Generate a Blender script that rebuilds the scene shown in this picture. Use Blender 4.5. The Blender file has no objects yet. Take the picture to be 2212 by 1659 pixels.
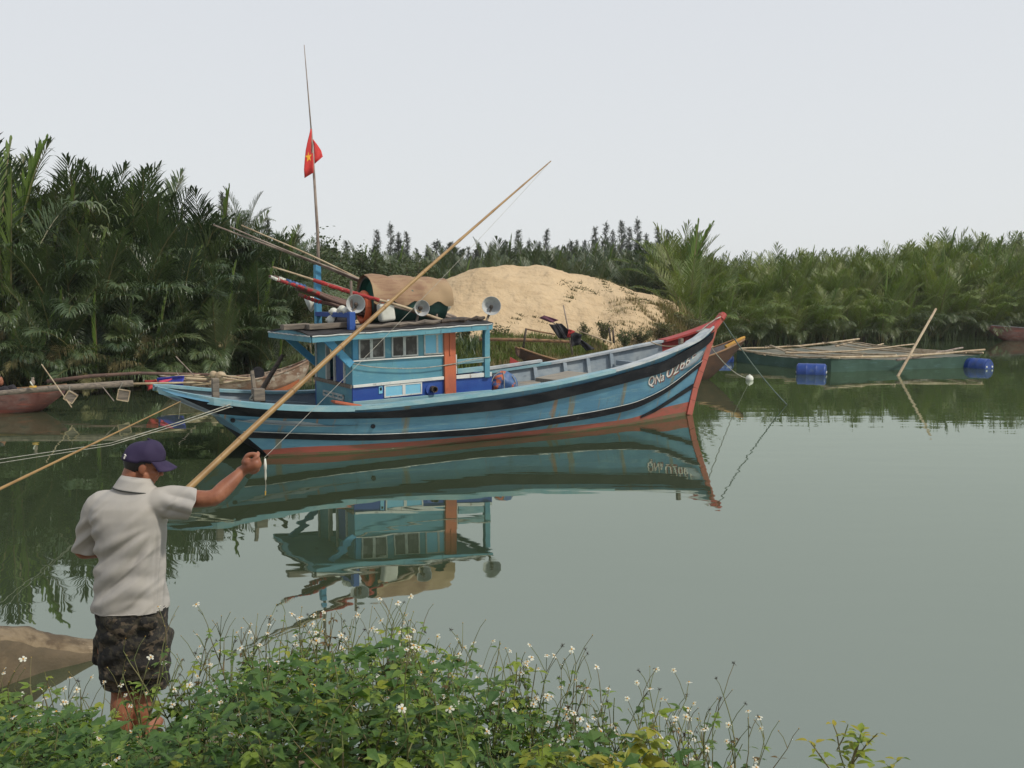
import bpy, bmesh, math, random
import numpy as np
from mathutils import Vector, Matrix, noise as mnoise

# ------------------------------------------------------------------ camera, sky, sun, exposure
SC = bpy.context.scene
CX, CY, F = 1106.0, 829.5, 2000.0          # photograph measured on a 2212 x 1659 sheet
PHI = math.atan((CY - 650.0) / F)
CAMZ = 2.4
cam_d = bpy.data.cameras.new("camera")
cam_d.sensor_width = 36.0
cam_d.lens = 36.0 * F / 2212.0
cam_d.clip_start = 0.1
cam_d.clip_end = 3000.0
cam = bpy.data.objects.new("camera", cam_d)
SC.collection.objects.link(cam)
cam.location = (0, 0, CAMZ)
cam.rotation_euler = (math.pi / 2 - PHI, 0, 0)
SC.camera = cam

SUN_EL, SUN_AZ = math.radians(50), math.radians(118)   # azimuth from +Y (view direction) clockwise
world = bpy.data.worlds.new("World")
SC.world = world
world.use_nodes = True
wt = world.node_tree
wt.nodes.clear()
w_out = wt.nodes.new("ShaderNodeOutputWorld")
w_bg = wt.nodes.new("ShaderNodeBackground")
w_sky = wt.nodes.new("ShaderNodeTexSky")
w_sky.sky_type = 'NISHITA'
w_sky.sun_disc = False
w_sky.sun_elevation = SUN_EL
w_sky.sun_rotation = SUN_AZ
w_sky.air_density = 1.0
w_sky.dust_density = 3.0
w_geo = wt.nodes.new("ShaderNodeTexCoord")
w_sep = wt.nodes.new("ShaderNodeSeparateXYZ")
w_ramp = wt.nodes.new("ShaderNodeValToRGB")          # pale haze veil over the whole sky dome
w_ramp.color_ramp.elements[0].position = 0.0
w_ramp.color_ramp.elements[0].color = (0.745, 0.768, 0.770, 1)
w_ramp.color_ramp.elements[1].position = 0.36
w_ramp.color_ramp.elements[1].color = (0.690, 0.715, 0.752, 1)
e = w_ramp.color_ramp.elements.new(1.0)
e.color = (0.40, 0.47, 0.58, 1)
w_mul = wt.nodes.new("ShaderNodeVectorMath"); w_mul.operation = 'SCALE'
w_mul.inputs['Scale'].default_value = 10.0
w_mix = wt.nodes.new("ShaderNodeMix"); w_mix.data_type = 'RGBA'
w_mix.inputs[0].default_value = 0.92
w_bg.inputs['Strength'].default_value = 0.1
wt.links.new(w_geo.outputs['Generated'], w_sep.inputs[0])
wt.links.new(w_sep.outputs['Z'], w_ramp.inputs[0])
wt.links.new(w_ramp.outputs[0], w_mul.inputs[0])
wt.links.new(w_sky.outputs[0], w_mix.inputs[6])
wt.links.new(w_mul.outputs[0], w_mix.inputs[7])
wt.links.new(w_mix.outputs[2], w_bg.inputs[0])
wt.links.new(w_bg.outputs[0], w_out.inputs[0])

sun_d = bpy.data.lights.new("sun", 'SUN')
sun_d.energy = 2.9
sun_d.angle = math.radians(5)
sun_d.color = (1.0, 0.94, 0.84)
sun = bpy.data.objects.new("sun", sun_d)
SC.collection.objects.link(sun)
to_sun = Vector((math.sin(SUN_AZ) * math.cos(SUN_EL), math.cos(SUN_AZ) * math.cos(SUN_EL), math.sin(SUN_EL)))
sun.rotation_euler = to_sun.to_track_quat('Z', 'Y').to_euler()
sun.location = to_sun * 60

SC.view_settings.view_transform = 'Standard'
SC.view_settings.look = 'None'
SC.view_settings.exposure = 0.12
SC.view_settings.gamma = 1.0
SC.view_settings.use_curve_mapping = False
try:
    SC.cycles.max_bounces = 6
    SC.cycles.transparent_max_bounces = 8
    SC.cycles.volume_bounces = 0
except Exception:
    pass

# ------------------------------------------------------------------ measuring helpers
def ray(x, y):
    c, s = math.cos(PHI), math.sin(PHI)
    return Vector((x - CX, F * c + (CY - y) * s, -F * s + (CY - y) * c))
CAM = Vector((0, 0, CAMZ))
def at(x, y, Y):
    d = ray(x, y); return CAM + d * (Y / d.y)
def gr(x, y, z=0.0):
    d = ray(x, y); return CAM + d * ((z - CAMZ) / d.z)
def proj(p):
    c, s = math.cos(PHI), math.sin(PHI)
    X, Y, Z = p[0], p[1], p[2] - CAMZ
    fw = Y * c - Z * s; up = Y * s + Z * c
    return CX + F * X / fw, CY - F * up / fw
def zc(ox, oy, s):
    return lambda x, y: ((ox + x * s) / 1.107, (oy + y * s) / 1.107)
def interp(tab, x):
    if x <= tab[0][0]: return tab[0][1]
    for (x0, y0), (x1, y1) in zip(tab, tab[1:]):
        if x <= x1:
            return y0 + (y1 - y0) * (x - x0) / (x1 - x0)
    return tab[-1][1]
def sstep(a, b, x):
    t = max(0.0, min(1.0, (x - a) / (b - a))); return t * t * (3 - 2 * t)
RND = random.Random(7)

# ------------------------------------------------------------------ materials
def new_mat(name):
    m = bpy.data.materials.new(name); m.use_nodes = True
    nt = m.node_tree; b = nt.nodes['Principled BSDF']
    return m, nt, b
def node(nt, typ, **kw):
    n = nt.nodes.new(typ)
    for k, v in kw.items():
        if k.startswith('i_'):
            n.inputs[k[2:].replace('_', ' ')].default_value = v
        else:
            setattr(n, k, v)
    return n
def c4(c): return (c[0], c[1], c[2], 1.0)
def coords(nt, stretch=(1, 1, 1), kind='Object'):
    tc = node(nt, 'ShaderNodeTexCoord')
    mp = node(nt, 'ShaderNodeMapping')
    mp.inputs['Scale'].default_value = stretch
    nt.links.new(tc.outputs[kind], mp.inputs[0])
    return mp.outputs[0]
def noise_fac(nt, vec, scale, lo=0.4, hi=0.6, detail=6, rough=0.6):
    n = node(nt, 'ShaderNodeTexNoise'); n.inputs['Scale'].default_value = scale
    n.inputs['Detail'].default_value = detail; n.inputs['Roughness'].default_value = rough
    nt.links.new(vec, n.inputs['Vector'])
    r = node(nt, 'ShaderNodeMapRange'); r.inputs[1].default_value = lo; r.inputs[2].default_value = hi
    r.interpolation_type = 'SMOOTHSTEP'
    nt.links.new(n.outputs[0], r.inputs[0])
    return r.outputs[0]
def mixc(nt, fac, a, b, mode='MIX', k=None):
    m = node(nt, 'ShaderNodeMix'); m.data_type = 'RGBA'; m.blend_type = mode
    if k is not None:
        mm = node(nt, 'ShaderNodeMath', operation='MULTIPLY'); mm.inputs[1].default_value = k
        nt.links.new(fac, mm.inputs[0]); fac = mm.outputs[0]
    if isinstance(fac, float): m.inputs[0].default_value = fac
    else: nt.links.new(fac, m.inputs[0])
    for s, i in ((a, 6), (b, 7)):
        if isinstance(s, (tuple, list)): m.inputs[i].default_value = c4(s)
        else: nt.links.new(s, m.inputs[i])
    return m.outputs[2]
def add_bump(nt, b, vec, scale, strength, dist=0.02, detail=5):
    n = node(nt, 'ShaderNodeTexNoise'); n.inputs['Scale'].default_value = scale
    n.inputs['Detail'].default_value = detail
    nt.links.new(vec, n.inputs['Vector'])
    bp_ = node(nt, 'ShaderNodeBump'); bp_.inputs['Strength'].default_value = strength
    bp_.inputs['Distance'].default_value = dist
    nt.links.new(n.outputs[0], bp_.inputs['Height'])
    nt.links.new(bp_.outputs[0], b.inputs['Normal'])
def surf(name, c1, c2=None, scale=4.0, stretch=(1, 1, 1), rough=0.65, bump=0.2, bscale=25.0, bdist=0.01,
         lo=0.4, hi=0.65, kind='Object', extra=None, metal=0.0, spec=0.4, fine=None):
    """base colour, a second colour in noise patches, optional extra layers [(colour, scale, stretch, lo, hi, amount)]"""
    m, nt, b = new_mat(name)
    v = coords(nt, stretch, kind)
    col = mixc(nt, noise_fac(nt, v, scale, lo, hi), c1, c2 if c2 else tuple(x * 0.75 for x in c1))
    for (c, s, st, l, h, k) in (extra or []):
        vv = coords(nt, st, kind)
        col = mixc(nt, noise_fac(nt, vv, s, l, h), col, c, k=k)
    nt.links.new(col, b.inputs['Base Color'])
    b.inputs['Roughness'].default_value = rough
    b.inputs['Metallic'].default_value = metal
    b.inputs['Specular IOR Level'].default_value = spec
    if bump: add_bump(nt, b, v, bscale, bump, bdist)
    return m
def leafy(name, cols, rough=0.5, trans=0.25, spec=0.3, pos_scale=None, rnd_w=1.0):
    """foliage: colour picked by the object's own random number (and slow noise), thin translucent leaf"""
    m, nt, b = new_mat(name)
    oi = node(nt, 'ShaderNodeObjectInfo')
    ge = node(nt, 'ShaderNodeNewGeometry')
    n = node(nt, 'ShaderNodeTexNoise'); n.inputs['Scale'].default_value = pos_scale or 1.2
    n.inputs['Detail'].default_value = 4
    nt.links.new(ge.outputs['Position'], n.inputs['Vector'])
    ad = node(nt, 'ShaderNodeMix'); ad.data_type = 'FLOAT'; ad.inputs[0].default_value = 1 - rnd_w * 0.7
    nt.links.new(oi.outputs['Random'], ad.inputs[2])
    st = node(nt, 'ShaderNodeMapRange'); st.inputs[1].default_value = 0.3; st.inputs[2].default_value = 0.7
    nt.links.new(n.outputs[0], st.inputs[0])
    nt.links.new(st.outputs[0], ad.inputs[3])
    r = node(nt, 'ShaderNodeValToRGB')
    els = r.color_ramp.elements
    els[0].position = 0; els[0].color = c4(cols[0]); els[1].position = 1; els[1].color = c4(cols[-1])
    for i, c in enumerate(cols[1:-1], 1):
        e_ = els.new(i / (len(cols) - 1)); e_.color = c4(c)
    nt.links.new(ad.outputs[0], r.inputs[0])
    nt.links.new(r.outputs[0], b.inputs['Base Color'])
    b.inputs['Roughness'].default_value = rough
    b.inputs['Specular IOR Level'].default_value = spec
    tr = node(nt, 'ShaderNodeBsdfTranslucent')
    br = node(nt, 'ShaderNodeMix'); br.data_type = 'RGBA'; br.blend_type = 'MULTIPLY'; br.inputs[0].default_value = 1
    nt.links.new(r.outputs[0], br.inputs[6]); br.inputs[7].default_value = (1.3, 1.5, 0.6, 1)
    nt.links.new(br.outputs[2], tr.inputs[0])
    ms = node(nt, 'ShaderNodeMixShader'); ms.inputs[0].default_value = trans
    nt.links.new(b.outputs[0], ms.inputs[1]); nt.links.new(tr.outputs[0], ms.inputs[2])
    nt.links.new(ms.outputs[0], nt.nodes['Material Output'].inputs[0])
    return m

RUST = (0.20, 0.10, 0.035)
M = {}
M['hull_blue'] = surf('hull_blue', (0.058, 0.160, 0.248), (0.086, 0.212, 0.290), 1.1, (1, 1, 2.5), 0.5, 0.25, 18, 0.012,
    extra=[((0.04, 0.15, 0.24), 2.2, (0.5, 1, 3), 0.5, 0.72, 0.6), ((0.17, 0.13, 0.055), 2.9, (1.0, 0.25, 0.09), 0.565, 0.66, 0.75),
           ((0.24, 0.12, 0.04), 5.0, (1.0, 0.2, 0.12), 0.63, 0.70, 0.75), ((0.03, 0.10, 0.12), 9, (0.25, 1, 5), 0.55, 0.75, 0.55), ((0.16, 0.27, 0.29), 5, (0.2, 1, 4), 0.55, 0.72, 0.6), ((0.05, 0.055, 0.05), 3.5, (0.5, 0.3, 0.2), 0.62, 0.75, 0.5),
           ((0.30, 0.42, 0.45), 14, (1, 1, 1), 0.70, 0.76, 0.5)])
M['hull_red'] = surf('hull_red', (0.265, 0.062, 0.045), (0.19, 0.062, 0.04), 2, (1, 1, 3), 0.6, 0.25, 20, 0.01,
    extra=[((0.10, 0.09, 0.045), 3.0, (0.4, 1, 8), 0.5, 0.7, 0.6)])
M['boot_slime'] = surf('boot_slime', (0.10, 0.085, 0.04), (0.17, 0.07, 0.045), 4, (1, 1, 4), 0.4, 0.3, 30, 0.01)
M['tar_black'] = surf('tar_black', (0.006, 0.007, 0.010), (0.018, 0.018, 0.020), 3.5, (0.6, 1, 2), 0.7, 0.35, 22, 0.012, spec=0.15,
    extra=[((0.08, 0.075, 0.07), 12, (1, 1, 0.5), 0.64, 0.74, 0.5)])
M['rail_teal'] = surf('rail_teal', (0.15, 0.30, 0.35), (0.24, 0.36, 0.38), 3, (0.7, 1, 2), 0.6, 0.25, 20, 0.01,
    extra=[((0.08, 0.20, 0.25), 8, (0.4, 1, 3), 0.6, 0.72, 0.6), ((0.30, 0.27, 0.22), 11, (0.5, 1, 1), 0.64, 0.72, 0.6)])
M['rail_grey'] = surf('rail_grey', (0.42, 0.44, 0.44), (0.27, 0.31, 0.33), 4, (0.6, 1, 1), 0.7, 0.3, 25, 0.01,
    extra=[((0.12, 0.13, 0.14), 9, (0.5, 1, 1), 0.62, 0.72, 0.6)])
M['inner_grey'] = surf('inner_grey', (0.19, 0.235, 0.27), (0.27, 0.31, 0.33), 2.5, (1, 1, 1.5), 0.7, 0.3, 18, 0.01,
    extra=[((0.08, 0.10, 0.12), 6, (0.5, 1, 2), 0.58, 0.72, 0.6)])
M['bow_red'] = surf('bow_red', (0.36, 0.045, 0.038), (0.28, 0.055, 0.045), 4, (1, 1, 1), 0.55, 0.25, 25, 0.01,
    extra=[((0.30, 0.20, 0.18), 9, (1, 1, 1), 0.64, 0.72, 0.6)])
M['stem_red'] = surf('stem_red', (0.36, 0.085, 0.062), (0.28, 0.08, 0.055), 4, (1, 1, 1), 0.6, 0.3, 25, 0.01)
M['cabin_blue'] = surf('cabin_blue', (0.078, 0.225, 0.295), (0.115, 0.28, 0.32), 1.6, (1, 1, 1.6), 0.55, 0.2, 20, 0.008,
    extra=[((0.06, 0.22, 0.36), 2.5, (1, 1, 0.5), 0.55, 0.7, 0.5), ((0.03, 0.09, 0.12), 13, (1, 1, 0.35), 0.63, 0.71, 0.75), ((0.20, 0.36, 0.38), 6, (0.6, 1, 1.2), 0.58, 0.70, 0.5), ((0.16, 0.10, 0.05), 8, (1, 1, 0.25), 0.66, 0.73, 0.6)])
M['post_blue'] = surf('post_blue', (0.06, 0.24, 0.42), (0.085, 0.28, 0.40), 3, (1, 1, 0.6), 0.6, 0.3, 22, 0.01,
    extra=[((0.015, 0.05, 0.09), 9, (1, 1, 0.6), 0.60, 0.70, 0.75)])
M['deep_blue'] = surf('deep_blue', (0.013, 0.050, 0.24), (0.022, 0.075, 0.28), 2.0, (1, 1, 1), 0.5, 0.2, 20, 0.008,
    extra=[((0.05, 0.14, 0.33), 5, (1, 1, 0.5), 0.6, 0.75, 0.5)])
M['shutter_blue'] = surf('shutter_blue', (0.16, 0.44, 0.62), (0.20, 0.46, 0.58), 3, (1, 1, 1), 0.55, 0.2, 25, 0.006)
M['white_paint'] = surf('white_paint', (0.60, 0.60, 0.56), (0.48, 0.49, 0.47), 3, (1, 1, 1), 0.55, 0.25, 30, 0.006,
    extra=[(RUST, 7, (1, 1, 0.6), 0.66, 0.72, 0.7), ((0.16, 0.16, 0.15), 18, (0.5, 1, 1), 0.64, 0.72, 0.6)])
M['frame_white'] = surf('frame_white', (0.48, 0.49, 0.46), (0.34, 0.36, 0.35), 9, (1, 1, 1), 0.6, 0.3, 35, 0.006,
    extra=[((0.10, 0.10, 0.09), 16, (1, 1, 1), 0.63, 0.70, 0.7)])
M['orange_paint'] = surf('orange_paint', (0.44, 0.115, 0.05), (0.34, 0.09, 0.05), 3, (1, 1, 0.6), 0.6, 0.25, 25, 0.008,
    extra=[((0.18, 0.06, 0.04), 9, (1, 1, 0.4), 0.6, 0.7, 0.5)])
M['roof_felt'] = surf('roof_felt', (0.016, 0.015, 0.015), (0.045, 0.04, 0.037), 5, (1, 1, 1), 0.7, 0.5, 15, 0.02)
M['grey_wood'] = surf('grey_wood', (0.19, 0.155, 0.12), (0.10, 0.085, 0.07), 3, (1.0, 8, 8), 0.8, 0.4, 8, 0.01)
M['dark_wood'] = surf('dark_wood', (0.075, 0.055, 0.04), (0.035, 0.028, 0.022), 3, (1.0, 6, 6), 0.75, 0.4, 10, 0.01)
M['deck_wood'] = surf('deck_wood', (0.25, 0.22, 0.17), (0.17, 0.155, 0.13), 2.5, (0.8, 7, 1), 0.8, 0.3, 12, 0.008)
M['bamboo'] = surf('bamboo', (0.30, 0.185, 0.07), (0.22, 0.125, 0.045), 5, (1, 1, 1), 0.45, 0.15, 25, 0.003,
    extra=[((0.16, 0.075, 0.025), 16, (1, 1, 1), 0.62, 0.70, 0.7)])
M['pale_bamboo'] = surf('pale_bamboo', (0.40, 0.32, 0.21), (0.28, 0.20, 0.12), 5, (1, 1, 1), 0.6, 0.2, 25, 0.004,
    extra=[((0.12, 0.08, 0.05), 14, (1, 1, 1), 0.6, 0.70, 0.6)])
M['grey_pole'] = surf('grey_pole', (0.26, 0.21, 0.17), (0.15, 0.11, 0.09), 5, (1, 1, 1), 0.7, 0.2, 25, 0.004)
M['brown_pole'] = surf('brown_pole', (0.13, 0.075, 0.055), (0.085, 0.05, 0.04), 5, (1, 1, 1), 0.7, 0.2, 25, 0.004)
M['red_cloth'] = surf('red_cloth', (0.34, 0.028, 0.026), (0.22, 0.025, 0.025), 9, (1, 1, 1), 0.8, 0.4, 40, 0.008)
M['flag_red'] = surf('flag_red', (0.56, 0.045, 0.04), (0.46, 0.035, 0.035), 2, (1, 1, 1), 0.75, 0.1, 30, 0.004)
M['flag_yellow'] = surf('flag_yellow', (0.75, 0.42, 0.03), (0.66, 0.36, 0.03), 2, (1, 1, 1), 0.75, 0.0)
M['blue_cloth'] = surf('blue_cloth', (0.03, 0.04, 0.30), (0.02, 0.025, 0.19), 6, (1, 1, 1), 0.6, 0.3, 20, 0.01)
M['pink_cloth'] = surf('pink_cloth', (0.62, 0.07, 0.14), (0.50, 0.04, 0.09), 6, (1, 1, 1), 0.7, 0.3, 20, 0.01)
M['black_cloth'] = surf('black_cloth', (0.010, 0.010, 0.013), (0.02, 0.02, 0.024), 6, (1, 1, 1), 0.8, 0.4, 20, 0.02)
M['plum_cloth'] = surf('plum_cloth', (0.11, 0.035, 0.06), (0.085, 0.03, 0.05), 6, (1, 1, 1), 0.8, 0.3, 20, 0.01)
M['lamp_metal'] = surf('lamp_metal', (0.33, 0.34, 0.33), (0.22, 0.23, 0.23), 7, (1, 1, 1), 0.5, 0.2, 30, 0.004, extra=[((0.14, 0.12, 0.09), 15, (1, 1, 1), 0.6, 0.7, 0.5)])
M['lamp_inside'] = surf('lamp_inside', (0.44, 0.45, 0.44), (0.34, 0.35, 0.35), 6, (1, 1, 1), 0.55, 0.1, 30, 0.004)
M['lamp_yellow'] = surf('lamp_yellow', (0.55, 0.34, 0.05), (0.42, 0.25, 0.05), 7, (1, 1, 1), 0.5, 0.1)
M['dark_metal'] = surf('dark_metal', (0.05, 0.045, 0.04), (0.09, 0.06, 0.04), 12, (1, 1, 1), 0.6, 0.2)
M['green_tub'] = surf('green_tub', (0.018, 0.105, 0.075), (0.012, 0.07, 0.05), 3, (1, 1, 1), 0.45, 0.2, 25, 0.006)
M['green_drum'] = surf('green_drum', (0.022, 0.07, 0.055), (0.03, 0.09, 0.075), 3, (1, 1, 1), 0.6, 0.2, 25, 0.006)
M['life_orange'] = surf('life_orange', (0.62, 0.13, 0.04), (0.50, 0.10, 0.04), 4, (1, 1, 1), 0.55, 0.2)
M['white_plastic'] = surf('white_plastic', (0.62, 0.62, 0.55), (0.50, 0.50, 0.43), 4, (1, 1, 1), 0.45, 0.1)
M['rope_grey'] = surf('rope_grey', (0.34, 0.33, 0.28), (0.22, 0.21, 0.17), 20, (1, 1, 1), 0.85, 0.4, 60, 0.004)
M['rope_teal'] = surf('rope_teal', (0.12, 0.16, 0.14), (0.08, 0.10, 0.09), 20, (1, 1, 1), 0.85, 0.4, 60, 0.004)
M['tarp_blue'] = surf('tarp_blue', (0.035, 0.085, 0.21), (0.06, 0.13, 0.26), 8, (1, 1, 1), 0.5, 0.4, 14, 0.02, extra=[((0.50, 0.12, 0.03), 3.2, (1, 1, 1), 0.60, 0.63, 0.9)])
M['lettering_white'] = surf('lettering_white', (0.66, 0.63, 0.58), (0.54, 0.50, 0.46), 12, (1, 1, 1), 0.6, 0.1)
M['lettering_red'] = surf('lettering_red', (0.20, 0.05, 0.035), (0.10, 0.05, 0.035), 10, (1, 1, 1), 0.6, 0.0)
m_, nt_, b_ = new_mat('window_glass')
nt_.links.new(mixc(nt_, noise_fac(nt_, coords(nt_, (1, 1, .8)), 7, .45, .7), (0.045, 0.044, 0.042), (0.15, 0.145, 0.135)), b_.inputs['Base Color']); b_.inputs['Roughness'].default_value = 0.15  # pale noise patches put curtain reflections into the pane colour
add_bump(nt_, b_, coords(nt_), 3.0, 0.05, 0.02)
M['window_glass'] = m_
m_, nt_, b_ = new_mat('woven_mat')
v_ = coords(nt_, (1.0, 7.0, 7.0))
c_ = mixc(nt_, noise_fac(nt_, v_, 2.5, 0.42, 0.62), (0.27, 0.17, 0.098), (0.22, 0.125, 0.075))
c_ = mixc(nt_, noise_fac(nt_, coords(nt_, (1, 1, 1)), 1.5, 0.45, 0.6), c_, (0.31, 0.215, 0.12))
nt_.links.new(c_, b_.inputs['Base Color']); b_.inputs['Roughness'].default_value = 0.85
wv_ = node(nt_, 'ShaderNodeTexWave'); wv_.inputs['Scale'].default_value = 20; wv_.inputs['Distortion'].default_value = 2
nt_.links.new(coords(nt_), wv_.inputs['Vector'])
bb_ = node(nt_, 'ShaderNodeBump'); bb_.inputs['Strength'].default_value = 0.3; bb_.inputs['Distance'].default_value = 0.01
nt_.links.new(wv_.outputs[1], bb_.inputs['Height']); nt_.links.new(bb_.outputs[0], b_.inputs['Normal'])
M['woven_mat'] = m_

# ------------------------------------------------------------------ mesh building
class MB:
    def __init__(self): self.v = []; self.f = []; self.m = []
    def add(self, verts, faces, mi=0):
        o = len(self.v); self.v += [tuple(p) for p in verts]
        self.f += [tuple(i + o for i in f) for f in faces]; self.m += [mi] * len(faces)
        return self
    def hexa(self, p, mi=0):
        """8 corners: bottom 4 (ccw) then top 4"""
        return self.add(p, [(3, 2, 1, 0), (4, 5, 6, 7), (0, 1, 5, 4), (1, 2, 6, 5), (2, 3, 7, 6), (3, 0, 4, 7)], mi)
    def box(self, c, s, mi=0, rot=None):
        hx, hy, hz = s[0] / 2, s[1] / 2, s[2] / 2
        p = [Vector(q) for q in ((-hx, -hy, -hz), (hx, -hy, -hz), (hx, hy, -hz), (-hx, hy, -hz),
                                 (-hx, -hy, hz), (hx, -hy, hz), (hx, hy, hz), (-hx, hy, hz))]
        if rot is not None: p = [rot @ q for q in p]
        return self.hexa([q + Vector(c) for q in p], mi)
    def bar(self, a, b, w, h, mi=0, up=(0, 0, 1)):
        """rectangular beam from a to b, w across, h along up"""
        a, b = Vector(a), Vector(b); d = (b - a).normalized(); u = Vector(up)
        s = d.cross(u)
        if s.length < 1e-4: s = d.cross(Vector((1, 0, 0)))
        s.normalize(); u = s.cross(d)
        p = []
        for e in (a, b):
            p.append([e - s * w / 2 - u * h / 2, e + s * w / 2 - u * h / 2, e + s * w / 2 + u * h / 2, e - s * w / 2 + u * h / 2])
        A, B = p
        return self.hexa([A[0], A[1], B[1], B[0], A[3], A[2], B[2], B[3]], mi)
    def tube(self, pts, rad, n=8, mi=0, cap=True):
        pts = [Vector(p) for p in pts]
        if not hasattr(rad, '__len__'): rad = [rad] * len(pts)
        o = len(self.v); d0 = (pts[1] - pts[0]).normalized()
        s = d0.cross(Vector((0, 0, 1)))
        if s.length < 1e-3: s = d0.cross(Vector((1, 0, 0)))
        s.normalize()
        for i, p in enumerate(pts):
            d = (pts[min(i + 1, len(pts) - 1)] - pts[max(i - 1, 0)]).normalized()
            s = (s - d * s.dot(d)).normalized(); t = d.cross(s)
            for k in range(n):
                a = 2 * math.pi * k / n
                self.v.append(tuple(p + (s * math.cos(a) + t * math.sin(a)) * rad[i]))
        fs = []
        for i in range(len(pts) - 1):
            for k in range(n):
                k2 = (k + 1) % n
                fs.append((o + i * n + k, o + i * n + k2, o + (i + 1) * n + k2, o + (i + 1) * n + k))
        if cap:
            fs.append(tuple(o + k for k in reversed(range(n))))
            fs.append(tuple(o + (len(pts) - 1) * n + k for k in range(n)))
        self.f += fs; self.m += [mi] * len(fs)
        return self
    def lathe(self, prof, org, axis, n=20, mi=0, closed=False, mis=None):
        """profile [(distance along axis, radius)] turned about axis through org"""
        ax = Vector(axis).normalized(); s = ax.cross(Vector((0, 0, 1)))
        if s.length < 1e-3: s = ax.cross(Vector((1, 0, 0)))
        s.normalize(); t = ax.cross(s); o = len(self.v); org = Vector(org)
        for (h, r) in prof:
            for k in range(n):
                a = 2 * math.pi * k / n
                self.v.append(tuple(org + ax * h + (s * math.cos(a) + t * math.sin(a)) * max(r, 1e-4)))
        for i in range(len(prof) - 1):
            for k in range(n):
                k2 = (k + 1) % n
                self.f.append((o + i * n + k, o + i * n + k2, o + (i + 1) * n + k2, o + (i + 1) * n + k))
                self.m.append(mis[i] if mis else mi)
        return self
    def ell(self, c, s, nu=14, nv=10, mi=0, rot=None):
        c = Vector(c); vs = []; fs = []
        for j in range(nv + 1):
            th = math.pi * j / nv
            for i in range(nu):
                ph = 2 * math.pi * i / nu
                p = Vector((s[0] * math.sin(th) * math.cos(ph), s[1] * math.sin(th) * math.sin(ph), s[2] * math.cos(th)))
                if rot is not None: p = rot @ p
                vs.append(c + p)
        for j in range(nv):
            for i in range(nu):
                i2 = (i + 1) % nu
                fs.append((j * nu + i, (j + 1) * nu + i, (j + 1) * nu + i2, j * nu + i2))
        return self.add(vs, fs, mi)
    def grid(self, rows, mi=0, flip=False):
        n = len(rows[0]); o = len(self.v)
        for r in rows: self.v += [tuple(p) for p in r]
        for i in range(len(rows) - 1):
            for j in range(n - 1):
                q = (o + i * n + j, o + i * n + j + 1, o + (i + 1) * n + j + 1, o + (i + 1) * n + j)
                self.f.append(tuple(reversed(q)) if flip else q); self.m.append(mi)
        return self
    def mesh(self, name, mats, smooth=False):
        me = bpy.data.meshes.new(name); me.from_pydata(self.v, [], self.f)
        if not isinstance(mats, (list, tuple)): mats = [mats]
        for x in mats: me.materials.append(M[x] if isinstance(x, str) else x)
        if len(mats) > 1: me.polygons.foreach_set('material_index', self.m)
        if smooth: me.polygons.foreach_set('use_smooth', [True] * len(me.polygons))
        me.update()
        return me
    def build(self, name, mats, parent=None, smooth=False):
        return link(name, self.mesh(name, mats, smooth), parent)
COL = SC.collection
def link(name, me, parent=None):
    o = bpy.data.objects.new(name, me); COL.objects.link(o)
    if parent is not None: o.parent = parent
    return o
def thing(name, label, cat, loc=(0, 0, 0), rz=0.0, group=None):
    o = bpy.data.objects.new(name, None); COL.objects.link(o)
    o.location = loc; o.rotation_euler = (0, 0, rz); o.empty_display_size = 0.2
    return tag(o, label, cat, group)
def tag(o, label, cat, group=None):
    o['label'] = label; o['category'] = cat
    if group: o['group'] = group
    return o
def kind(o, k): o['kind'] = k; return o
def shade_auto(o, ang=35):
    me = o.data
    me.polygons.foreach_set('use_smooth', [True] * len(me.polygons))
    try: me.set_sharp_from_angle(angle=math.radians(ang))
    except Exception: pass
    return o
def bevel(o, w=0.008, seg=2):
    md = o.modifiers.new('bevel', 'BEVEL'); md.width = w; md.segments = seg; md.limit_method = 'ANGLE'
    return o
def mound(a, b, n, sag):
    """points of a hanging rope"""
    a, b = Vector(a), Vector(b)
    return [a.lerp(b, i / n) - Vector((0, 0, sag * 4 * (i / n) * (1 - i / n))) for i in range(n + 1)]
# ------------------------------------------------------------------ terrain, water, dune
SHORE = [(-120, 20), (-16, 22.5), (-10, 24.6), (-6, 27.2), (-2.5, 30), (0, 34), (3, 37.5), (7, 42), (10, 47), (13, 50.5), (20, 54), (32, 60), (60, 75), (140, 110)]
def bank_edge(x):          # y where the near bank meets the water
    return interp([(-40, 5.0), (-2.6, 5.0), (-1.2, 4.75), (0.0, 4.2), (0.8, 3.4), (1.6, 2.4), (40, 2.2)], x)
DUNE_CREST = [(-6.0, 1.2), (-4.6, 2.4), (-3.4, 3.1), (-1.8, 3.65), (0.0, 4.02), (1.9, 4.13), (2.9, 3.85), (4.2, 3.70), (5.3, 3.58), (6.9, 3.2), (8.0, 2.75), (9.1, 2.05), (10.6, 1.1)]
def fbm(x, y, s, o=4):
    return mnoise.fractal(Vector((x * s, y * s, 3.7)), 1.0, 2.0, o)
def ground_z(x, y):
    be = bank_edge(x)
    if y < be + 6:
        t = be - y
        z = -0.9 + 0.9 * sstep(-3.5, 0.0, t) if t < 0 else 0.62 * sstep(0.0, 2.1, t) + 0.04 * min(t, 1)
        if t > 2: z += 0.12 * (t - 2) * sstep(2, 5, t)
        return min(z, 1.0) + 0.02 * fbm(x, y, 2.0)
    ys = interp(SHORE, x)
    t = y - ys
    if t < 0:
        return max(-1.2, -0.25 * -t) - 0.02
    return 0.55 * sstep(0, 2.0, t) + 0.8 * sstep(2, 14, t) + 0.08 * fbm(x, y, 0.4) * sstep(0, 3, t)
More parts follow.
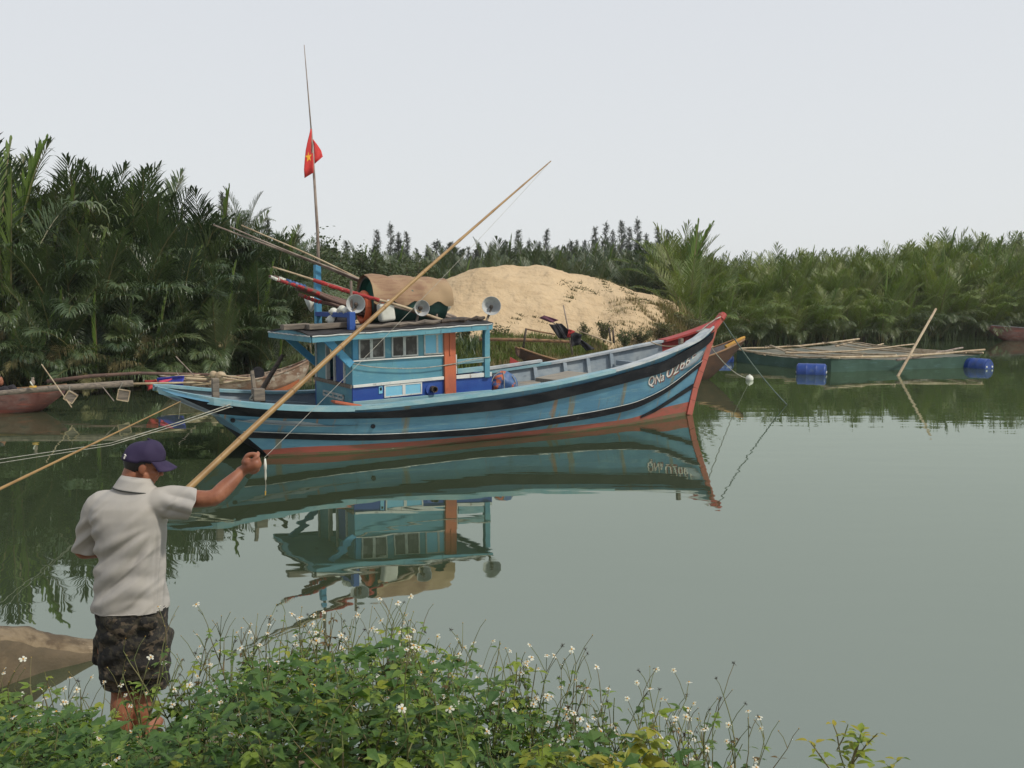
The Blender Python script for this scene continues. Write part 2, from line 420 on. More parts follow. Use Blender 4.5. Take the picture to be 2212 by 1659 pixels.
def build_ground():
    xs = [-480, -260, -140, -90, -60, -45] + list(np.arange(-36, 46, 0.8)) + [48, 56, 70, 95, 140, 260, 480]
    ys = [-40, -20, -8, -3] + list(np.arange(-1, 8, 0.3)) + list(np.arange(8, 62, 0.7)) + [64, 68, 74, 82, 95, 110, 130, 160, 210, 300, 480, 700]
    mb = MB(); mb.grid([[(x, y, ground_z(x, y)) for x in xs] for y in ys])
    m, nt, b = new_mat('bank_soil')
    v = coords(nt)
    c = mixc(nt, noise_fac(nt, v, 0.7, 0.42, 0.6), (0.16, 0.11, 0.065), (0.075, 0.07, 0.03))
    c = mixc(nt, noise_fac(nt, v, 0.25, 0.5, 0.62), c, (0.30, 0.22, 0.12), k=0.7)
    c = mixc(nt, noise_fac(nt, v, 2.2, 0.5, 0.68), c, (0.05, 0.075, 0.02), k=0.7)
    nt.links.new(c, b.inputs['Base Color']); b.inputs['Roughness'].default_value = 0.9
    add_bump(nt, b, v, 6, 0.6, 0.06)
    o = mb.build('ground', m, smooth=True); kind(o, 'structure')
    # sand dune: its own sheet resting in the ground
    mb = MB(); rows = []
    for j in range(70):
        y = 37.0 + j * 0.3
        row = []
        for i in range(120):
            x = -8.2 + i * 0.165
            c = interp(DUNE_CREST, x)
            yc = 46.0 + 0.5 * math.sin(x * 0.7)
            g = ground_z(x, y)
            if y < yc: w = sstep(0, 1, (y - 38.5) / (yc - 38.5)) ** 0.9
            else: w = 1 - sstep(0, 1, (y - yc) / 8.5)
            hh = max(0.0, c - 1.0) * w
            nz = 0.17 * fbm(x, y, 0.55, 6) + 0.06 * fbm(x + 9, y * 1.4, 1.9, 4) - 0.10 * max(0.0, fbm(x * 1.2 + y * .5, y * .35, 0.9, 3))
            # second shoulder and a gully on the right flank
            hh -= 0.28 * math.exp(-((x - 4.1) / 0.55) ** 2 - ((y - 43.0) / 1.6) ** 2)
            row.append((x, y, g - 0.12 + hh + nz * min(1, max(0.0, hh) * 1.5)))
        rows.append(row)
    mb.grid(rows)
    m, nt, b = new_mat('dune_sand')
    v = coords(nt)
    c = mixc(nt, noise_fac(nt, v, 0.5, 0.4, 0.62), (0.50, 0.378, 0.235), (0.445, 0.33, 0.20))
    c = mixc(nt, noise_fac(nt, coords(nt, (0.5, 1.6, 2.5)), 1.6, 0.52, 0.66), c, (0.38, 0.275, 0.165), k=0.6)
    c = mixc(nt, noise_fac(nt, v, 7, 0.66, 0.74), c, (0.22, 0.15, 0.08), k=0.5)
    nt.links.new(c, b.inputs['Base Color']); b.inputs['Roughness'].default_value = 0.95
    b.inputs['Specular IOR Level'].default_value = 0.1
    add_bump(nt, b, v, 2.4, 0.9, 0.22, 8)
    o = mb.build('sand_dune', m, smooth=True); kind(o, 'structure')
build_ground()

def build_water():
    mb = MB()
    mb.grid([[(x, y, 0.0) for x in (-470, -30, 0, 30, 470)] for y in (1.0, 10, 40, 130, 400)])
    m = bpy.data.materials.new('river_water'); m.use_nodes = True
    nt = m.node_tree; nt.nodes.clear()
    out = node(nt, 'ShaderNodeOutputMaterial')
    v = coords(nt, (1, 1, 1))
    dif = node(nt, 'ShaderNodeBsdfDiffuse')
    c = mixc(nt, noise_fac(nt, v, 0.12, 0.35, 0.65), (0.034, 0.046, 0.023), (0.040, 0.052, 0.028))
    nt.links.new(c, dif.inputs[0])
    gl = node(nt, 'ShaderNodeBsdfGlossy'); gl.inputs['Roughness'].default_value = 0.015
    gl.inputs['Color'].default_value = (0.905, 0.985, 0.885, 1)
    # light ripples: long low swell plus short chop, calmer and livelier patches
    n1 = node(nt, 'ShaderNodeTexNoise'); n1.inputs['Scale'].default_value = 0.9; n1.inputs['Detail'].default_value = 2
    nt.links.new(coords(nt, (0.6, 1.6, 1)), n1.inputs['Vector'])
    n2 = node(nt, 'ShaderNodeTexNoise'); n2.inputs['Scale'].default_value = 5.0; n2.inputs['Detail'].default_value = 3
    nt.links.new(coords(nt, (0.7, 1.5, 1)), n2.inputs['Vector'])
    pt = noise_fac(nt, v, 0.10, 0.42, 0.62)
    mm = node(nt, 'ShaderNodeMath', operation='MULTIPLY'); nt.links.new(n2.outputs[0], mm.inputs[0]); nt.links.new(pt, mm.inputs[1])
    m2 = node(nt, 'ShaderNodeMath', operation='MULTIPLY_ADD'); m2.inputs[1].default_value = 0.11
    nt.links.new(mm.outputs[0], m2.inputs[0]); nt.links.new(n1.outputs[0], m2.inputs[2])
    # a faint ring where something broke the surface
    sub = node(nt, 'ShaderNodeVectorMath', operation='DISTANCE'); sub.inputs[1].default_value = (3.3, 6.3, 0)
    nt.links.new(v, sub.inputs[0])
    sn = node(nt, 'ShaderNodeMath', operation='SINE')
    mu = node(nt, 'ShaderNodeMath', operation='MULTIPLY'); mu.inputs[1].default_value = 26
    nt.links.new(sub.outputs['Value'], mu.inputs[0]); nt.links.new(mu.outputs[0], sn.inputs[0])
    fo = node(nt, 'ShaderNodeMapRange'); fo.inputs[1].default_value = 0.0; fo.inputs[2].default_value = 1.9; fo.inputs[3].default_value = 0.05; fo.inputs[4].default_value = 0.0
    nt.links.new(sub.outputs['Value'], fo.inputs[0])
    m3 = node(nt, 'ShaderNodeMath', operation='MULTIPLY_ADD')
    nt.links.new(sn.outputs[0], m3.inputs[0]); nt.links.new(fo.outputs[0], m3.inputs[1]); nt.links.new(m2.outputs[0], m3.inputs[2])
    bm_ = node(nt, 'ShaderNodeBump'); bm_.inputs['Strength'].default_value = 0.25; bm_.inputs['Distance'].default_value = 0.014
    nt.links.new(m3.outputs[0], bm_.inputs['Height'])
    nt.links.new(bm_.outputs[0], gl.inputs['Normal'])
    fr = node(nt, 'ShaderNodeFresnel'); fr.inputs['IOR'].default_value = 4.0
    nt.links.new(bm_.outputs[0], fr.inputs['Normal'])
    ms = node(nt, 'ShaderNodeMixShader')
    nt.links.new(fr.outputs[0], ms.inputs[0]); nt.links.new(dif.outputs[0], ms.inputs[1]); nt.links.new(gl.outputs[0], ms.inputs[2])
    nt.links.new(ms.outputs[0], out.inputs[0])
    o = mb.build('water', m); kind(o, 'structure')
build_water()

# thin humid haze over the whole reach
def build_haze():
    mb = MB(); mb.box((0, 325, 8.25), (1000, 770, 21.5))
    m = bpy.data.materials.new('haze_air'); m.use_nodes = True; nt = m.node_tree; nt.nodes.clear()
    out = node(nt, 'ShaderNodeOutputMaterial'); v = node(nt, 'ShaderNodeVolumePrincipled')
    v.inputs['Color'].default_value = (0.93, 0.95, 0.97, 1); v.inputs['Density'].default_value = 0.00035; v.inputs['Anisotropy'].default_value = 0.1
    nt.links.new(v.outputs[0], out.inputs['Volume'])
    kind(mb.build('haze', m), 'stuff')
build_haze()
# ------------------------------------------------------------------ the blue fishing boat (local frame: u along, v away, z up)
TH = math.radians(29.5)
BO = gr(1484, 896)
BU = Vector((math.cos(TH), math.sin(TH), 0)); BV = Vector((-math.sin(TH), math.cos(TH), 0))
def bl(p):
    q = p - BO; return Vector((q.dot(BU), q.dot(BV), p.z))
def bw_(u, v, z): return BO + BU * u + BV * v + Vector((0, 0, z))
def bp(px, v=0.0):
    d = ray(*px); t = (v - (CAM - BO).dot(BV)) / d.dot(BV); return bl(CAM + d * t)
def bu(px, u):
    d = ray(*px); t = (u - (CAM - BO).dot(BU)) / d.dot(BU); return bl(CAM + d * t)
def bz(px, z): return bl(gr(px[0], px[1], z))
z1 = zc(620, 620, .27125); z4 = zc(640, 620, .16275); z5 = zc(1200, 720, .16275); z3 = zc(330, 850, .20344)
z6 = zc(500, 440, .15674); zR5 = zc(1600, 500, .38382); z7 = zc(700, 780, .22604); zL = zc(1530, 820, .09042); zl2 = zc(0, 860, .14918)

BR = [(-10.6, .22), (-10.45, .55), (-10.2, .9), (-10.0, 1.1), (-9.4, 1.3), (-8.8, 1.4), (-7.9, 1.46), (-7, 1.5), (-5.7, 1.5), (-4.1, 1.4), (-2.6, 1.17), (-1.7, .97), (-.8, .7), (0, .42), (.5, .17), (.86, 0)]
BW = [(-10.6, .45), (-9.9, .7), (-9.1, .92), (-8, 1.16), (-7, 1.21), (-6.3, 1.19), (-5.5, 1.12), (-4.8, 1.06), (-3.1, .90), (-1.93, .64), (-1, .36), (0, 0)]
def half_beam(level_frac, s):
    a = interp(BR, .86 - s); b = interp(BW, -s)
    return b + (a - b) * level_frac
STEM = [(0, 0), (.56, .15), (1.15, .39), (1.84, .66), (2.05, .86)]
RAIL_PX = [(341, 838), (395, 846), (447, 865), (545, 874), (643, 880), (764, 883), (872, 872), (1039, 852), (1066, 849), (1208, 827), (1277, 811), (1340, 798), (1409, 776), (1470, 752), (1512, 734), (1539, 707), (1555, 688)]
BT_PX = [(370, 852), (395, 858), (447, 872), (545, 882), (643, 888), (764, 893), (872, 887), (948, 876), (1112, 860), (1275, 826), (1438, 780), (1529, 727), (1548, 705)]
BB_PX = [(395, 868), (447, 889), (473, 895), (545, 901), (643, 905), (764, 904), (872, 902), (948, 898), (1112, 882), (1275, 846), (1438, 803), (1529, 742), (1545, 715)]
ST_PX = [(480, 926), (519, 932), (643, 937), (773, 940), (872, 937), (948, 932), (1039, 926), (1112, 916), (1275, 891), (1373, 870), (1438, 839), (1517, 777)]
SB_PX = [(480, 938), (530, 945), (643, 949), (773, 952), (872, 949), (948, 943), (1039, 940), (1112, 929), (1275, 904), (1373, 883), (1438, 848), (1515, 787)]
RD_PX = [(500, 966), (565, 972), (643, 965), (741, 962), (872, 955), (948, 949), (1112, 934), (1275, 916), (1367, 904), (1422, 883), (1492, 867)]
W_PX = [(560, 975), (1484, 896)]
LEVELS = [('keel', None, -0.15, -9.0, 0.0), ('water', 'w', 0.0, -9.1, 0.0), ('red', RD_PX, .12, -9.2, None), ('sb', SB_PX, .30, -9.42, None),
          ('st', ST_PX, .42, -9.5, None), ('bb', BB_PX, .76, -9.87, None), ('bt', BT_PX, .93, -10.42, None), ('rail', RAIL_PX, 1.0, -10.6, None)]
NU = 44
def level_curve(spec):
    name, px, fr, u0, u1 = spec
    pts = []
    if u1 is None:
        # where the line meets the stem
        xe, ye = px[-1]; u1 = bp((xe, ye)).x; z_end = bp((xe, ye)).z
        u1 = interp(STEM, z_end)
    for i in range(NU + 1):
        t = i / NU; t = 1 - (1 - t) ** 1.25
        u = u0 + (u1 - u0) * t
        b = half_beam(max(0, fr), u1 - u) if name != 'rail' else interp(BR, u + (.86 - u1) * t)
        if name == 'keel': z = -0.5; b = 0.45 * half_beam(0, u1 - u)
        elif name == 'water': z = 0.0
        else:
            z = 0.6
            for _ in range(4):
                X, Yp = proj(bw_(u, -b, z)); y = interp(px, X)
                d = ray(X, y); w = bw_(u, -b, 0)
                z = CAMZ + d.z * (w.y / d.y)
        pts.append(Vector((u, -b, z)))
    # smooth z
    zs = [p.z for p in pts]
    for _ in range(3):
        zs = [zs[0]] + [(zs[k - 1] + 2 * zs[k] + zs[k + 1]) / 4 for k in range(1, NU)] + [zs[NU]]
    for p, z in zip(pts, zs): p.z = z
    return pts
CUR = {s[0]: level_curve(s) for s in LEVELS}
def mir(p): return Vector((p.x, -p.y, p.z))
def off(pts, d):
    """push a near-side curve outwards in plan by d"""
    out = []
    for i, p in enumerate(pts):
        t = pts[min(i + 1, len(pts) - 1)] - pts[max(i - 1, 0)]; t.z = 0
        n = Vector((t.y, -t.x, 0))
        n = n.normalized() if n.length > 1e-6 else Vector((0, -1, 0))
        out.append(p + n * d)
    return out
RAILZ = [(p.x, p.z) for p in CUR['rail']]
RAILB = [(p.x, -p.y) for p in CUR['rail']]
def rail_z(u): return interp(RAILZ, u)
def rail_b(u): return interp(RAILB, u)

boat = thing('fishing_boat', 'large blue wooden fishing boat with black strakes and red bow moored on the water', 'fishing boat', BO, TH)

# hull skin: red below, blue above, slime at the waterline
mb = MB()
names = [s[0] for s in LEVELS]
mids = [1, 1, 0, 0, 0, 2, 0]
for side in (1, -1):
    for k in range(len(names) - 1):
        a, b = CUR[names[k]], CUR[names[k + 1]]
        if names[k] == 'water':                       # thin wet band just above the water
            m1 = [p.lerp(q, 0.28) for p, q in zip(a, b)]
            rows = [(a, m1, 3), (m1, b, 1)]
        else: rows = [(a, b, mids[k])]
        for (r0, r1, mi) in rows:
            if side < 0: r0, r1 = [mir(p) for p in r0], [mir(p) for p in r1]
            mb.grid([r0, r1], mi, flip=(side < 0))
for k in range(len(names) - 1):                        # transom and counter: black band, and shade put in as black faces
    a, b = CUR[names[k]][0], CUR[names[k + 1]][0]
    mb.add([a, mir(a), mir(b), b], [(0, 1, 2, 3)], 2 if k < 3 else (0 if k < 5 else 2))
hull = mb.build('hull', ['hull_blue', 'hull_red', 'tar_black', 'boot_slime'], boat)
shade_auto(hull, 40)
# strakes: thick black wales standing proud of the planking, with a pale top edge
def strake(name, lo, hi, th, mat, i0=0, i1=NU + 1, edge=None):
    for s in (1, -1):
        mb = MB()
        A, B = CUR[lo][i0:i1], CUR[hi][i0:i1]
        Ao, Bo = off(A, th), off(B, th)
        rows = [A, Ao, Bo, B]
        if s < 0: rows = [[mir(p) for p in r] for r in rows]
        mb.grid(rows, 0, flip=(s < 0))
        for e in (0, -1): mb.add([r[e] for r in rows], [(0, 1, 2, 3)])
        o = mb.build(name, mat, boat)
        if edge:
            mb = MB(); pts = [q + Vector((0, -0.004 , 0.008)) for q in off(B, th * 0.75)]
            if s < 0: pts = [mir(p) for p in pts]
            mb.tube(pts, 0.006, 5).build('edge_line', edge, o)
strake('rubbing_strake', 'bb', 'bt', 0.05, 'tar_black', 2)
strake('lower_strake', 'sb', 'st', 0.035, 'tar_black', 0, edge='frame_white')
# the third short strake at the bow
A = [bp(q, -v) for q, v in (((1372, 903), .42), ((1412, 888), .36), ((1445, 868), .25), ((1474, 852), .13), ((1494, 840), .035))]
def hull_v(u, z):
    """near half-beam of the hull at u and height z"""
    best = []
    for n_ in names:
        c = CUR[n_]; best.append((interp([(p.x, p.z) for p in c], u), interp([(p.x, -p.y) for p in c], u)))
    best.sort(); return interp(best, z)
def on_hull(px, out=0.02):
    v = -0.6
    for _ in range(8):
        p = bp(px, v); v = -hull_v(p.x, p.z)
    p = bp(px, v - out); return p
lowl = [on_hull(q, .03) for q in ((1385, 903), (1415, 890), (1445, 872), (1474, 854), (1497, 839))]
upl = [on_hull(q, .03) for q in ((1385, 899), (1415, 883), (1445, 864), (1474, 845), (1499, 829))]
for s in (1, -1):
    mb = MB(); rows = [[p + Vector((0, .03, 0)) for p in lowl], lowl, upl, [p + Vector((0, .03, 0)) for p in upl]]
    if s < 0: rows = [[mir(p) for p in r] for r in rows]
    mb.grid(rows, 0, flip=(s < 0)); mb.build('bow_strake', 'tar_black', boat)
# stem post
mb = MB()
st = [Vector((interp(STEM, z) + .0, 0, z)) for z in (-.5, 0, .3, .56, .9, 1.15, 1.5, 1.84, 2.05)]
st.append(Vector((.91, 0, 2.10)))
for a, b in zip(st, st[1:]): mb.bar(a + Vector((.03, 0, 0)), b + Vector((.03, 0, 0.002)), .11, .15, 0, up=(1, 0, 0))
bevel(mb.build('stem_post', 'stem_red', boat), .012)
mb = MB(); mb.tube([st[-1] + Vector((-.03, 0, -.08)), st[-1] + Vector((.07, 0, .02))], [.085, .07], 10)
mb.build('stem_head', 'bow_red', boat)

# rail cap, both sides: grey-white towards the bow, teal amidships and aft
def rail_piece(u0, u1, mat, name, sides=(1, -1), wid=.17, dz=.022, hz=.045, drop=0.0, n=24):
    for s in sides:
        mb = MB(); rows = [[], [], [], []]
        for i in range(n + 1):
            u = u0 + (u1 - u0) * i / n; b = rail_b(u); z = rail_z(u) + dz
            bi = max(0.0, b - wid)
            for r, (bb, zz) in zip(rows, ((b + .045, z - hz - drop), (b + .045, z), (bi, z), (bi, z - hz))):
                r.append(Vector((u, -bb * s, zz)))
        rows.append(rows[0])
        mb.grid(rows, 0, flip=(s < 0))
        mb.add([rows[k][0] for k in range(4)], [(0, 1, 2, 3)]); mb.add([rows[k][-1] for k in range(4)], [(3, 2, 1, 0)])
        mb.build(name, mat, boat)
rail_piece(-10.58, -9.7, 'rail_teal', 'rail_cap', drop=.06, n=14)
rail_piece(-9.697, -7.9, 'rail_teal', 'rail_cap', drop=.035)
rail_piece(-7.897, -2.75, 'rail_teal', 'rail_cap', drop=.015, n=40)
rail_piece(-2.747, -.35, 'rail_grey', 'rail_cap')
rail_piece(-.347, .80, 'bow_red', 'rail_cap', sides=(-1,), wid=.24, drop=.07, dz=.035)
rail_piece(-.347, .55, 'rail_grey', 'rail_cap', sides=(1,), wid=.22)
rail_piece(.553, .84, 'bow_red', 'rail_cap', sides=(1,), wid=.2, n=8, drop=.05, dz=.035)
# second capping plank on the far side amidships
mb = MB(); mb.bar((-4.4, 1.36, rail_z(-4.4) + .07), (-2.9, 1.18, rail_z(-2.9) + .07), .14, .05); mb.build('capping_plank', 'rail_grey', boat)

# inner bulwark and deck
def deck_z(u):
    d = interp([(-10.6, .05), (-10, .22), (-9.5, .28), (-7.8, .30), (-5.2, .20), (-3.5, .27), (-1.5, .38), (-.4, .50), (.2, .50), (.6, .36)], u)
    return rail_z(u) - d
for s in (1, -1):
    mb = MB(); up, dn = [], []
    for i in range(61):
        u = -10.5 + (10.5 + .62) * i / 60; b = rail_b(u)
        up.append(Vector((u, -max(0, b - .10) * s, rail_z(u) - .02))); dn.append(Vector((u, -max(0, b - .16) * s, deck_z(u) - .02)))
    mb.grid([up, dn], 0, flip=(s > 0))
    mb.build('bulwark', 'inner_grey', boat)
for s in (1, -1):                                       # red paint inside the bow
    mb = MB(); up, dn = [], []
    for i in range(13):
        u = -.36 + .95 * i / 12; b = rail_b(u)
        up.append(Vector((u, -max(0, b - .112) * s, rail_z(u) - .01))); dn.append(Vector((u, -max(0, b - .17) * s, deck_z(u) + .02)))
    mb.grid([up, dn], 0, flip=(s > 0)); mb.build('bow_lining', 'bow_red', boat)
mb = MB(); rows = []
for i in range(61):
    u = -10.5 + (10.5 + .60) * i / 60; b = max(0.0, rail_b(u) - .12)
    rows.append([Vector((u, -b + 2 * b * k / 4, deck_z(u) + .03 * (1 - abs(k - 2) / 2))) for k in range(5)])
mb.grid(rows, 0); 
m, nt, b_ = new_mat('deck_boards')
v_ = coords(nt)
c_ = mixc(nt, noise_fac(nt, coords(nt, (.7, 6, 1)), 2.2, .4, .62), (0.20, 0.215, 0.215), (0.14, 0.15, 0.155))
c_ = mixc(nt, noise_fac(nt, v_, 1.1, .5, .62), c_, (0.33, 0.26, 0.18), k=.75)
br_ = node(nt, 'ShaderNodeTexBrick'); br_.inputs['Scale'].default_value = 1.0; br_.inputs['Brick Width'].default_value = 2.6; br_.inputs['Row Height'].default_value = .16
br_.inputs['Mortar Size'].default_value = .006; br_.inputs['Color1'].default_value = (1, 1, 1, 1); br_.inputs['Color2'].default_value = (.85, .85, .85, 1); br_.inputs['Mortar'].default_value = (.25, .25, .25, 1)
nt.links.new(v_, br_.inputs['Vector'])
c_ = mixc(nt, 1.0, c_, br_.outputs[0], 'MULTIPLY')
nt.links.new(c_, b_.inputs['Base Color']); b_.inputs['Roughness'].default_value = .8
add_bump(nt, b_, v_, 20, .3, .01)
M['deck_boards'] = m
mb.build('deck', 'deck_boards', boat)
# ribs up the bulwarks
for i, u in enumerate((-2.45, -1.95, -1.45, -3.1)):
    for s in (-1, 1):
        mb = MB(); b = rail_b(u)
        mb.bar((u, -(b - .19) * s, deck_z(u) + .0), (u, -(b - .115) * s, rail_z(u) - .01), .085, .09, 0, up=(0, s, 0))
        mb.build('rib', 'inner_grey', boat)
# breast plank across the bow, mooring bitt and breasthook
mb = MB(); u = -.55; mb.bar((u, -(rail_b(u) - .15), deck_z(u) + .14), (u, rail_b(u) - .15, deck_z(u) + .14), .16, .07); mb.build('thwart', 'inner_grey', boat)
mb = MB(); mb.bar((-1.35, -.55, deck_z(-1.35) + .16), (-1.35, .62, deck_z(-1.35) + .16), .12, .10); mb.build('thwart', 'inner_grey', boat)
q = bp((1470, 748), -.42)
mb = MB(); mb.tube([(q.x, -.42, q.z - .3), (q.x + .01, -.42, q.z + .16)], [.055, .05], 8); mb.build('mooring_bitt', 'grey_wood', boat)
mb = MB(); mb.add([(.42, -.19, rail_z(.42) + .03), (.42, .20, rail_z(.42) + .03), (.84, .03, rail_z(.84) + .04), (.84, -.03, rail_z(.84) + .04),
                   (.42, -.19, rail_z(.42) - .03), (.42, .20, rail_z(.42) - .03), (.84, .03, rail_z(.84) - .03), (.84, -.03, rail_z(.84) - .03)],
                  [(0, 3, 2, 1), (4, 5, 6, 7), (0, 1, 5, 4), (1, 2, 6, 5), (2, 3, 7, 6), (3, 0, 4, 7)])
mb.build('breasthook', 'bow_red', boat)

# stern: bitts, stock and far coaming
def stern_bitt(pxb, pxt, v, w, name='mooring_bitt', mat='grey_wood'):
    a, t = bp(pxb, v), bp(pxt, v); t.x = a.x
    mb = MB(); mb.bar(a, t, w, w, 0, up=(0, 1, 0)); return bevel(mb.build(name, mat, boat), .01)
stern_bitt((466, 862), (466, 817), -.85, .10)
stern_bitt((558, 866), (558, 839), -.95, .17)
a, t = bp((551, 842), -.9), bp((544, 800), -.85)
mb = MB(); mb.tube([a - Vector((0, 0, .15)), t], [.04, .03], 7); mb.build('rowlock_post', 'grey_wood', boat)
mb = MB(); mb.bar((-9.6, .95, deck_z(-9.6) + .06), (-7.85, 1.12, deck_z(-7.85) + .06), .10, .14); mb.build('side_coaming', 'inner_grey', boat)
mb = MB(); mb.box((-8.7, .1, deck_z(-8.7) + .05), (1.3, 1.2, .07)); bevel(mb.build('engine_hatch', 'deck_wood', boat))

# ---------------------------------------------------------------- cabin
VW = -1.0
UC = bp(z1(825, 1255), VW).x            # aft wall
UF = bp(z1(1735, 1180), VW).x           # front end of the closed cabin
UE = bp(z1(2050, 1150), VW).x           # front end of the low wall
VF = .90
def wq(pts, v=VW): return [bp(z1(*p), v) for p in pts]
def panel(name, pts, v_out, th, mat, parent=boat, bev=.004):
    """flat board on the near cabin wall from four picture corners (zoom 1)"""
    q = [bp(z1(*p), v_out) for p in pts]
    ins = [Vector((p.x, p.y + th, p.z)) for p in q]
    mb = MB(); mb.hexa(q + ins)
    o = mb.build(name, mat, parent)
    return bevel(o, bev, 1) if bev else o
def wall_z(u, a, b):  # straight edge through two wall points
    return a.z + (b.z - a.z) * (u - a.x) / (b.x - a.x)
base_a, base_b = bp(z1(830, 1290), VW), bp(z1(2050, 1185), VW)
top_a, top_b = bp(z1(830, 690), VW), bp(z1(1735, 615), VW)
band_a, band_b = bp(z1(830, 1122), VW), bp(z1(2050, 1015), VW)
TH_W = .045
# near wall in three pieces: deep-blue foot, light-blue side below the windows, window strip made of posts
mb = MB()
def wallslab(u0, u1, lo, hi, mi=0, v=VW, th=TH_W):
    p = [Vector((u0, v, lo(u0))), Vector((u1, v, lo(u1))), Vector((u1, v + th, lo(u1))), Vector((u0, v + th, lo(u0))),
         Vector((u0, v, hi(u0))), Vector((u1, v, hi(u1))), Vector((u1, v + th, hi(u1))), Vector((u0, v + th, hi(u0)))]
    return MB().hexa(p)
zb = lambda u: wall_z(u, base_a, base_b) - .25
zbd = lambda u: wall_z(u, band_a, band_b)
sill_a, sill_b = bp(z1(830, 899), VW), bp(z1(1635, 846), VW)
zs = lambda u: wall_z(u, sill_a, sill_b)
zt = lambda u: wall_z(u, top_a, top_b)
wallslab(UC, UE, zb, zbd).build('lower_wall', 'deep_blue', boat)
wallslab(UC, UF, zbd, zs).build('cabin_side', 'cabin_blue', boat)
for (xa, xb) in ((826, 876), (1110, 1170), (1402, 1452)):
    ua, ub = bp(z1(xa, 800), VW).x, bp(z1(xb, 800), VW).x
    wallslab(ua, ub, zs, zt, v=VW + .004).build('window_post', 'post_blue' if xa < 900 else 'cabin_blue', boat)
ua = bp(z1(876, 700), VW).x
mb = wallslab(ua, UF, lambda u: zt(u) - .10, zt, v=VW + .008); mb.build('header_board', 'cabin_blue', boat)
# far wall and roof-bearing shell
wallslab(UC, UE, zb, zbd, v=VF).build('lower_wall', 'deep_blue', boat)
wallslab(UC, UF, zbd, zs, v=VF).build('cabin_side', 'cabin_blue', boat)
for k in range(4):
    u0 = UC + (UF - UC) * k / 3.35
    wallslab(u0, min(UF, u0 + .14), zs, zt, v=VF).build('window_post', 'cabin_blue', boat)
# front bulkhead and low front wall
mb = MB(); mb.box((UF - .03, (VW + VF) / 2 + .02, (zb(UF) + zs(UF)) / 2), (.04, VF - VW - .06, zs(UF) - zb(UF))); mb.build('front_bulkhead', 'cabin_blue', boat)
mb = MB(); mb.box((UE - .03, (VW + VF) / 2 + .02, (zb(UE) + zbd(UE)) / 2), (.04, VF - VW - .06, zbd(UE) - zb(UE))); mb.build('front_wall', 'deep_blue', boat)
mb = MB(); mb.box(((UF + UE) / 2, (VW + VF) / 2 + .02, zbd(UE) - .16), (UE - UF - .08, VF - VW - .06, .03)); mb.build('foredeck_board', 'deck_wood', boat)
# white band, sill, orange post
panel('white_band', ((830, 1112), (1632, 1032), (1632, 1060), (830, 1136)), VW - .03, .03, 'white_paint')
panel('white_band', ((1738, 1024), (2052, 994), (2052, 1032), (1738, 1056)), VW - .03, .03, 'white_paint')
panel('white_sill', ((830, 893), (1632, 842), (1632, 854), (830, 906)), VW - .035, .035, 'white_paint')
panel('orange_post', ((1628, 618), (1730, 612), (1738, 1184), (1640, 1190)), VW - .05, .06, 'orange_paint')
panel('post_batten', ((1678, 640), (1690, 640), (1692, 850), (1680, 850)), VW - .066, .015, 'orange_paint')
panel('corner_batten', ((1732, 840), (1742, 840), (1746, 1010), (1736, 1012)), VW - .03, .03, 'white_paint')
panel('coaming_edge', ((830, 1257), (2050, 1152), (2056, 1178), (830, 1290)), VW - .06, .05, 'rail_teal')
# windows: a frame part with its bars, two panes each
def cab_window(c, mid, mat_pane, frame='frame_white', fw=12, v=VW - .012, barw=18):
    (x0, y0), (x1, y1_), (x2, y2), (x3, y3) = c          # tl, tr, br, bl
    def pt(s, t):
        return (x0 + (x1 - x0) * s + ((x3 - x0) + ((x2 - x1) - (x3 - x0)) * s) * t, y0 + (y1_ - y0) * s + ((y3 - y0) + ((y2 - y1_) - (y3 - y0)) * s) * t)
    W = x1 - x0; H = y3 - y0; a = fw / W; b = fw / H; h = barw / W / 2
    mb = MB()
    for (s0, s1, t0, t1) in ((0, 1, 0, b), (0, 1, 1 - b, 1), (0, a, b, 1 - b), (1 - a, 1, b, 1 - b), (mid - h, mid + h, b, 1 - b)):
        q = [bp(z1(*pt(s, t)), v) for s, t in ((s0, t0), (s1, t0), (s1, t1), (s0, t1))]
        mb.hexa(q + [p + Vector((0, .03, 0)) for p in q])
    w = mb.build('window', frame, boat)
    for (s0, s1) in ((a, mid - h), (mid + h, 1 - a)):
        q = [bp(z1(*pt(s, t)), v + .008) for s, t in ((s0, b), (s1, b), (s1, 1 - b), (s0, 1 - b))]
        MB().hexa(q + [p + Vector((0, .012, 0)) for p in q]).build('pane', mat_pane, w)
    return w
cab_window(((878, 703), (1108, 686), (1110, 868), (880, 886)), .48, 'window_glass', barw=26)
cab_window(((1168, 680), (1400, 663), (1403, 848), (1170, 864)), .48, 'window_glass', barw=24)
cab_window(((1452, 660), (1628, 648), (1630, 834), (1455, 842)), .66, 'shutter_blue', barw=18)
cab_window(((1102, 1112), (1436, 1082), (1436, 1186), (1104, 1222)), .52, 'shutter_blue', 'white_paint', v=VW - .02, barw=26)
panel('vent_frame', ((1055, 1122), (1088, 1119), (1088, 1184), (1055, 1188)), VW - .012, .02, 'shutter_blue')
panel('vent_slot', ((1064, 1130), (1082, 1128), (1082, 1156), (1064, 1158)), VW - .018, .01, 'tar_black')
q = bp(z1(1510, 1150), VW)
mb = MB(); mb.tube([q + Vector((0, .02, -.01)), q + Vector((0, -.03, 0))], .095, 14); o = mb.build('exhaust_flange', 'deep_blue', boat)
q = bp(z1(1522, 1142), VW)
mb = MB(); mb.lathe([(0, .055), (.13, .055), (.13, .042), (.04, .042), (.04, .001)], q, (0, -1, 0), 12); mb.build('exhaust_pipe', 'dark_metal', o)
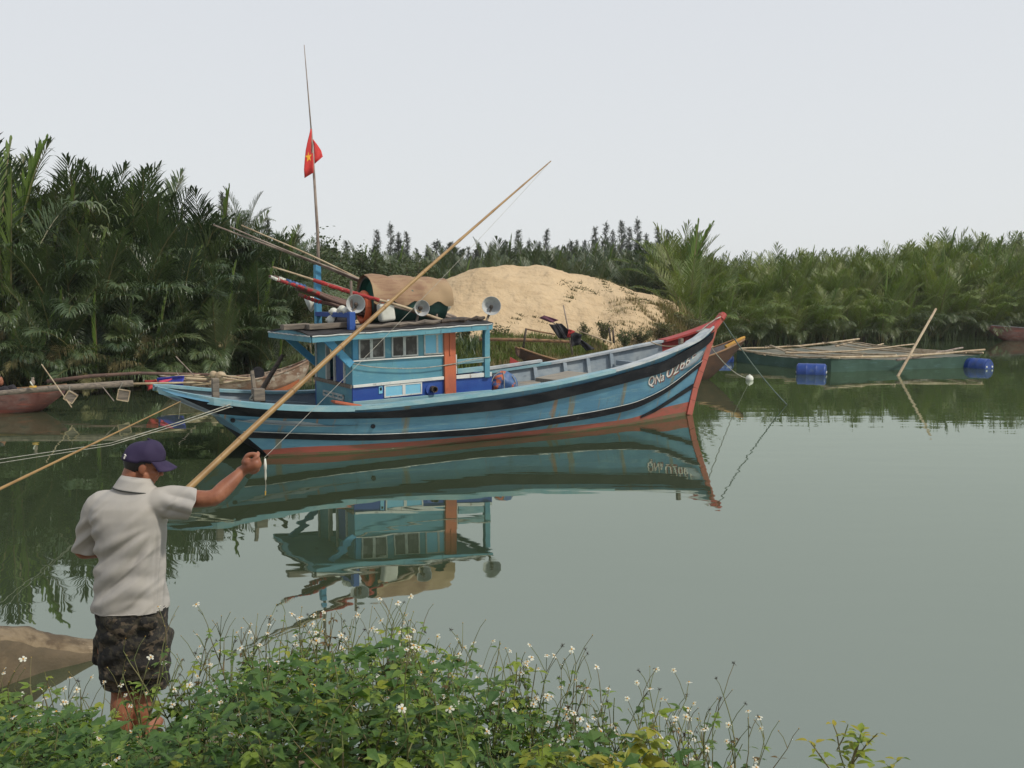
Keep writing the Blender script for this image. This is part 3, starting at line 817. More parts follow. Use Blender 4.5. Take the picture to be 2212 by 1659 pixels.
# aft wall: lower panel wall, door opening between boarded sides
def ap(name, pts, du, th, mat, parent=boat):
    q = [bu(z1(*p), UC - du) for p in pts]
    MB().hexa(q + [p + Vector((th, 0, 0)) for p in q]).build(name, mat, parent)
def aft_box(name, v0, v1, za, zb_, mat, du=.0, th=.05):
    mb = MB(); mb.hexa([(UC - du, v0, za), (UC - du, v1, za), (UC - du + th, v1, za), (UC - du + th, v0, za), (UC - du, v0, zb_), (UC - du, v1, zb_), (UC - du + th, v1, zb_), (UC - du + th, v0, zb_)])
    return mb.build(name, mat, boat)
zt0, zbd0, zb0 = zt(UC), zbd(UC), zb(UC)
aft_box('aft_lower_wall', VW + .046, VF, zb0, zbd0 - .03, 'cabin_blue', du=-.002)
aft_box('aft_band', VW + .01, VF + .02, zbd0 - .035, zbd0 + .025, 'grey_wood', du=.03, th=.06)
aft_box('aft_panel', VW + .05, -.62, zbd0 + .026, zt0, 'cabin_blue')
aft_box('aft_panel', .30, VF, zbd0 + .026, zt0, 'cabin_blue')
for v in (-.64, -.15, .27, VF - .06): aft_box('door_frame', v - .03, v + .03, zbd0 + .027, zt0 - .002, 'frame_white', du=.02, th=.065)
aft_box('door_panel', -.60, -.19, zbd0 + .027, zbd0 + .62, 'deep_blue', du=-.004, th=.03)
aft_box('door_header', -.60, .24, zt0 - .16, zt0 - .004, 'cabin_blue', du=.004, th=.03)
q0, q1 = bu(z1(555, 1120), UC - .03), bu(z1(735, 1265), UC - .03)
mb = MB()
va, vb_, zlo, zhi = min(q0.y, q1.y), max(q0.y, q1.y), min(q0.z, q1.z) + .03, max(q0.z, q1.z) - .06
for (a, b, c, d) in ((va, vb_, zhi - .03, zhi), (va, vb_, zlo, zlo + .03), (va, va + .03, zlo, zhi), (vb_ - .03, vb_, zlo, zhi), ((va + vb_) / 2 - .015, (va + vb_) / 2 + .015, zlo, zhi),
                     (va * .75 + vb_ * .25 - .012, va * .75 + vb_ * .25 + .012, zlo, zhi), (va * .25 + vb_ * .75 - .012, va * .25 + vb_ * .75 + .012, zlo, zhi)):
    mb.box((UC - .012, (a + b) / 2, (c + d) / 2), (.022, b - a, d - c))
mb.build('aft_lattice', 'frame_white', boat)
# diagonal roof brackets
for v, pa, pb in ((-1.02, (815, 935), (590, 705)), (.92, (492, 865), (330, 700))):
    a, b = bp(z1(*pa), v), bp(z1(*pb), v)
    if v > 0: a = Vector((UC + .02, v, 1.30)); b = Vector((UC - .52, v, zt0 - .02))
    mb = MB(); mb.bar(a, b, .055, .12, 0); bevel(mb.build('roof_bracket', 'post_blue', boat))
# front canopy: posts, rails
for v in (-1.0, .88):
    a, b = bp(z1(2000, 1010), -1.0), bp(z1(2000, 612), -1.0)
    mb = MB(); mb.bar((a.x, v, a.z - .06), (a.x, v, b.z), .10, .10, 0, up=(0, 1, 0)); bevel(mb.build('canopy_post', 'cabin_blue', boat), .006)
PF = bp(z1(2000, 985), -1.0).x
def rail_bar(pa, pb, v, w=.05, h=.085, mat='rail_teal', name='guard_rail'):
    a, b = bp(z1(*pa), v), bp(z1(*pb), v); mb = MB(); mb.bar(a, b, w, h); return bevel(mb.build(name, mat, boat), .005)
rail_bar((1742, 905), (2032, 880), -1.0)
rail_bar((1745, 988), (1972, 962), -1.0)
for z in (1.18, 1.42):
    mb = MB(); mb.bar((UF, .88, z - .02), (PF, .88, z), .05, .085); mb.build('guard_rail', 'deep_blue', boat)
# roof: slab in boat frame, pitched with the cabin, aft overhang; felt on top
VR0, VR1 = -1.25, 1.15
ra, rb = bp(z1(462, 706), VR0), bp(z1(2045, 592), VR0)
UR0, UR1 = ra.x, rb.x
def roof_z(u, v):
    return wall_z(u, ra, rb) + .03 + .075 * (1 - ((v - (VR0 + VR1) / 2) / ((VR1 - VR0) / 2)) ** 2)
def roof_sheet(name, d0, d1, o_, mat, wob=0.0, nv=8, n_u=18):
    mb = MB(); tops, bots = [], []
    for i in range(n_u + 1):
        u = UR0 - o_ + (UR1 - UR0 + 2 * o_) * i / n_u
        rt, rbm = [], []
        for k in range(nv + 1):
            v = VR0 - o_ + (VR1 - VR0 + 2 * o_) * k / nv
            w = wob * fbm(u * 3, v * 3, 1.0, 3)
            z = roof_z(u, max(VR0, min(VR1, v)))
            rt.append(Vector((u, v, z + d1 + w))); rbm.append(Vector((u, v, z + d0 + (w * .5 if wob else 0))))
        tops.append(rt); bots.append(rbm)
    mb.grid(tops, 0); mb.grid(bots, 0, flip=True)
    for rows_ in (([r[0] for r in bots], [r[0] for r in tops]), ([r[-1] for r in tops], [r[-1] for r in bots])): mb.grid([rows_[0], rows_[1]], 0, flip=True)
    mb.grid([tops[0], bots[0]], 0, flip=True); mb.grid([bots[-1], tops[-1]], 0, flip=True)
    return mb.build(name, mat, boat)
roof_sheet('roof', -.05, 0.0, 0, 'cabin_blue')
roof_sheet('roof_felt', .012, .035, .025, 'roof_felt', .012, 12, 40)
# fascia boards with a pale bead
def fascia(a, b, v0, v1):
    mb = MB(); mb.bar(a, b, .03, .085); o = bevel(mb.build('fascia', 'cabin_blue', boat), .004)
    d = (b - a)
    out = Vector((-d.y, d.x, 0)).normalized() * -0.02
    pts = [a.lerp(b, i / 30) + out + Vector((0, 0, .052 + .004 * math.sin(i * 1.9))) for i in range(31)]
    if v0 == v1 and v0 > 0: pts = [a.lerp(b, i / 30) - out + Vector((0, 0, .052)) for i in range(31)]
    MB().tube(pts, .012, 6).build('edge_bead', 'frame_white', o)
zf = lambda u: wall_z(u, ra, rb)
fascia(Vector((UR0, VR0 - .015, zf(UR0) - .01)), Vector((UR1, VR0 - .015, zf(UR1) - .01)), 0, 1)
fascia(Vector((UR0, VR1 + .015, zf(UR0) - .01)), Vector((UR1, VR1 + .015, zf(UR1) - .01)), 1, 1)
fascia(Vector((UR0 - .015, VR1, zf(UR0) - .008)), Vector((UR0 - .015, VR0, zf(UR0) - .008)), 1, 0)
fascia(Vector((UR1 + .015, VR0, zf(UR1) - .008)), Vector((UR1 + .015, VR1, zf(UR1) - .008)), 1, 0)
# frame on the roof: tall far post, cross beam, short near post
zr = roof_z(UC, 0)
TP = bu(z1(510, 50), UC); NP = Vector((UC, -1.0, roof_z(UC, -1.0)))
mb = MB(); mb.bar((UC, TP.y, roof_z(UC, TP.y) + .03), (UC, TP.y, TP.z), .13, .10, 0, up=(1, 0, 0)); bevel(mb.build('roof_post', 'post_blue', boat), .008)
nb = bu(z1(818, 480), UC)
mb = MB(); mb.bar((UC, -.98, NP.z + .03), (UC, -.98, nb.z + .03), .13, .10, 0, up=(1, 0, 0)); bevel(mb.build('roof_post', 'deep_blue', boat), .008)
a, b = bu(z1(512, 482), UC - .01), bu(z1(800, 492), UC - .01)
mb = MB(); mb.bar(a, b, .09, .08, 0); bevel(mb.build('roof_beam', 'deep_blue', boat), .006)
# thin uprights holding the pole rack
for px0, px1, v in (((815, 590), (808, 190), -.9), ((1560, 560), (1565, 470), -.3)):
    a, b = bp(z1(*px0), v), bp(z1(*px1), v); mb = MB(); mb.tube([a, b], .022, 6); mb.build('rack_upright', 'grey_pole', boat)
# flood lamps on the roof: cone shade, socket, stand
def flood_lamp(c, aim, r, depth, outer='lamp_metal', foot=None, stand_mat='grey_wood'):
    aim = Vector(aim).normalized(); c = Vector(c)
    back = c - aim * depth
    mb = MB(); mb.lathe([(-.06, .001), (-.06, .045), (-.01, .05), (.0, .06), (depth * .35, r * .62), (depth * .75, r * .9), (depth, r), (depth, r * .97), (depth * .72, r * .86), (depth * .32, r * .56), (.03, .04), (.03, .001)],
        back, aim, 22, 0, mis=[0] * 6 + [1] * 5)
    lamp = mb.build('flood_lamp', [outer, 'lamp_inside'], boat); shade_auto(lamp, 40)
    mb = MB(); mb.lathe([(.02, .035), (.10, .032), (.10, .001)], back, aim, 10); mb.ell(back + aim * .13, (.022, .022, .022), 8, 6); mb.build('lamp_socket', 'dark_metal', lamp)
    if foot is not None:
        mb = MB(); mb.tube([Vector(foot), back + aim * .02 + Vector((0, 0, -.04))], .022, 7); mb.build('lamp_stand', stand_mat, lamp)
def cam_aim(p, dx, dz):
    """aim in boat frame from a world heading"""
    w = Vector((dx, -1, dz)); return Vector((w.dot(BU), w.dot(BV), w.z))
c = bp(z1(850, 392), -1.02); flood_lamp(c, cam_aim(c, .12, .12), .150, .15, foot=(UC, -.98, nb.z))
c = bp(z1(1435, 430), -.85); flood_lamp(c, cam_aim(c, .45, .03), .135, .15, outer='lamp_yellow', foot=(c.x - .1, -.80, roof_z(c.x, -.8)))
c = bp(z1(2047, 410), -1.0); flood_lamp(c, cam_aim(c, .08, .18), .165, .16, foot=(PF, -1.0, roof_z(PF, -1.0)))
c = bu(z1(425, 395), UC - .05); flood_lamp(c, Vector((-.75, .35, -.35)), .16, .17, outer='white_plastic', foot=(UC, TP.y, c.z + .05))
c = bp(z1(1645, 395), .55); flood_lamp(c, Vector((.9, .3, -.1)), .15, .15, outer='white_plastic', foot=(c.x - .1, .5, roof_z(c.x, .5)))

# registration lettering on the bow planking
def lettering(text, px_a, px_b, height_px, mat, dpx, out, name):
    cu = bpy.data.curves.new('txt', 'FONT'); cu.body = text; cu.size = 1.0; cu.resolution_u = 3; cu.shear = .25
    tmp = bpy.data.objects.new('txt', cu); COL.objects.link(tmp)
    dg = bpy.context.evaluated_depsgraph_get(); me = bpy.data.meshes.new_from_object(tmp.evaluated_get(dg))
    COL.objects.unlink(tmp); bpy.data.objects.remove(tmp)
    bm = bmesh.new(); bm.from_mesh(me)
    bmesh.ops.triangulate(bm, faces=bm.faces)
    for _ in range(2):
        long_ = [e for e in bm.edges if e.calc_length() > .22]
        if long_: bmesh.ops.subdivide_edges(bm, edges=long_, cuts=1)
        bmesh.ops.triangulate(bm, faces=bm.faces)
    xs = [v.co.x for v in bm.verts]; x0, x1 = min(xs), max(xs)
    for v in bm.verts:
        t = (v.co.x - x0) / (x1 - x0); h = v.co.y
        bx = interp(px_a, t); by = interp(px_b, t); hp = interp(height_px, t)
        p = on_hull((bx + dpx[0], by - h * hp + dpx[1]), out)
        v.co = p
    bm.to_mesh(me); bm.free(); me.materials.clear(); me.materials.append(M[mat])
    return link(name, me, boat)
TX = [(0, 1401), (.40, 1434), (.456, 1436), (.565, 1453), (.674, 1467), (.783, 1480), (.89, 1492), (1, 1503)]
TY = [(0, 834), (.2, 829), (.40, 821), (.456, 818), (.565, 811), (.674, 802), (.783, 792), (.89, 786), (1, 779)]
TS = [(0, 29), (.40, 26), (.45, 36), (.56, 34), (.75, 30), (1, 24)]
lettering('QNa 02665', TX, TY, TS, 'lettering_red', (2.0, 2.2), .014, 'lettering_shadow')
lettering('QNa 02665', TX, TY, TS, 'lettering_white', (0, 0), .022, 'registration_lettering')
# drain holes and bolts in the side
for px in ((806, 921), (503, 908)):
    p = on_hull(px, .012); mb = MB(); mb.tube([p + Vector((0, .02, 0)), p + Vector((0, -.012, 0))], .035, 10); mb.build('scupper', 'tar_black', boat)
# ------------------------------------------------------------------ loose things on the boat
def on_boat(name, label, cat, group=None):
    """a loose thing whose parts are modelled in the boat's frame"""
    return thing(name, label, cat, BO, TH, group)
def tri_cloth(mb, a, b, c, d, n=8, amp=.03, seed=0, mi=0):
    """rippled cloth between four corners a b (top) c d (bottom)"""
    rows = []
    nrm = (Vector(b) - Vector(a)).cross(Vector(d) - Vector(a))
    nrm = nrm.normalized() if nrm.length > 1e-6 else Vector((0, 1, 0))
    for i in range(n + 1):
        r = []
        for j in range(n + 1):
            s, t = i / n, j / n
            p = Vector(a).lerp(Vector(b), s).lerp(Vector(d).lerp(Vector(c), s), t)
            w = math.sin(s * 7 + seed + t * 2) * .6 + math.sin(t * 9 + seed * 2 + s * 3) * .5
            r.append(p + nrm * amp * w * (0.25 + t))
        rows.append(r)
    mb.grid(rows, mi)
# planks
for pa, pb, v, lab in (((200, 601), (432, 592), -.55, 'short grey plank lying at the aft edge of the cabin roof'), ((425, 613), (785, 598), -.75, 'long grey plank on the cabin roof beside the short blue post')):
    a, b = bp(z1(*pa), v), bp(z1(*pb), v)
    a.z = roof_z(a.x, v) + .09; b.z = roof_z(b.x, v) + .09
    mb = MB(); mb.bar(a, b, .20, .085); o = mb.build('plank', 'grey_wood'); bevel(o, .008); o.location = BO; o.rotation_euler = (0, 0, TH)
    tag(o, lab, 'plank', 'planks on the cabin roof')
for pa, pb, v, lab in (((850, 590), (1600, 548), -1.05, 'thin weathered lath along the near edge of the cabin roof'), ((1600, 552), (1990, 528), -1.0, 'rough dark timber at the front end of the cabin roof')):
    a, b = bp(z1(*pa), v), bp(z1(*pb), v)
    a.z = roof_z(a.x, v) + .07; b.z = roof_z(b.x, v) + .08
    n_ = 10
    mb = MB(); mb.tube([a.lerp(b, i / n_) + Vector((0, .02 * math.sin(i * 2.1), .01 * math.sin(i * 3.3))) for i in range(n_ + 1)], [.035 + .012 * math.sin(i * 1.7) for i in range(n_ + 1)], 7)
    o = mb.build('timber', 'grey_wood' if 'lath' in lab else 'dark_wood'); o.location = BO; o.rotation_euler = (0, 0, TH); tag(o, lab, 'timber', 'timbers on the cabin roof')
# tub under the woven mat
c0 = bp(z1(950, 372), 0.0); c1 = bp(z1(1588, 385), 0.0)
axu = Vector((1, 0, (c1.z - c0.z) / (c1.x - c0.x))).normalized(); RT = .40; LT = (c1.x - c0.x)
cz = roof_z(c0.x, 0) + RT * .97 + .04
c0 = Vector((c0.x, 0, max(c0.z, cz)))
tub = on_boat('barrel', 'big dark green barrel lying on the cabin roof under a tan mat', 'barrel')
mb = MB(); mb.lathe([(0, RT * .97), (0, RT), (.06, RT * 1.0), (LT * .5, RT * 1.03), (LT, RT * .94), (LT, .001)], c0, axu, 32)
shade_auto(mb.build('body', 'green_drum', tub), 40)
mb = MB(); mb.lathe([(0, RT * .97), (.10, RT * .93), (.16, RT * .6), (.17, .001)], c0, axu, 32); shade_auto(mb.build('hollow_end', 'green_tub', tub), 40)
mb = MB(); mb.lathe([(-.015, RT * .93), (-.025, RT * .99), (.02, RT * 1.03), (.05, RT * 1.01)], c0, axu, 32); shade_auto(mb.build('rim', 'dark_metal', tub), 60)
mb = MB(); rows, rows2 = [], []
side = axu.cross(Vector((0, 0, 1))).normalized(); upv = side.cross(axu)
for i in range(25):
    s = -.05 + (LT + .12) * i / 24
    ra_, rb_ = [], []
    for k in range(21):
        a_ = math.radians(-6 + 165 * k / 20 - 6 * math.sin(i * .9))
        r_ = RT * (1.05 - .07 * max(0, (s - LT * .6))) + .018 * math.sin(i * .8 + k * .5) + .012 * fbm(s * 3, a_ * 2, 1.3)
        if k < 3: r_ += .03 * (3 - k) / 3
        d = side * math.cos(a_) + upv * math.sin(a_)
        ra_.append(c0 + axu * s + d * (r_ + .012)); rb_.append(c0 + axu * s + d * r_)
    rows.append(ra_); rows2.append(rb_)
mb.grid(rows, 0, flip=True); mb.grid(rows2, 0)
o = mb.build('woven_mat', 'woven_mat', smooth=True); o.location = BO; o.rotation_euler = (0, 0, TH)
tag(o, 'tan woven mat draped over the green barrel on the cabin roof', 'mat')
# life ring
c = c0 + Vector((-.085, -.06, -.13))
mb = MB(); ax = axu.copy(); s1 = ax.cross(Vector((0, 0, 1))).normalized(); t1 = ax.cross(s1)
mb.tube([c + (s1 * math.cos(a) + t1 * math.sin(a)) * .240 for a in [2 * math.pi * i / 32 for i in range(33)]], .055, 12, cap=False)
o = mb.build('life_ring', 'life_orange', smooth=True); o.location = BO; o.rotation_euler = (0, 0, TH)
tag(o, 'orange life ring leaning against the open end of the green barrel', 'life ring')
# jerrycan
c = bp(z1(1118, 466), -.62)
can = on_boat('jerrycan', 'white plastic jerrycan tied to the side of the green barrel', 'jerrycan')
R_ = Matrix.Rotation(-.12, 3, 'Y')
mb = MB(); mb.box(c, (.27, .17, .31), 0, R_); o = mb.build('body', 'white_plastic', can); bevel(o, .045, 4); shade_auto(o, 60)
mb = MB(); mb.lathe([(0, .03), (.05, .03), (.05, .001)], c + Vector((-.06, 0, .15)), (0, 0, 1), 12); mb.build('cap', 'life_orange', can)
mb = MB(); mb.tube([c + Vector((.0, 0, .15)), c + Vector((.03, 0, .195)), c + Vector((.09, 0, .195)), c + Vector((.12, 0, .14))], .014, 6); mb.build('handle', 'white_plastic', can)
# white net floats near the roof beam
for i, (px, v, r, lab) in enumerate((((655, 462), .0, .075, 'white net float on the roof beam nearest the tall blue post'), ((730, 440), -.4, .07, 'white net float tied atop the roof beam by the lamp'), ((762, 452), -.6, .065, 'small white net float hard against the grey lamp on the roof beam'), ((712, 456), -.3, .055, 'smallest white net float squeezed between two others on the roof beam'), ((645, 535), -.1, .10, 'white net float hanging under the roof beam'))):
    p = bu(z1(*px), UC - .02); mb = MB(); mb.ell(p, (r, r, r * .9), 12, 8); mb.tube([p - Vector((r * 1.1, 0, 0)), p + Vector((r * 1.1, 0, 0))], r * .3, 7)
    o = mb.build('net_float', 'white_plastic', smooth=True); o.location = BO; o.rotation_euler = (0, 0, TH); tag(o, lab, 'float', 'white floats on the cabin roof')
p = bu(z1(700, 545), UC + .1); mb = MB(); mb.ell(p, (.2, .18, .12), 12, 8)
for i, q in enumerate(mb.v): mb.v[i] = tuple(Vector(q) + Vector((0, 0, .03 * fbm(q[0] * 6, q[1] * 6, 1.0))))
o = mb.build('net_bundle', 'black_cloth', smooth=True); o.location = BO; o.rotation_euler = (0, 0, TH); tag(o, 'dark bundle of netting under the beam on the cabin roof', 'net')
# poles lashed along the roof
def pole(pa, pb, va, vb, ra_, rb_, mat, lab, wraps=(), wob=.012, name='pole', group='poles lashed along the cabin roof'):
    a, b = bp(pa, va), bp(pb, vb)
    t = on_boat(name, lab, 'pole', group)
    n_ = 16; sd = len(lab)
    pts = [a.lerp(b, i / n_) + Vector((0, wob * math.sin(i * .9 + sd), wob * math.sin(i * .6 + sd * 2))) for i in range(n_ + 1)]
    rr = [ra_ + (rb_ - ra_) * i / n_ for i in range(n_ + 1)]
    MB().tube(pts, rr, 7).build('shaft', mat, t, True)
    for (s0, s1, r, m_) in wraps:
        k = 14; mb = MB()
        pp = []
        for i in range(k + 1):
            s = s0 + (s1 - s0) * i / k; x = s * n_; i0 = min(int(x), n_ - 1)
            pp.append(pts[i0].lerp(pts[i0 + 1], x - i0) + Vector((0, .012 * math.sin(i * 2.3), .012 * math.sin(i * 3.1))))
        mb.tube(pp, [r * (.75 + .45 * abs(math.sin(i * 1.9 + sd))) for i in range(k + 1)], 8); mb.build('cloth_wrap', m_, t)
    return t
pole((460, 484), z1(1735, 520), .55, .35, .014, .032, 'grey_pole', 'long thin pole jutting furthest up and aft over the cabin roof')
pole((497, 490), z1(1700, 522), .50, .30, .012, .030, 'grey_pole', 'thin pole second from the outside in the upper roof bundle')
pole((521, 485), z1(1660, 520), .60, .40, .011, .028, 'pale_bamboo', 'thin pole rising most steeply from the upper roof bundle')
pole((589, 578), z1(1625, 535), -.62, -.75, .014, .030, 'pale_bamboo', 'pole wrapped in bright red cloth above the near roof lamp', wraps=((.22, .60, .030, 'red_cloth'),))
pole(z4(400, 200), z1(1560, 532), -.58, -.66, .012, .026, 'grey_pole', 'bare pole beside the red wrapped pole')
pole((580, 595), z1(870, 440), .30, -.05, .02, .035, 'brown_pole', 'pole with red and white rags round its raised tip', wraps=((.02, .12, .024, 'white_plastic'), (.10, .58, .027, 'red_cloth')))
pole(z4(90, 240), z1(930, 455), .36, .05, .02, .035, 'brown_pole', 'pole with a dark blue rag behind the rag tipped pole', wraps=((.06, .12, .030, 'white_plastic'), (.13, .34, .04, 'tarp_blue')))
pole(z4(370, 350), z1(1000, 470), .42, .2, .03, .05, 'brown_pole', 'thick brown pole uppermost in the lower roof bundle')
pole(z4(420, 400), z1(980, 480), .32, .1, .06, .075, 'brown_pole', 'thickest brown pole of the lower roof bundle')
pole(z4(480, 405), z1(1010, 500), .24, .0, .018, .03, 'grey_pole', 'pale pole lying across the thick brown poles')
pole(z4(450, 520), z1(930, 490), .28, .02, .03, .035, 'brown_pole', 'brown pole lowest in the lower roof bundle', wraps=((.05, .35, .032, 'red_cloth'),))
# flag mast with the red flag and its yellow star
mast = on_boat('flag_mast', 'thin tall mast on the cabin roof flying a red flag with a yellow star', 'flag mast')
yv = TP.y + .02
P0, P1, P2 = bp((690, 640), yv + .06), bp((672, 278), yv + .06), bp((657, 97), yv + .06)
PM = bp((686, 500), yv + .06)
MB().tube([P0, PM, P1], [.032, .028, .019], 8).build('pole', 'grey_pole', mast, True)
MB().tube([P1 - Vector((0, 0, .3)) + Vector((.02, 0, 0)), P1.lerp(P2, .33), P2], [.014, .011, .006], 6).build('tip_rod', 'grey_pole', mast, True)
FZ = zc(620, 80, .3256)
# the flag hangs limp: a folded sheet, star face to the left of the mast, the rest blown to the right behind it
def fl(x, y, dv): return bp(FZ(x, y), yv + .06 + dv)
LE = [(378, 700), (366, 745), (352, 800), (340, 860), (333, 930), (328, 1000), (332, 1062)]
RE = [(382, 705), (386, 745), (390, 800), (394, 860), (397, 910), (399, 970), (399, 1022)]
rows = []
for (lx, ly), (rx, ry) in zip(LE, RE):
    rows.append([fl(lx + (rx - lx) * s, ly + (ry - ly) * s, -.05 - .06 * math.sin(s * 3.1 + ly * .01)) for s in (0, .2, .4, .6, .8, 1.0)])
mb = MB(); mb.grid(rows, 0)
RB = [(392, 775), (398, 800), (400, 850), (403, 900), (406, 955)]
RO = [(394, 778), (425, 818), (455, 860), (467, 905), (408, 957)]
rows = []
for (lx, ly), (rx, ry) in zip(RB, RO):
    rows.append([fl(lx + (rx - lx) * s, ly + (ry - ly) * s, .05 + .05 * math.sin(s * 4 + ly * .02)) for s in (0, .25, .5, .75, 1.0)])
mb.grid(rows, 0)
flag = mb.build('flag', 'flag_red', mast, True)
md = flag.modifiers.new('solid', 'SOLIDIFY'); md.thickness = .006
def flagpt(x, y):   # on the left panel
    for (l0, r0), (l1, r1) in zip(zip(LE, RE), zip(LE[1:], RE[1:])):
        pass
    s = (x - interp([(q[1], q[0]) for q in LE], y)) / max(1, interp([(q[1], q[0]) for q in RE], y) - interp([(q[1], q[0]) for q in LE], y))
    return fl(x, y, -.05 - .06 * math.sin(max(0, min(1, s)) * 3.1 + y * .01) - .012)
star = []
for k in range(10):
    r = (26, 43) if k % 2 == 0 else (10, 17); a = math.pi / 2 + k * math.pi / 5 + .12
    star.append(flagpt(362 + r[0] * math.cos(a), 908 - r[1] * math.sin(a)))
cst = flagpt(362, 908)
mb = MB(); mb.add([cst] + star, [(0, 1 + k, 1 + (k + 1) % 10) for k in range(10)]); mb.build('star', 'flag_yellow', flag)
# blue tarpaulin bundle, hatch board, sticks and ropes
p = bp((1086, 826), -.72)
mb = MB(); p.z = deck_z(p.x) + .21; mb.ell(p, (.25, .23, .24), 26, 18)
for i, q in enumerate(mb.v):
    d = Vector(q) - p; f = 1 + .16 * fbm(q[0] * 5, q[1] * 5 + q[2] * 4, 1.0, 4) + .06 * math.sin(d.z * 30 + d.x * 22)
    mb.v[i] = tuple(p + Vector((d.x * f, d.y * f, max(d.z * f, -.2))))
bun = on_boat('tarpaulin_bundle', 'blue and orange tarpaulin bundle tied up on the deck before the cabin', 'bundle')
mb.build('wrapping', 'tarp_blue', bun, True)
mb = MB()
for tilt in (.2, 1.2, 2.2): 
    mb.tube([p + Vector((.27 * math.cos(a) * math.cos(tilt), .25 * math.cos(a) * math.sin(tilt), .25 * math.sin(a))) for a in [2 * math.pi * i / 24 for i in range(25)]], .008, 5, cap=False)
mb.build('cord', 'rope_grey', bun)
A, B, C = bp(z5(490, 1125), -.35), bp(z5(850, 1168), -.75), bp(z5(1320, 1058), -.72)
zh = rail_z(-3.5) - .07
A, B, C = bz(z5(490, 1125), zh), bz(z5(850, 1165), zh), bz(z5(1320, 1058), zh + .05)
D = A + (C - B)
mb = MB(); mb.hexa([q - Vector((0, 0, .07)) for q in (B, C, D, A)] + [B, C, D, A]); o = mb.build('hatch_board', 'deck_wood'); bevel(o, .008); o.location = BO; o.rotation_euler = (0, 0, TH)
tag(o, 'grey wooden hatch board lying on the open foredeck', 'board')
cen = (A + B + C + D) / 4
mb = MB(); mb.box(cen - Vector((0, 0, .17)), (.75, .45, .19)); o = mb.build('hatch_box', 'inner_grey', boat)
a, b = bp(z1(680, 1262), -1.25), bp(z1(900, 1300), -1.45)
mb = MB(); mb.tube([bu(z1(640, 1250), UC - .2), a, b], [.02, .03, .028], 7); o = mb.build('driftwood_stick', 'orange_paint'); o.location = BO; o.rotation_euler = (0, 0, TH)
tag(o, 'short reddish stick resting on the rail below the cabin corner', 'stick')
a, b = bp(z3(1465, 390), .3), bp(z3(1700, 0), .55)
mb = MB(); mb.tube([a - Vector((0, 0, .35)), a, b], [.045, .045, .035], 8); o = mb.build('tiller_pole', 'dark_wood'); o.location = BO; o.rotation_euler = (0, 0, TH)
tag(o, 'dark wooden pole slanting up from the stern deck', 'pole')
def rope(name, pts, r, mat, label, local=True, group=None, n=6):
    mb = MB(); mb.tube(pts, r, n); o = mb.build(name, mat, smooth=True)
    if local: o.location = BO; o.rotation_euler = (0, 0, TH)
    tag(o, label, 'rope', group); return o
pts = [bp(z1(*q), VW - .06) for q in ((830, 920), (900, 935), (1000, 950), (1150, 960), (1300, 963), (1450, 958), (1600, 940), (1735, 918), (1900, 878), (2035, 862))]
rope('rope', pts, .009, 'rope_grey', 'slack grey rope hanging along the side of the blue cabin')
pts = [bp((1557, 694), 0) + Vector((.06, 0, 0))]
wa = gr(1700, 874); end = bl(wa)
pts = mound(pts[0], end, 16, .10)
rope('mooring_rope', pts, .013, 'rope_teal', 'greenish anchor rope running from the bow down into the water')
b0 = bp((1536, 750), -.05)
bu_w = gr(1619, 822)
pts = mound(b0, bl(bu_w) + Vector((0, 0, .06)), 14, .15)
rope('mooring_rope', pts, .010, 'rope_grey', 'thin rope from the bow to the small white buoy')
# rope lashings round the stem head
pts = [bp(q, -.02) + Vector((0, -.06, 0)) for q in ((1553, 684), (1540, 690), (1524, 702), (1512, 712), (1500, 716))]
rope('rope', pts, .012, 'rope_grey', 'frayed rope tied over the red bow')
pts = [bp((1470, 745), -.40), bp((1440, 735), -.1), bp((1405, 738), .35), bp((1395, 745), .6)]
rope('rope', mound(pts[0], pts[2], 10, .06), .012, 'pale_bamboo', 'pale rope lying across the bow from the wooden bitt')
mb = MB()
for k in range(14):
    c = Vector((-.95, .12, deck_z(-.95) + .06)); a_ = k * 2.4; mb.tube([c + Vector((.25 * math.cos(a_), .2 * math.sin(a_), .02)), c + Vector((.05 * math.sin(k), .05, .07)), c + Vector((.22 * math.cos(a_ + 2), .2 * math.sin(a_ + 2), .01))], .012, 5)
o = mb.build('rope_coil', 'pale_bamboo'); o.location = BO; o.rotation_euler = (0, 0, TH); tag(o, 'tangle of pale rope on the foredeck behind the bow', 'rope')
# stern mooring lines to the near bank on the left
sa = bp((520, 866), -1.2)
sw = bw_(sa.x, sa.y, sa.z)
e1, e2 = at(-260, 1037, 8.0), at(-260, 1060, 7.6)
mid = at(240, 957, 12.5)
rope('mooring_rope', [sw, sw.lerp(mid, .5) - Vector((0, 0, .015)), mid, at(0, 992, 9.6), e1], [.0085, .007, .005, .004, .0035], 'rope_grey', 'upper of two pale lines from the stern to the bank', False, 'stern mooring lines')
rope('mooring_rope', [sw + Vector((.02, 0, -.03)), sw.lerp(mid, .5) - Vector((0, 0, .05)), mid - Vector((0, 0, .03)), at(0, 1000, 9.4), e2], [.007, .006, .0045, .0035, .003], 'rope_grey', 'lower of two pale lines from the stern to the bank', False, 'stern mooring lines')
pts = [bp(z3(*q), -.95) for q in ((1310, 520), (1340, 480), (1375, 440), (1375, 395), (1440, 400), (1455, 500), (1380, 525), (1310, 520))]
rope('rope', pts, .016, 'rope_grey', 'pale rope made fast round the square stern bitt')

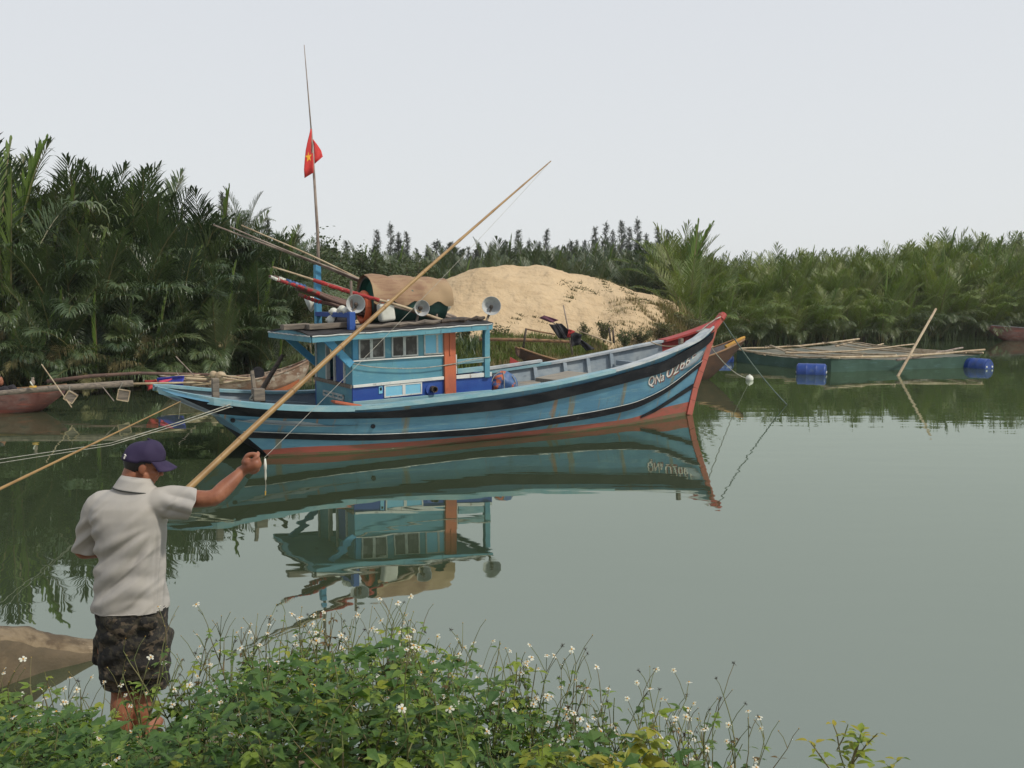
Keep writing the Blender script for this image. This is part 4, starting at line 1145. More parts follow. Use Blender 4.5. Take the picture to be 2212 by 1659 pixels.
# ------------------------------------------------------------------ sampans and other small craft
def sampan(name, label, cat, loc, rz, L, B, H, bow, stern, mats, ribs=6, bow_cap=None, group=None, belly=.25, stripe=None, rake=False):
    """open wooden boat, bow at +x; H freeboard amidships, bow/stern extra rise"""
    t = thing(name, label, cat, loc, rz, group)
    n = 26; near, keel, chine = [], [], []
    def hb(s): return B / 2 * max(0.02, math.sin(math.pi * (0.05 + .9 * s)) ** .6)
    def zz(s): return H + (bow * max(0, (s - .45) / .55) ** 2.2 if s > .45 else stern * max(0, (.45 - s) / .45) ** 2.2)
    def kz(s):
        if rake: return -.25 + (zz(1) * .92 + .2) * max(0, (s - .79) / .21) ** 1.25 + (zz(0) * .8 + .2) * max(0, (.22 - s) / .22) ** 1.2
        return -.25 + (zz(1) * .75 + .2) * max(0, (s - .80) / .2) ** 1.6 + (zz(0) * .7 + .2) * max(0, (.18 - s) / .18) ** 1.6
    prof = []
    for i in range(n + 1):
        s = i / n; x = -L / 2 + L * s; b = hb(s); z = zz(s); k = min(kz(s), z - .05)
        prof.append([Vector((x, -b, z)), Vector((x, -b * .93, k + (z - k) * .55)), Vector((x, -b * .62, k + (z - k) * .12)), Vector((x, 0, k)),
                     Vector((x, b * .62, k + (z - k) * .12)), Vector((x, b * .93, k + (z - k) * .55)), Vector((x, b, z))])
    mb = MB(); mb.grid(prof, 0)
    if stripe: mb.m = [1 if (k % 6) in (1, 4) else 0 for k in range(len(mb.f))]
    o = mb.build('hull', [mats[0], stripe] if stripe else mats[0], t); shade_auto(o, 50)
    ins = [[p * 1.0 for p in r] for r in prof]
    mb = MB(); rows = []
    for r in prof[1:-1]:
        rows.append([Vector((p.x, p.y * .94, p.z + (.03 if 0 < j < 6 else -.01))) for j, p in enumerate(r)])
    mb.grid(rows, 0, flip=True); shade_auto(mb.build('inner_planking', mats[1], t), 50)
    for sg in (0, 6):
        mb = MB(); mb.tube([r[sg] + Vector((0, 0, .012)) for r in prof], .028, 6); mb.build('gunwale', mats[2], t)
    for k in range(ribs):
        s = .18 + .64 * k / max(1, ribs - 1); i = int(s * n); r = prof[i]
        mb = MB(); mb.tube([Vector((p.x, p.y * .92, p.z + .03)) for p in r], .022, 5); mb.build('rib', mats[1], t)
    for s in (.28, .55, .78):
        i = int(s * n); r = prof[i]; mb = MB(); mb.bar((r[0].x, r[0].y * .95, r[0].z - .08), (r[0].x, -r[0].y * .95, r[0].z - .08), .16, .03); mb.build('thwart', mats[1], t)
    if bow_cap:
        mb = MB(); r = prof[-1]; mb.tube([prof[-3][3] * 0 + Vector((L / 2 - .5, 0, zz(.92) - .03)), Vector((L / 2, 0, zz(1) + .01)), Vector((L / 2 + .14, 0, zz(1) + .07))], [.09, .055, .04], 8); mb.build('bow_cap', bow_cap, t)
    return t
M['old_beige'] = surf('old_beige', (0.30, 0.23, 0.17), (0.17, 0.10, 0.065), 2.2, (1, 1, 1.5), .8, .4, 14, .015, lo=.42, hi=.56, extra=[((0.40, 0.36, 0.30), 4, (1, 1, 1.5), .56, .62, .7), ((0.05, 0.035, 0.03), 3, (1, 1, 1), .62, .68, .8)])
M['old_orange'] = surf('old_orange', (0.34, 0.10, 0.035), (0.26, 0.085, 0.04), 3, (1, 1, 1), .7, .3)
M['old_maroon'] = surf('old_maroon', (0.13, 0.05, 0.04), (0.17, 0.10, 0.085), 2.2, (1, 1, 2), .75, .4, 14, .015, extra=[((0.05, 0.04, 0.04), 3.0, (.6, 1, 1), .56, .66, .8), ((0.28, 0.075, 0.05), 2, (.4, 1, 5), .55, .65, .7)])
M['old_brown'] = surf('old_brown', (0.060, 0.027, 0.013), (0.038, 0.018, 0.010), 2.5, (1, 1, 1.5), .65, .3, 14, .01, extra=[((0.10, 0.045, 0.018), 5, (.5, 1, 2), .55, .68, .6)])
M['old_inner'] = surf('old_inner', (0.15, 0.14, 0.145), (0.09, 0.085, 0.09), 3, (1, 1, 1), .8, .3)
M['brown_rim'] = surf('brown_rim', (0.24, 0.13, 0.06), (0.16, 0.09, 0.045), 5, (1, 1, 1), .7, .3)
M['yellow_paint'] = surf('yellow_paint', (0.50, 0.27, 0.04), (0.40, 0.21, 0.04), 5, (1, 1, 1), .7, .3)

# old beige boat behind the stern
bow_b = at(667, 786, 24.6)
LB = 3.7; rzb = math.radians(14)
cb = Vector((bow_b.x - math.cos(rzb) * LB / 2, bow_b.y - math.sin(rzb) * LB / 2, 0))
sampan('wooden_boat', 'old wooden boat with flaking beige paint and orange bottom behind the blue stern', 'boat', cb, rzb, LB, 1.7, .36, .48, .15, ('old_beige', 'old_beige', 'old_beige'), 7, stripe=None)
o = bpy.data.objects['wooden_boat']
mb = MB()
for s in (-1, 1):
    rows = [[], []]
    for i in range(15):
        x = -LB / 2 + LB * (.50 + .43 * i / 14); s_ = (x + LB / 2) / LB
        b = 1.7 / 2 * math.sin(math.pi * (.05 + .9 * s_)) ** .6
        k = -.02 + .42 * max(0, (s_ - .72) / .28) ** 1.6
        rows[0].append(Vector((x, s * (b * .90 + .02), k))); rows[1].append(Vector((x, s * (b * .95 + .02), k + .13)))
    mb.grid(rows, 0)
mb.build('bottom_band', 'old_orange', o)
mb = MB(); mb.tube([(.55, -.5, .55), (.55, -.42, .55)], .16, 14); mb.build('dark_hole', 'black_cloth', o)
# old maroon boat on the far left
bw_l = at(135, 843, 20.2)
rz_ = math.radians(5); LL = 5.6
sampan('wooden_boat', 'old maroon rowing boat partly outside the left edge of the picture', 'boat', (bw_l.x - math.cos(rz_) * LL / 2, bw_l.y - math.sin(rz_) * LL / 2, 0), rz_, LL, 1.35, .38, .16, .2, ('old_maroon', 'old_inner', 'brown_rim'), 6)
# brown sampan between the fishing boat and the dune, yellow bow tip
sb_, ss_ = at(1600, 731, 29.0), at(1118, 750, 27.0)
d = (sb_ - ss_); rzs = math.atan2(d.y, d.x); Ls = Vector((d.x, d.y, 0)).length
sampan('sampan', 'brown sampan with a yellow bow tip moored behind the fishing boat', 'boat', ((sb_.x + ss_.x) / 2, (sb_.y + ss_.y) / 2, 0), rzs, Ls, 1.5, .42, .78, .62, ('old_brown', 'old_inner', 'brown_rim'), 7, bow_cap='yellow_paint', rake=True)
# dark boat at the right edge
q = at(2140, 712, 56)
sampan('wooden_boat', 'long dark maroon boat lying under the palms at the right edge', 'boat', (q.x + 4.2, 56.4, 0), math.pi + .03, 8.4, 1.7, .72, .2, .12, ('old_maroon', 'old_inner', 'old_inner'), 4)

# long beam over the maroon boat with two boxes hung from it, thin poles
a, b, c = at(-120, 856, 19.0), at(0, 849, 19.3), at(288, 828, 20.4)
mb = MB(); mb.tube([a, b, b.lerp(c, .4) + Vector((0, 0, .02)), c], [.055, .055, .065, .075], 9); o = mb.build('outrigger_beam', 'grey_wood', smooth=True)
tag(o, 'long weathered beam reaching out over the maroon boat', 'beam')
c2 = at(420, 826, 21.2)
mb = MB(); mb.tube([c - Vector((.3, 0, .02)), c2], [.03, .02], 7); o = mb.build('bamboo_pole', 'pale_bamboo', smooth=True); tag(o, 'thin pole tied to the tip of the long weathered beam', 'pole', 'thin poles by the old boats')
mb = MB(); mb.tube([at(102, 824, 22), at(200, 812, 22.2), at(300, 806, 22.5), at(460, 809, 23)], [.05, .045, .04, .03], 7); o = mb.build('bamboo_pole', 'brown_pole', smooth=True); tag(o, 'dark pole above the long beam in front of the palms', 'pole', 'thin poles by the old boats')
mb = MB(); mb.tube([at(90, 787, 19.8), at(155, 880, 19.2)], .012, 6); o = mb.build('bamboo_pole', 'pale_bamboo'); tag(o, 'thin stick crossing the long beam beside the tilted box', 'pole', 'thin poles by the old boats')
mb = MB(); mb.tube([at(222, 836, 20.0), at(246, 866, 19.6)], .01, 6); o = mb.build('bamboo_pole', 'grey_pole'); tag(o, 'thin stick slanting into the water between the two hung boxes', 'pole', 'thin poles by the old boats')
mb = MB(); mb.tube([at(383, 806, 22.3), at(395, 830, 22.0)], .012, 6); mb.tube([at(380, 770, 22.3), at(420, 812, 22.2)], .012, 6); o = mb.build('bamboo_pole', 'grey_pole'); tag(o, 'thin crossed sticks standing behind the blue cloth', 'pole', 'thin poles by the old boats')
def hung_box(px, Y, size, ang, label):
    c = at(px[0], px[1], Y); t = thing('hanging_box', label, 'box', c, .25, 'boxes hung from the long beam')
    R = Matrix.Rotation(ang, 3, 'Y'); h = size / 2
    mb = MB(); mb.box((0, 0, 0), (size * .94, size * .8, size * .94), 0, R); mb.build('body', 'grey_wood', t)
    mb = MB()
    for s in (-1, 1):
        for w in (-1, 1):
            mb.bar(R @ Vector((-h, -h * .84, s * h)), R @ Vector((h, -h * .84, s * h)), .022, .022)
            mb.bar(R @ Vector((s * h, -h * .84, -h)), R @ Vector((s * h, -h * .84, h)), .02, .02); break
    mb.build('frame', 'pale_bamboo', t)
    mb = MB(); mb.tube([R @ Vector((-h, 0, h)), Vector((-.02, 0, size * 1.15))], .008, 5); mb.build('cord', 'rope_grey', t)
hung_box((154, 857), 19.4, .20, math.radians(35), 'tilted square box with pale edges hung under the long beam by the maroon bow')
hung_box((268, 853), 20.0, .23, math.radians(12), 'nearly upright square box hung under the far end of the long beam')
# cloth markers and bamboo bundle over the beige boat
def cloth(name, pxs, Y, mat, label, amp=.04, seed=0, th=.012):
    a, b, c_, d_ = [at(x, y, Y) for x, y in pxs]
    mb = MB(); tri_cloth(mb, a, b, c_, d_, 12, amp, seed); o = mb.build(name, mat, smooth=True)
    md = o.modifiers.new('solid', 'SOLIDIFY'); md.thickness = th
    tag(o, label, 'cloth', 'cloth markers on the poles'); return o
cloth('marker_flag', [z3(70, 292), z3(215, 285), z3(225, 370), z3(120, 412)], 21.6, 'red_cloth', 'dark red rag hanging left of the blue cloth by the stern', .07, 1)
cloth('marker_flag', [z3(222, 262), z3(540, 240), z3(530, 388), z3(218, 384)], 21.9, 'blue_cloth', 'deep blue cloth draped over poles behind the blue stern', .10, 2)
cloth('marker_flag', [z3(240, 300), z3(400, 272), z3(318, 345), z3(256, 372)], 21.6, 'pink_cloth', 'bright pink cloth lying on the blue cloth', .05, 3)
for k, (pa, pb, r, lab) in enumerate((((430, 240), (900, 215), .022, 'topmost'), ((520, 262), (930, 232), .02, 'second from the top'), ((560, 272), (1010, 275), .03, 'thickest middle'), ((560, 305), (880, 322), .026, 'second from the bottom'), ((640, 352), (1330, 280), .02, 'lowest'), ((940, 225), (1330, 268), .022, 'short upper right'), ((1000, 262), (1300, 300), .02, 'short lower right'))):
    a, b = at(*z3(*pa), 22.4 + .05 * k), at(*z3(*pb), 23.2 + .05 * k)
    mb = MB(); mb.tube([a, a.lerp(b, .5) - Vector((0, 0, .015)), b], [r * .8, r, r], 7); o = mb.build('bamboo_pole', 'pale_bamboo', smooth=True)
    tag(o, lab + ' bamboo pole of the bundle on the old beige boat', 'pole', 'bamboo bundle on the beige boat')
for k, (px, r, lab) in enumerate((((885, 222), .10, 'pale round float on the bamboo bundle above the stern bitt'), ((970, 250), .15, 'large pale float tied to the bamboo bundle'), ((870, 322), .08, 'small pale float at the lower end of the bamboo bundle'))):
    p = at(*z3(*px), 22.9); mb = MB(); mb.ell(p, (r, r * .9, r * .9), 12, 8); o = mb.build('net_float', 'pale_bamboo', smooth=True); tag(o, lab, 'float', 'floats on the bamboo bundle')

# marker poles with black cloth in the brown sampan
YS = 27.6
def wpole(pts, r, mat, lab, name='marker_pole', cat='pole', group='marker poles in the brown sampan'):
    mb = MB(); mb.tube(pts, r, 7); o = mb.build(name, mat, smooth=True); return tag(o, lab, cat, group)
wpole([at(*z5(905, 60), YS), at(*z5(970, 390), YS), at(*z5(1040, 790), YS)], [.018, .02, .026], 'grey_pole', 'upright grey pole standing in the brown sampan')
wpole([at(*z5(740, 310), YS), at(*z5(1100, 520), YS - .1), at(*z5(1330, 700), YS - .1)], [.014, .02, .025], 'grey_pole', 'pole carrying the plum flag over the brown sampan')
wpole([at(*z5(1100, 430), YS + .2), at(*z5(1620, 610), YS)], [.016, .022], 'pale_bamboo', 'yellowish pole slanting down to the fishing boat rail')
wpole([at(1035, 733, 27.5), at(1130, 734, 27.6), at(*z5(1000, 598), 27.8)], [.05, .055, .045], 'brown_rim', 'long brown pole lying level above the brown sampan stern')
wpole([at(*z5(360, 412), 27.2), at(*z5(780, 490), 27.6)], [.025, .02], 'brown_rim', 'thin brown pole above the long level pole')
wpole([at(*z5(358, 400), 27.1), at(*z5(315, 690), 27.1)], [.03, .035], 'dark_wood', 'short dark post on the brown sampan stern')
wpole([at(*z5(1578, 390), 28.3), at(*z5(1600, 620), 28.3)], [.025, .03], 'dark_wood', 'short dark stake beside the fishing boat rail')
wpole([at(*z5(1632, 420), 28.4), at(*z5(1650, 620), 28.4)], [.03, .035], 'dark_wood', 'second short stake with a rag top beside the fishing boat rail')
def wcloth(pxs, Y, mat, lab, amp=.06, seed=0):
    o = cloth('marker_flag', [z5(*p) for p in pxs], Y, mat, lab, amp, seed, .02); o['group'] = 'cloths on the marker poles'; return o
wcloth([(545, 250), (620, 208), (830, 285), (720, 318)], YS - .15, 'plum_cloth', 'plum coloured flag at the raised tip of the marker pole', .05, 1)
wcloth([(690, 340), (800, 345), (935, 565), (830, 540)], YS - .25, 'black_cloth', 'narrow black cloth hanging below the plum flag', .08, 2)
wcloth([(790, 322), (880, 335), (1080, 520), (930, 545)], YS - .2, 'black_cloth', 'black cloth wrapped along the plum flag pole', .08, 3)
wcloth([(1000, 430), (1175, 490), (1150, 640), (1035, 665)], YS - .3, 'black_cloth', 'wide black cloth hanging in the middle of the marker poles', .10, 4)
wcloth([(1100, 560), (1180, 570), (1370, 700), (1250, 735)], YS - .2, 'black_cloth', 'black cloth trailing down to the fishing boat rail', .08, 5)
wcloth([(985, 415), (1080, 440), (1040, 500), (960, 535)], YS - .32, 'red_cloth', 'faded red rag knotted in the black marker cloths', .05, 6)
# red rudder blade standing in the shallows
a, b, c_, d_ = [at(*z5(*q), 26.0) for q in ((125, 820), (290, 920), (290, 1000), (105, 1000))]
mb = MB(); mb.hexa([d_, c_, c_ + Vector((0, .05, 0)), d_ + Vector((0, .05, 0)), a, b, b + Vector((0, .05, 0)), a + Vector((0, .05, 0))]); o = mb.build('rudder_blade', 'bow_red'); tag(o, 'red rudder blade showing over the far rail before the cabin', 'rudder')

# ------------------------------------------------------------------ floating net pen with blue drums
PL, PFr, PR, PB = Vector((8.9, 36.6, 0)), Vector((10.75, 31.2, 0)), Vector((17.0, 33.6, 0)), Vector((15.9, 43.5, 0))
zr_ = .46
pen = thing('fish_pen', 'floating fish pen of green netting and bamboo poles beyond the bow', 'fish pen', ((PL + PR) / 2))
PO = (PL + PR) / 2
M['green_net'] = surf('green_net', (0.022, 0.056, 0.040), (0.034, 0.076, 0.056), 2.0, (1, 1, 1), .7, .2, 60, .006, extra=[((0.06, 0.12, 0.11), 4, (.5, .5, 3), .55, .7, .6)])
M['tan_net'] = surf('tan_net', (0.16, 0.15, 0.115), (0.10, 0.11, 0.085), 0.9, (1, 1, 1), .85, .3, 60, .006, extra=[((0.30, 0.23, 0.13), .7, (1, 1, 1), .58, .64, .8), ((0.22, 0.21, 0.18), 5, (.4, 2, 1), .55, .7, .5)])
cor = [PL, PFr, PR, PB]
mid_ = []
for k in range(4):
    a, b = cor[k], cor[(k + 1) % 4]; mb = MB(); rows = [[], [], []]
    for i in range(21):
        s = i / 20; p = a.lerp(b, s) - PO; sg = -.10 * math.sin(math.pi * s)
        rows[0].append(p + Vector((0, 0, -.3))); rows[1].append(p + Vector((0, 0, .12)) + Vector((.04 * math.sin(i), .05 * math.cos(i * 1.3), 0))); rows[2].append(p + Vector((0, 0, zr_ + sg + .015 * math.sin(i * 2.2))))
    mb.grid(rows, 0); mb.build('net_wall', 'green_net', pen, True)
mb = MB(); rows = []
for i in range(25):
    s = i / 24; r = []
    for k in range(25):
        t_ = k / 24
        p = PFr.lerp(PR, s).lerp(PL.lerp(PB, s), t_) - PO
        e = min(s, 1 - s, t_, 1 - t_) * 2
        edge = -.10 * (math.sin(math.pi * s) * (1 - 4 * t_ * (1 - t_)) + math.sin(math.pi * t_) * (1 - 4 * s * (1 - s)))
        r.append(p + Vector((0, 0, zr_ + edge - .10 * e + .03 * fbm(p.x, p.y, .8))))
    rows.append(r)
mb.grid(rows, 0); mb.build('net_top', 'tan_net', pen, True)
def penpole(a, b, r=.04, mat='pale_bamboo', sag=.1):
    a, b = Vector(a) - PO, Vector(b) - PO
    mb = MB(); mb.tube([a.lerp(b, i / 8) + Vector((.02 * math.sin(i * 2), 0, -sag * math.sin(math.pi * i / 8) + .01 * math.sin(i * 3))) for i in range(9)], [r * (1.1 - .3 * i / 8) for i in range(9)], 6); mb.build('bamboo_pole', mat, pen, True)
zt_ = zr_ + .04
def up(p, z=zt_): return Vector((p.x, p.y, z))
penpole(up(PL) + Vector((-.3, .5, .05)), up(PFr) + Vector((.2, -.3, 0)))
penpole(up(PFr) + Vector((-.2, -.1, .02)), up(PR) + Vector((.25, .15, .14)), .045)
penpole(up(PR) + Vector((0, -.2, .03)), up(PB) + Vector((0, .3, .0)))
penpole(up(PB) + Vector((.4, 0, .12)), up(PL) + Vector((-.2, 0, .02)), .045)
for (s, t_, dz) in ((.2, .22, .05), (.42, .40, .03), (.75, .72, .06), (.9, .85, .05)):
    penpole(up(PFr.lerp(PR, s)) + Vector((0, 0, .03)), up(PL.lerp(PB, t_)) + Vector((0, 0, dz)), .035)
penpole(up(PL.lerp(PFr, .55)) + Vector((0, -.1, .02)), up(PR.lerp(PB, .5)) + Vector((.3, 0, .12)), .035)
penpole(at(*zR5(630, 850), 37.5), at(*zR5(820, 925), 33), .035, sag=0)
penpole(at(*zR5(470, 880), 36.5), at(*zR5(600, 910), 34.5), .03, sag=0)
penpole(at(*zR5(1420, 940), 31.6), at(*zR5(1830, 862), 36.5), .045, 'grey_pole', .02)
penpole(at(*zR5(1250, 865), 41), at(*zR5(1335, 838), 43), .04, sag=0)
penpole(at(*zR5(1040, 855), 41), at(*zR5(1155, 824), 43.5), .04, sag=0)
def drum(c, rz, label, z=.05):
    t = thing('plastic_drum', label, 'drum', (c.x, c.y, z), rz, 'blue drums floating the net pen')
    r, L = .30, .92
    mb = MB(); prof = [(-L / 2, .001), (-L / 2, r * .86), (-L / 2 + .03, r * .86), (-L / 2 + .02, r * .93), (-L / 2 + .05, r), (-.17, r), (-.15, r * 1.03), (-.13, r), (.13, r), (.15, r * 1.03), (.17, r), (L / 2 - .05, r), (L / 2 - .02, r * .93), (L / 2 - .03, r * .86), (L / 2, r * .86), (L / 2, .001)]
    mb.lathe(prof, (0, 0, 0), (1, 0, 0), 24); shade_auto(mb.build('body', 'drum_blue', t), 30)
    for s in (-1, 1):
        for e in (-1, 1):
            mb = MB(); mb.lathe([(0, .035), (.02, .035), (.02, .001)], (e * L / 2, s * .16, .02), (e, 0, 0), 10); mb.build('bung', 'white_plastic', t)
M['drum_blue'] = surf('drum_blue', (0.012, 0.040, 0.20), (0.022, 0.058, 0.22), 2, (1, 1, 1), .4, .1, 20, .004, extra=[((0.07, 0.11, 0.20), 6, (1, 2, 1), .55, .72, .6), ((0.04, 0.05, 0.04), 4, (1, 1, 1), .6, .7, .6)])
drum(at(1753, 800, 30.4), math.radians(-22), 'blue plastic drum at the nearest corner of the net pen')
drum(at(2111, 784, 33.2), math.radians(-60), 'blue plastic drum at the right hand end of the net pen')
drum(at(1556, 790, 36.6), math.radians(8), 'blue plastic drum half hidden behind the red bow')
drum(at(1838, 748, 43.6), math.radians(5), 'small looking blue drum at the far corner of the net pen', .12)
a, b = at(2022, 667, 30.9), gr(1940, 812)
mb = MB(); mb.tube([b + (b - a) * .15, b, a], [.045, .045, .035], 8); o = mb.build('mooring_pole', 'pale_bamboo', smooth=True); tag(o, 'pale pole slanting out of the water in front of the net pen', 'pole')
p = gr(1619, 821); mb = MB(); mb.ell((p.x, p.y, .045), (.12, .12, .11), 14, 10); mb.tube([(p.x, p.y, .13), (p.x, p.y, .18)], .025, 8)
o = mb.build('buoy', 'white_plastic', smooth=True); tag(o, 'small white round buoy floating off the red bow', 'buoy')

# small grey bundle tied on the beam
p = at(71, 834, 19.4)
t = thing('rag_bundle', 'small grey rag bundle with orange twine tied on top of the long weathered beam', 'bundle', p)
mb = MB(); mb.ell((0, 0, .08), (.045, .04, .075), 10, 8); mb.ell((.012, 0, .16), (.028, .028, .026), 8, 6); mb.build('rag', 'grey_pole', t, True)
mb = MB(); mb.tube([(-.03, -.04, .10), (.0, -.045, .05), (.03, -.04, .0)], [.012, .014, .01], 6); mb.build('pale_strip', 'white_plastic', t, True)
mb = MB(); mb.lathe([(0, .07), (.02, .075), (.04, .06)], (0, 0, -.03), (0, 0, 1), 10); mb.build('twine', 'lamp_yellow', t, True)
# ------------------------------------------------------------------ vegetation
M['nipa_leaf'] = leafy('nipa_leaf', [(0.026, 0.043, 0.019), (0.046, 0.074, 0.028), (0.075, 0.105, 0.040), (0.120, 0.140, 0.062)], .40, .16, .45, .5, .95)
M['nipa_sunny'] = leafy('nipa_sunny', [(0.062, 0.096, 0.025), (0.098, 0.138, 0.031), (0.142, 0.178, 0.040), (0.195, 0.200, 0.072)], .45, .25, .4, .35, .9)  # right-bank copy of the leaf, sunlight put into its colour
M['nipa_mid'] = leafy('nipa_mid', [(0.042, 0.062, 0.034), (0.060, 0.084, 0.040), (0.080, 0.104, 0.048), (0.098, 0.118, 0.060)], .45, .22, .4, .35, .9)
M['nipa_low'] = leafy('nipa_low', [(0.034, 0.050, 0.020), (0.052, 0.074, 0.026), (0.075, 0.098, 0.034), (0.105, 0.120, 0.050)], .45, .18, .35, .35, .9)  # darker copy for low fronds, shade at the water's edge put into the colour
M['nipa_young'] = leafy('nipa_young', [(0.085, 0.15, 0.025), (0.11, 0.17, 0.03), (0.12, 0.17, 0.04)], .45, .3, .35)
M['nipa_old'] = leafy('nipa_old', [(0.10, 0.105, 0.045), (0.17, 0.14, 0.06), (0.22, 0.19, 0.10)], .6, .2, .3)
M['rachis'] = surf('rachis', (0.10, 0.11, 0.035), (0.13, 0.10, 0.04), 3, (1, 1, 1), .5, 0)
M['palm_base'] = surf('palm_base', (0.045, 0.035, 0.022), (0.03, 0.028, 0.02), 4, (1, 1, 1), .8, .3)
def frond_mesh(name, L, a0, a1, n, mat, lm=.21, w=.045, folded=False, seed=0, droop=.25, bare=.16, twist=0.0):
    rnd = random.Random(seed)
    seg = 14; pts, tan = [], []
    p = Vector((0, 0, 0)); ds = L / seg; sb = rnd.uniform(-.38, .38)
    for i in range(seg + 1):
        a = math.radians(a0 + (a1 - a0) * (i / seg) ** 1.6)
        t = Vector((math.sin(a), sb * (i / seg) ** 1.5, math.cos(a))).normalized(); pts.append(p.copy()); tan.append(t); p = p + t * ds
    mb = MB(); mb.tube(pts, [.045 * L / 6 * (1 - .9 * i / seg) + .004 for i in range(seg + 1)], 5, 0, cap=False)
    for k in range(n):
        s = bare + (1 - bare) * (k + .5) / n
        x = s * seg; i = min(int(x), seg - 1); f = x - i
        c = pts[i].lerp(pts[i + 1], f); t = tan[i].lerp(tan[i + 1], f).normalized()
        lat = Vector((0, 1, 0)) - t * t.y; lat.normalize(); nrm = t.cross(lat) * -1.0
        nrm = nrm if nrm.dot(Vector((-t.z, 0, t.x))) > 0 else -nrm
        u = (s - bare) / (1 - bare)
        ln = L * lm * (math.sin(math.pi * min(1, .18 + .80 * u)) ** .7) * (.85 + .3 * rnd.random())
        al = math.radians((20 - 8 * u if folded else 62 - 34 * u) + rnd.uniform(-6, 6))
        if u > .93: al *= .6
        for sd in (-1, 1):
            if rnd.random() < (.05 if u < .8 else .14): continue
            dih = math.radians((50 if folded else 24) + rnd.uniform(-9, 9))
            S = lat * sd * math.cos(dih) + nrm * math.sin(dih)
            d = (t * math.cos(al) + S * math.sin(al)).normalized()
            wv = t.cross(d).cross(d); wv = t - d * t.dot(d)
            wv = wv.normalized() * w * L / 6
            dr = droop * (0.3 + 1.5 * rnd.random() ** 1.5) * (0.2 if folded else 1)
            d2 = (d + Vector((0, 0, -dr))).normalized(); d3 = (d + Vector((0, 0, -dr * 3.0))).normalized()
            p0 = c; p1 = c + d * ln * .45; p2 = p1 + d2 * ln * .33; p3 = p2 + d3 * ln * .22
            o = len(mb.v)
            mb.v += [tuple(q) for q in (p0 - wv * .35, p0 + wv * .35, p1 - wv, p1 + wv, p2 - wv * .7, p2 + wv * .7, p3)]
            mb.f += [(o, o + 1, o + 3, o + 2), (o + 2, o + 3, o + 5, o + 4), (o + 4, o + 5, o + 6)]; mb.m += [1, 1, 1]
    return mb.mesh(name, ['rachis', mat])
FR = {}
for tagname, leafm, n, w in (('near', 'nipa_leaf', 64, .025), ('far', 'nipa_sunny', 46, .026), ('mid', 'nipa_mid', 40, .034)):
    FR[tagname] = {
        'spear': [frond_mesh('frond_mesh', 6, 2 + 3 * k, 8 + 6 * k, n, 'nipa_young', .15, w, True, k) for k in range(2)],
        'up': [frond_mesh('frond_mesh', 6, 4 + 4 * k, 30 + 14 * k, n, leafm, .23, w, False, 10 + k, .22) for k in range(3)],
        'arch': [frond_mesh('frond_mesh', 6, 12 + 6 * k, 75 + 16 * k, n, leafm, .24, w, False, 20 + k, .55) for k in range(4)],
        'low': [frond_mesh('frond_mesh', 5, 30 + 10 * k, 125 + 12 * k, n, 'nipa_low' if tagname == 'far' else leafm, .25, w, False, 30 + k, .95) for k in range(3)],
        'old': [frond_mesh('frond_mesh', 4.6, 35 + 12 * k, 135 + 12 * k, n, 'nipa_old', .25, w, False, 40 + k, 1.3) for k in range(2)],
    }
base_mb = MB()
for k in range(7):
    a = k * 2.4; base_mb.tube([(0.12 * math.cos(a), .12 * math.sin(a), -.5), (.25 * math.cos(a), .25 * math.sin(a), .7)], [.11, .06], 6)
BASE_ME = base_mb.mesh('palm_base_mesh', 'palm_base')
def beside(px, right):
    if right:
        tab = [(1560, 'behind the red bow'), (1640, 'behind the small white buoy'), (1710, 'left of the near blue drum'), (1790, 'behind the near blue drum'), (1880, 'behind the middle of the net pen'),
               (1960, 'behind the foot of the pale slanting pole'), (2040, 'behind the tip of the pale slanting pole'), (2130, 'behind the right end drum'), (2190, 'by the dark boat at the right'), (9999, 'at the right edge')]
    else:
        tab = [(40, 'at the left edge'), (125, 'behind the maroon boat bow'), (205, 'behind the tilted hanging box'), (290, 'behind the upright hanging box'), (370, 'behind the red and blue cloths'), (450, 'behind the stern tip of the blue boat'),
               (530, 'behind the bamboo bundle'), (600, 'behind the slanting dark tiller pole'), (9999, 'behind the aft end of the cabin roof')]
    for x, w in tab:
        if px < x: return w
def beside_mid(px):
    for x, w in ((720, 'behind the flag mast'), (820, 'behind the roof lamps'), (930, 'behind the tan mat'), (1040, 'left of the dune crest'), (1140, 'behind the left slope of the dune'), (1220, 'behind the dune crest'), (1310, 'behind the second hump of the dune'), (1400, 'behind the right slope of the dune'), (9999, 'beside the tall spear leaf')):
        if px < x: return w
def palm(x, y, top, cls, rnd, label, group, mix=None, dense=13, lean=0.0, name='nipa_palm'):
    z = max(-.1, ground_z(x, y)); t = thing(name, label, 'palm', (x, y, z), 0, group)
    sc = (top - z) / 5.75
    link('palm_base', BASE_ME, t).scale = (sc, sc, sc)
    mix = mix or ['up'] * 5 + ['arch'] * 6 + ['low'] * 3
    kinds = (['spear'] if rnd.random() < .7 else []) + [rnd.choice(mix) for _ in range(dense)]
    kinds += ['old'] * (rnd.random() < (.5 if cls == 'near' else .2))
    for k, kd in enumerate(kinds):
        me = rnd.choice(FR[cls][kd]); o = link('frond', me, t)
        a = k * 2.39996 + rnd.uniform(-.5, .5); r = {'spear': .03, 'up': .08, 'arch': .16, 'low': .22, 'old': .24}[kd]
        s = sc * rnd.uniform(.82, 1.05)
        o.location = (r * math.cos(a), r * math.sin(a), .1)
        o.rotation_euler = (rnd.uniform(-.08, .08), rnd.uniform(-.08, .10) + lean, a)
        o.scale = (s, s, s)
    return t
rp = random.Random(11)
LEFT_TOP = [(-120, 325), (0, 335), (40, 355), (90, 342), (130, 352), (200, 318), (235, 345), (300, 335), (330, 380), (400, 402), (430, 428), (480, 440), (545, 450), (600, 468), (640, 490), (670, 530), (720, 570)]
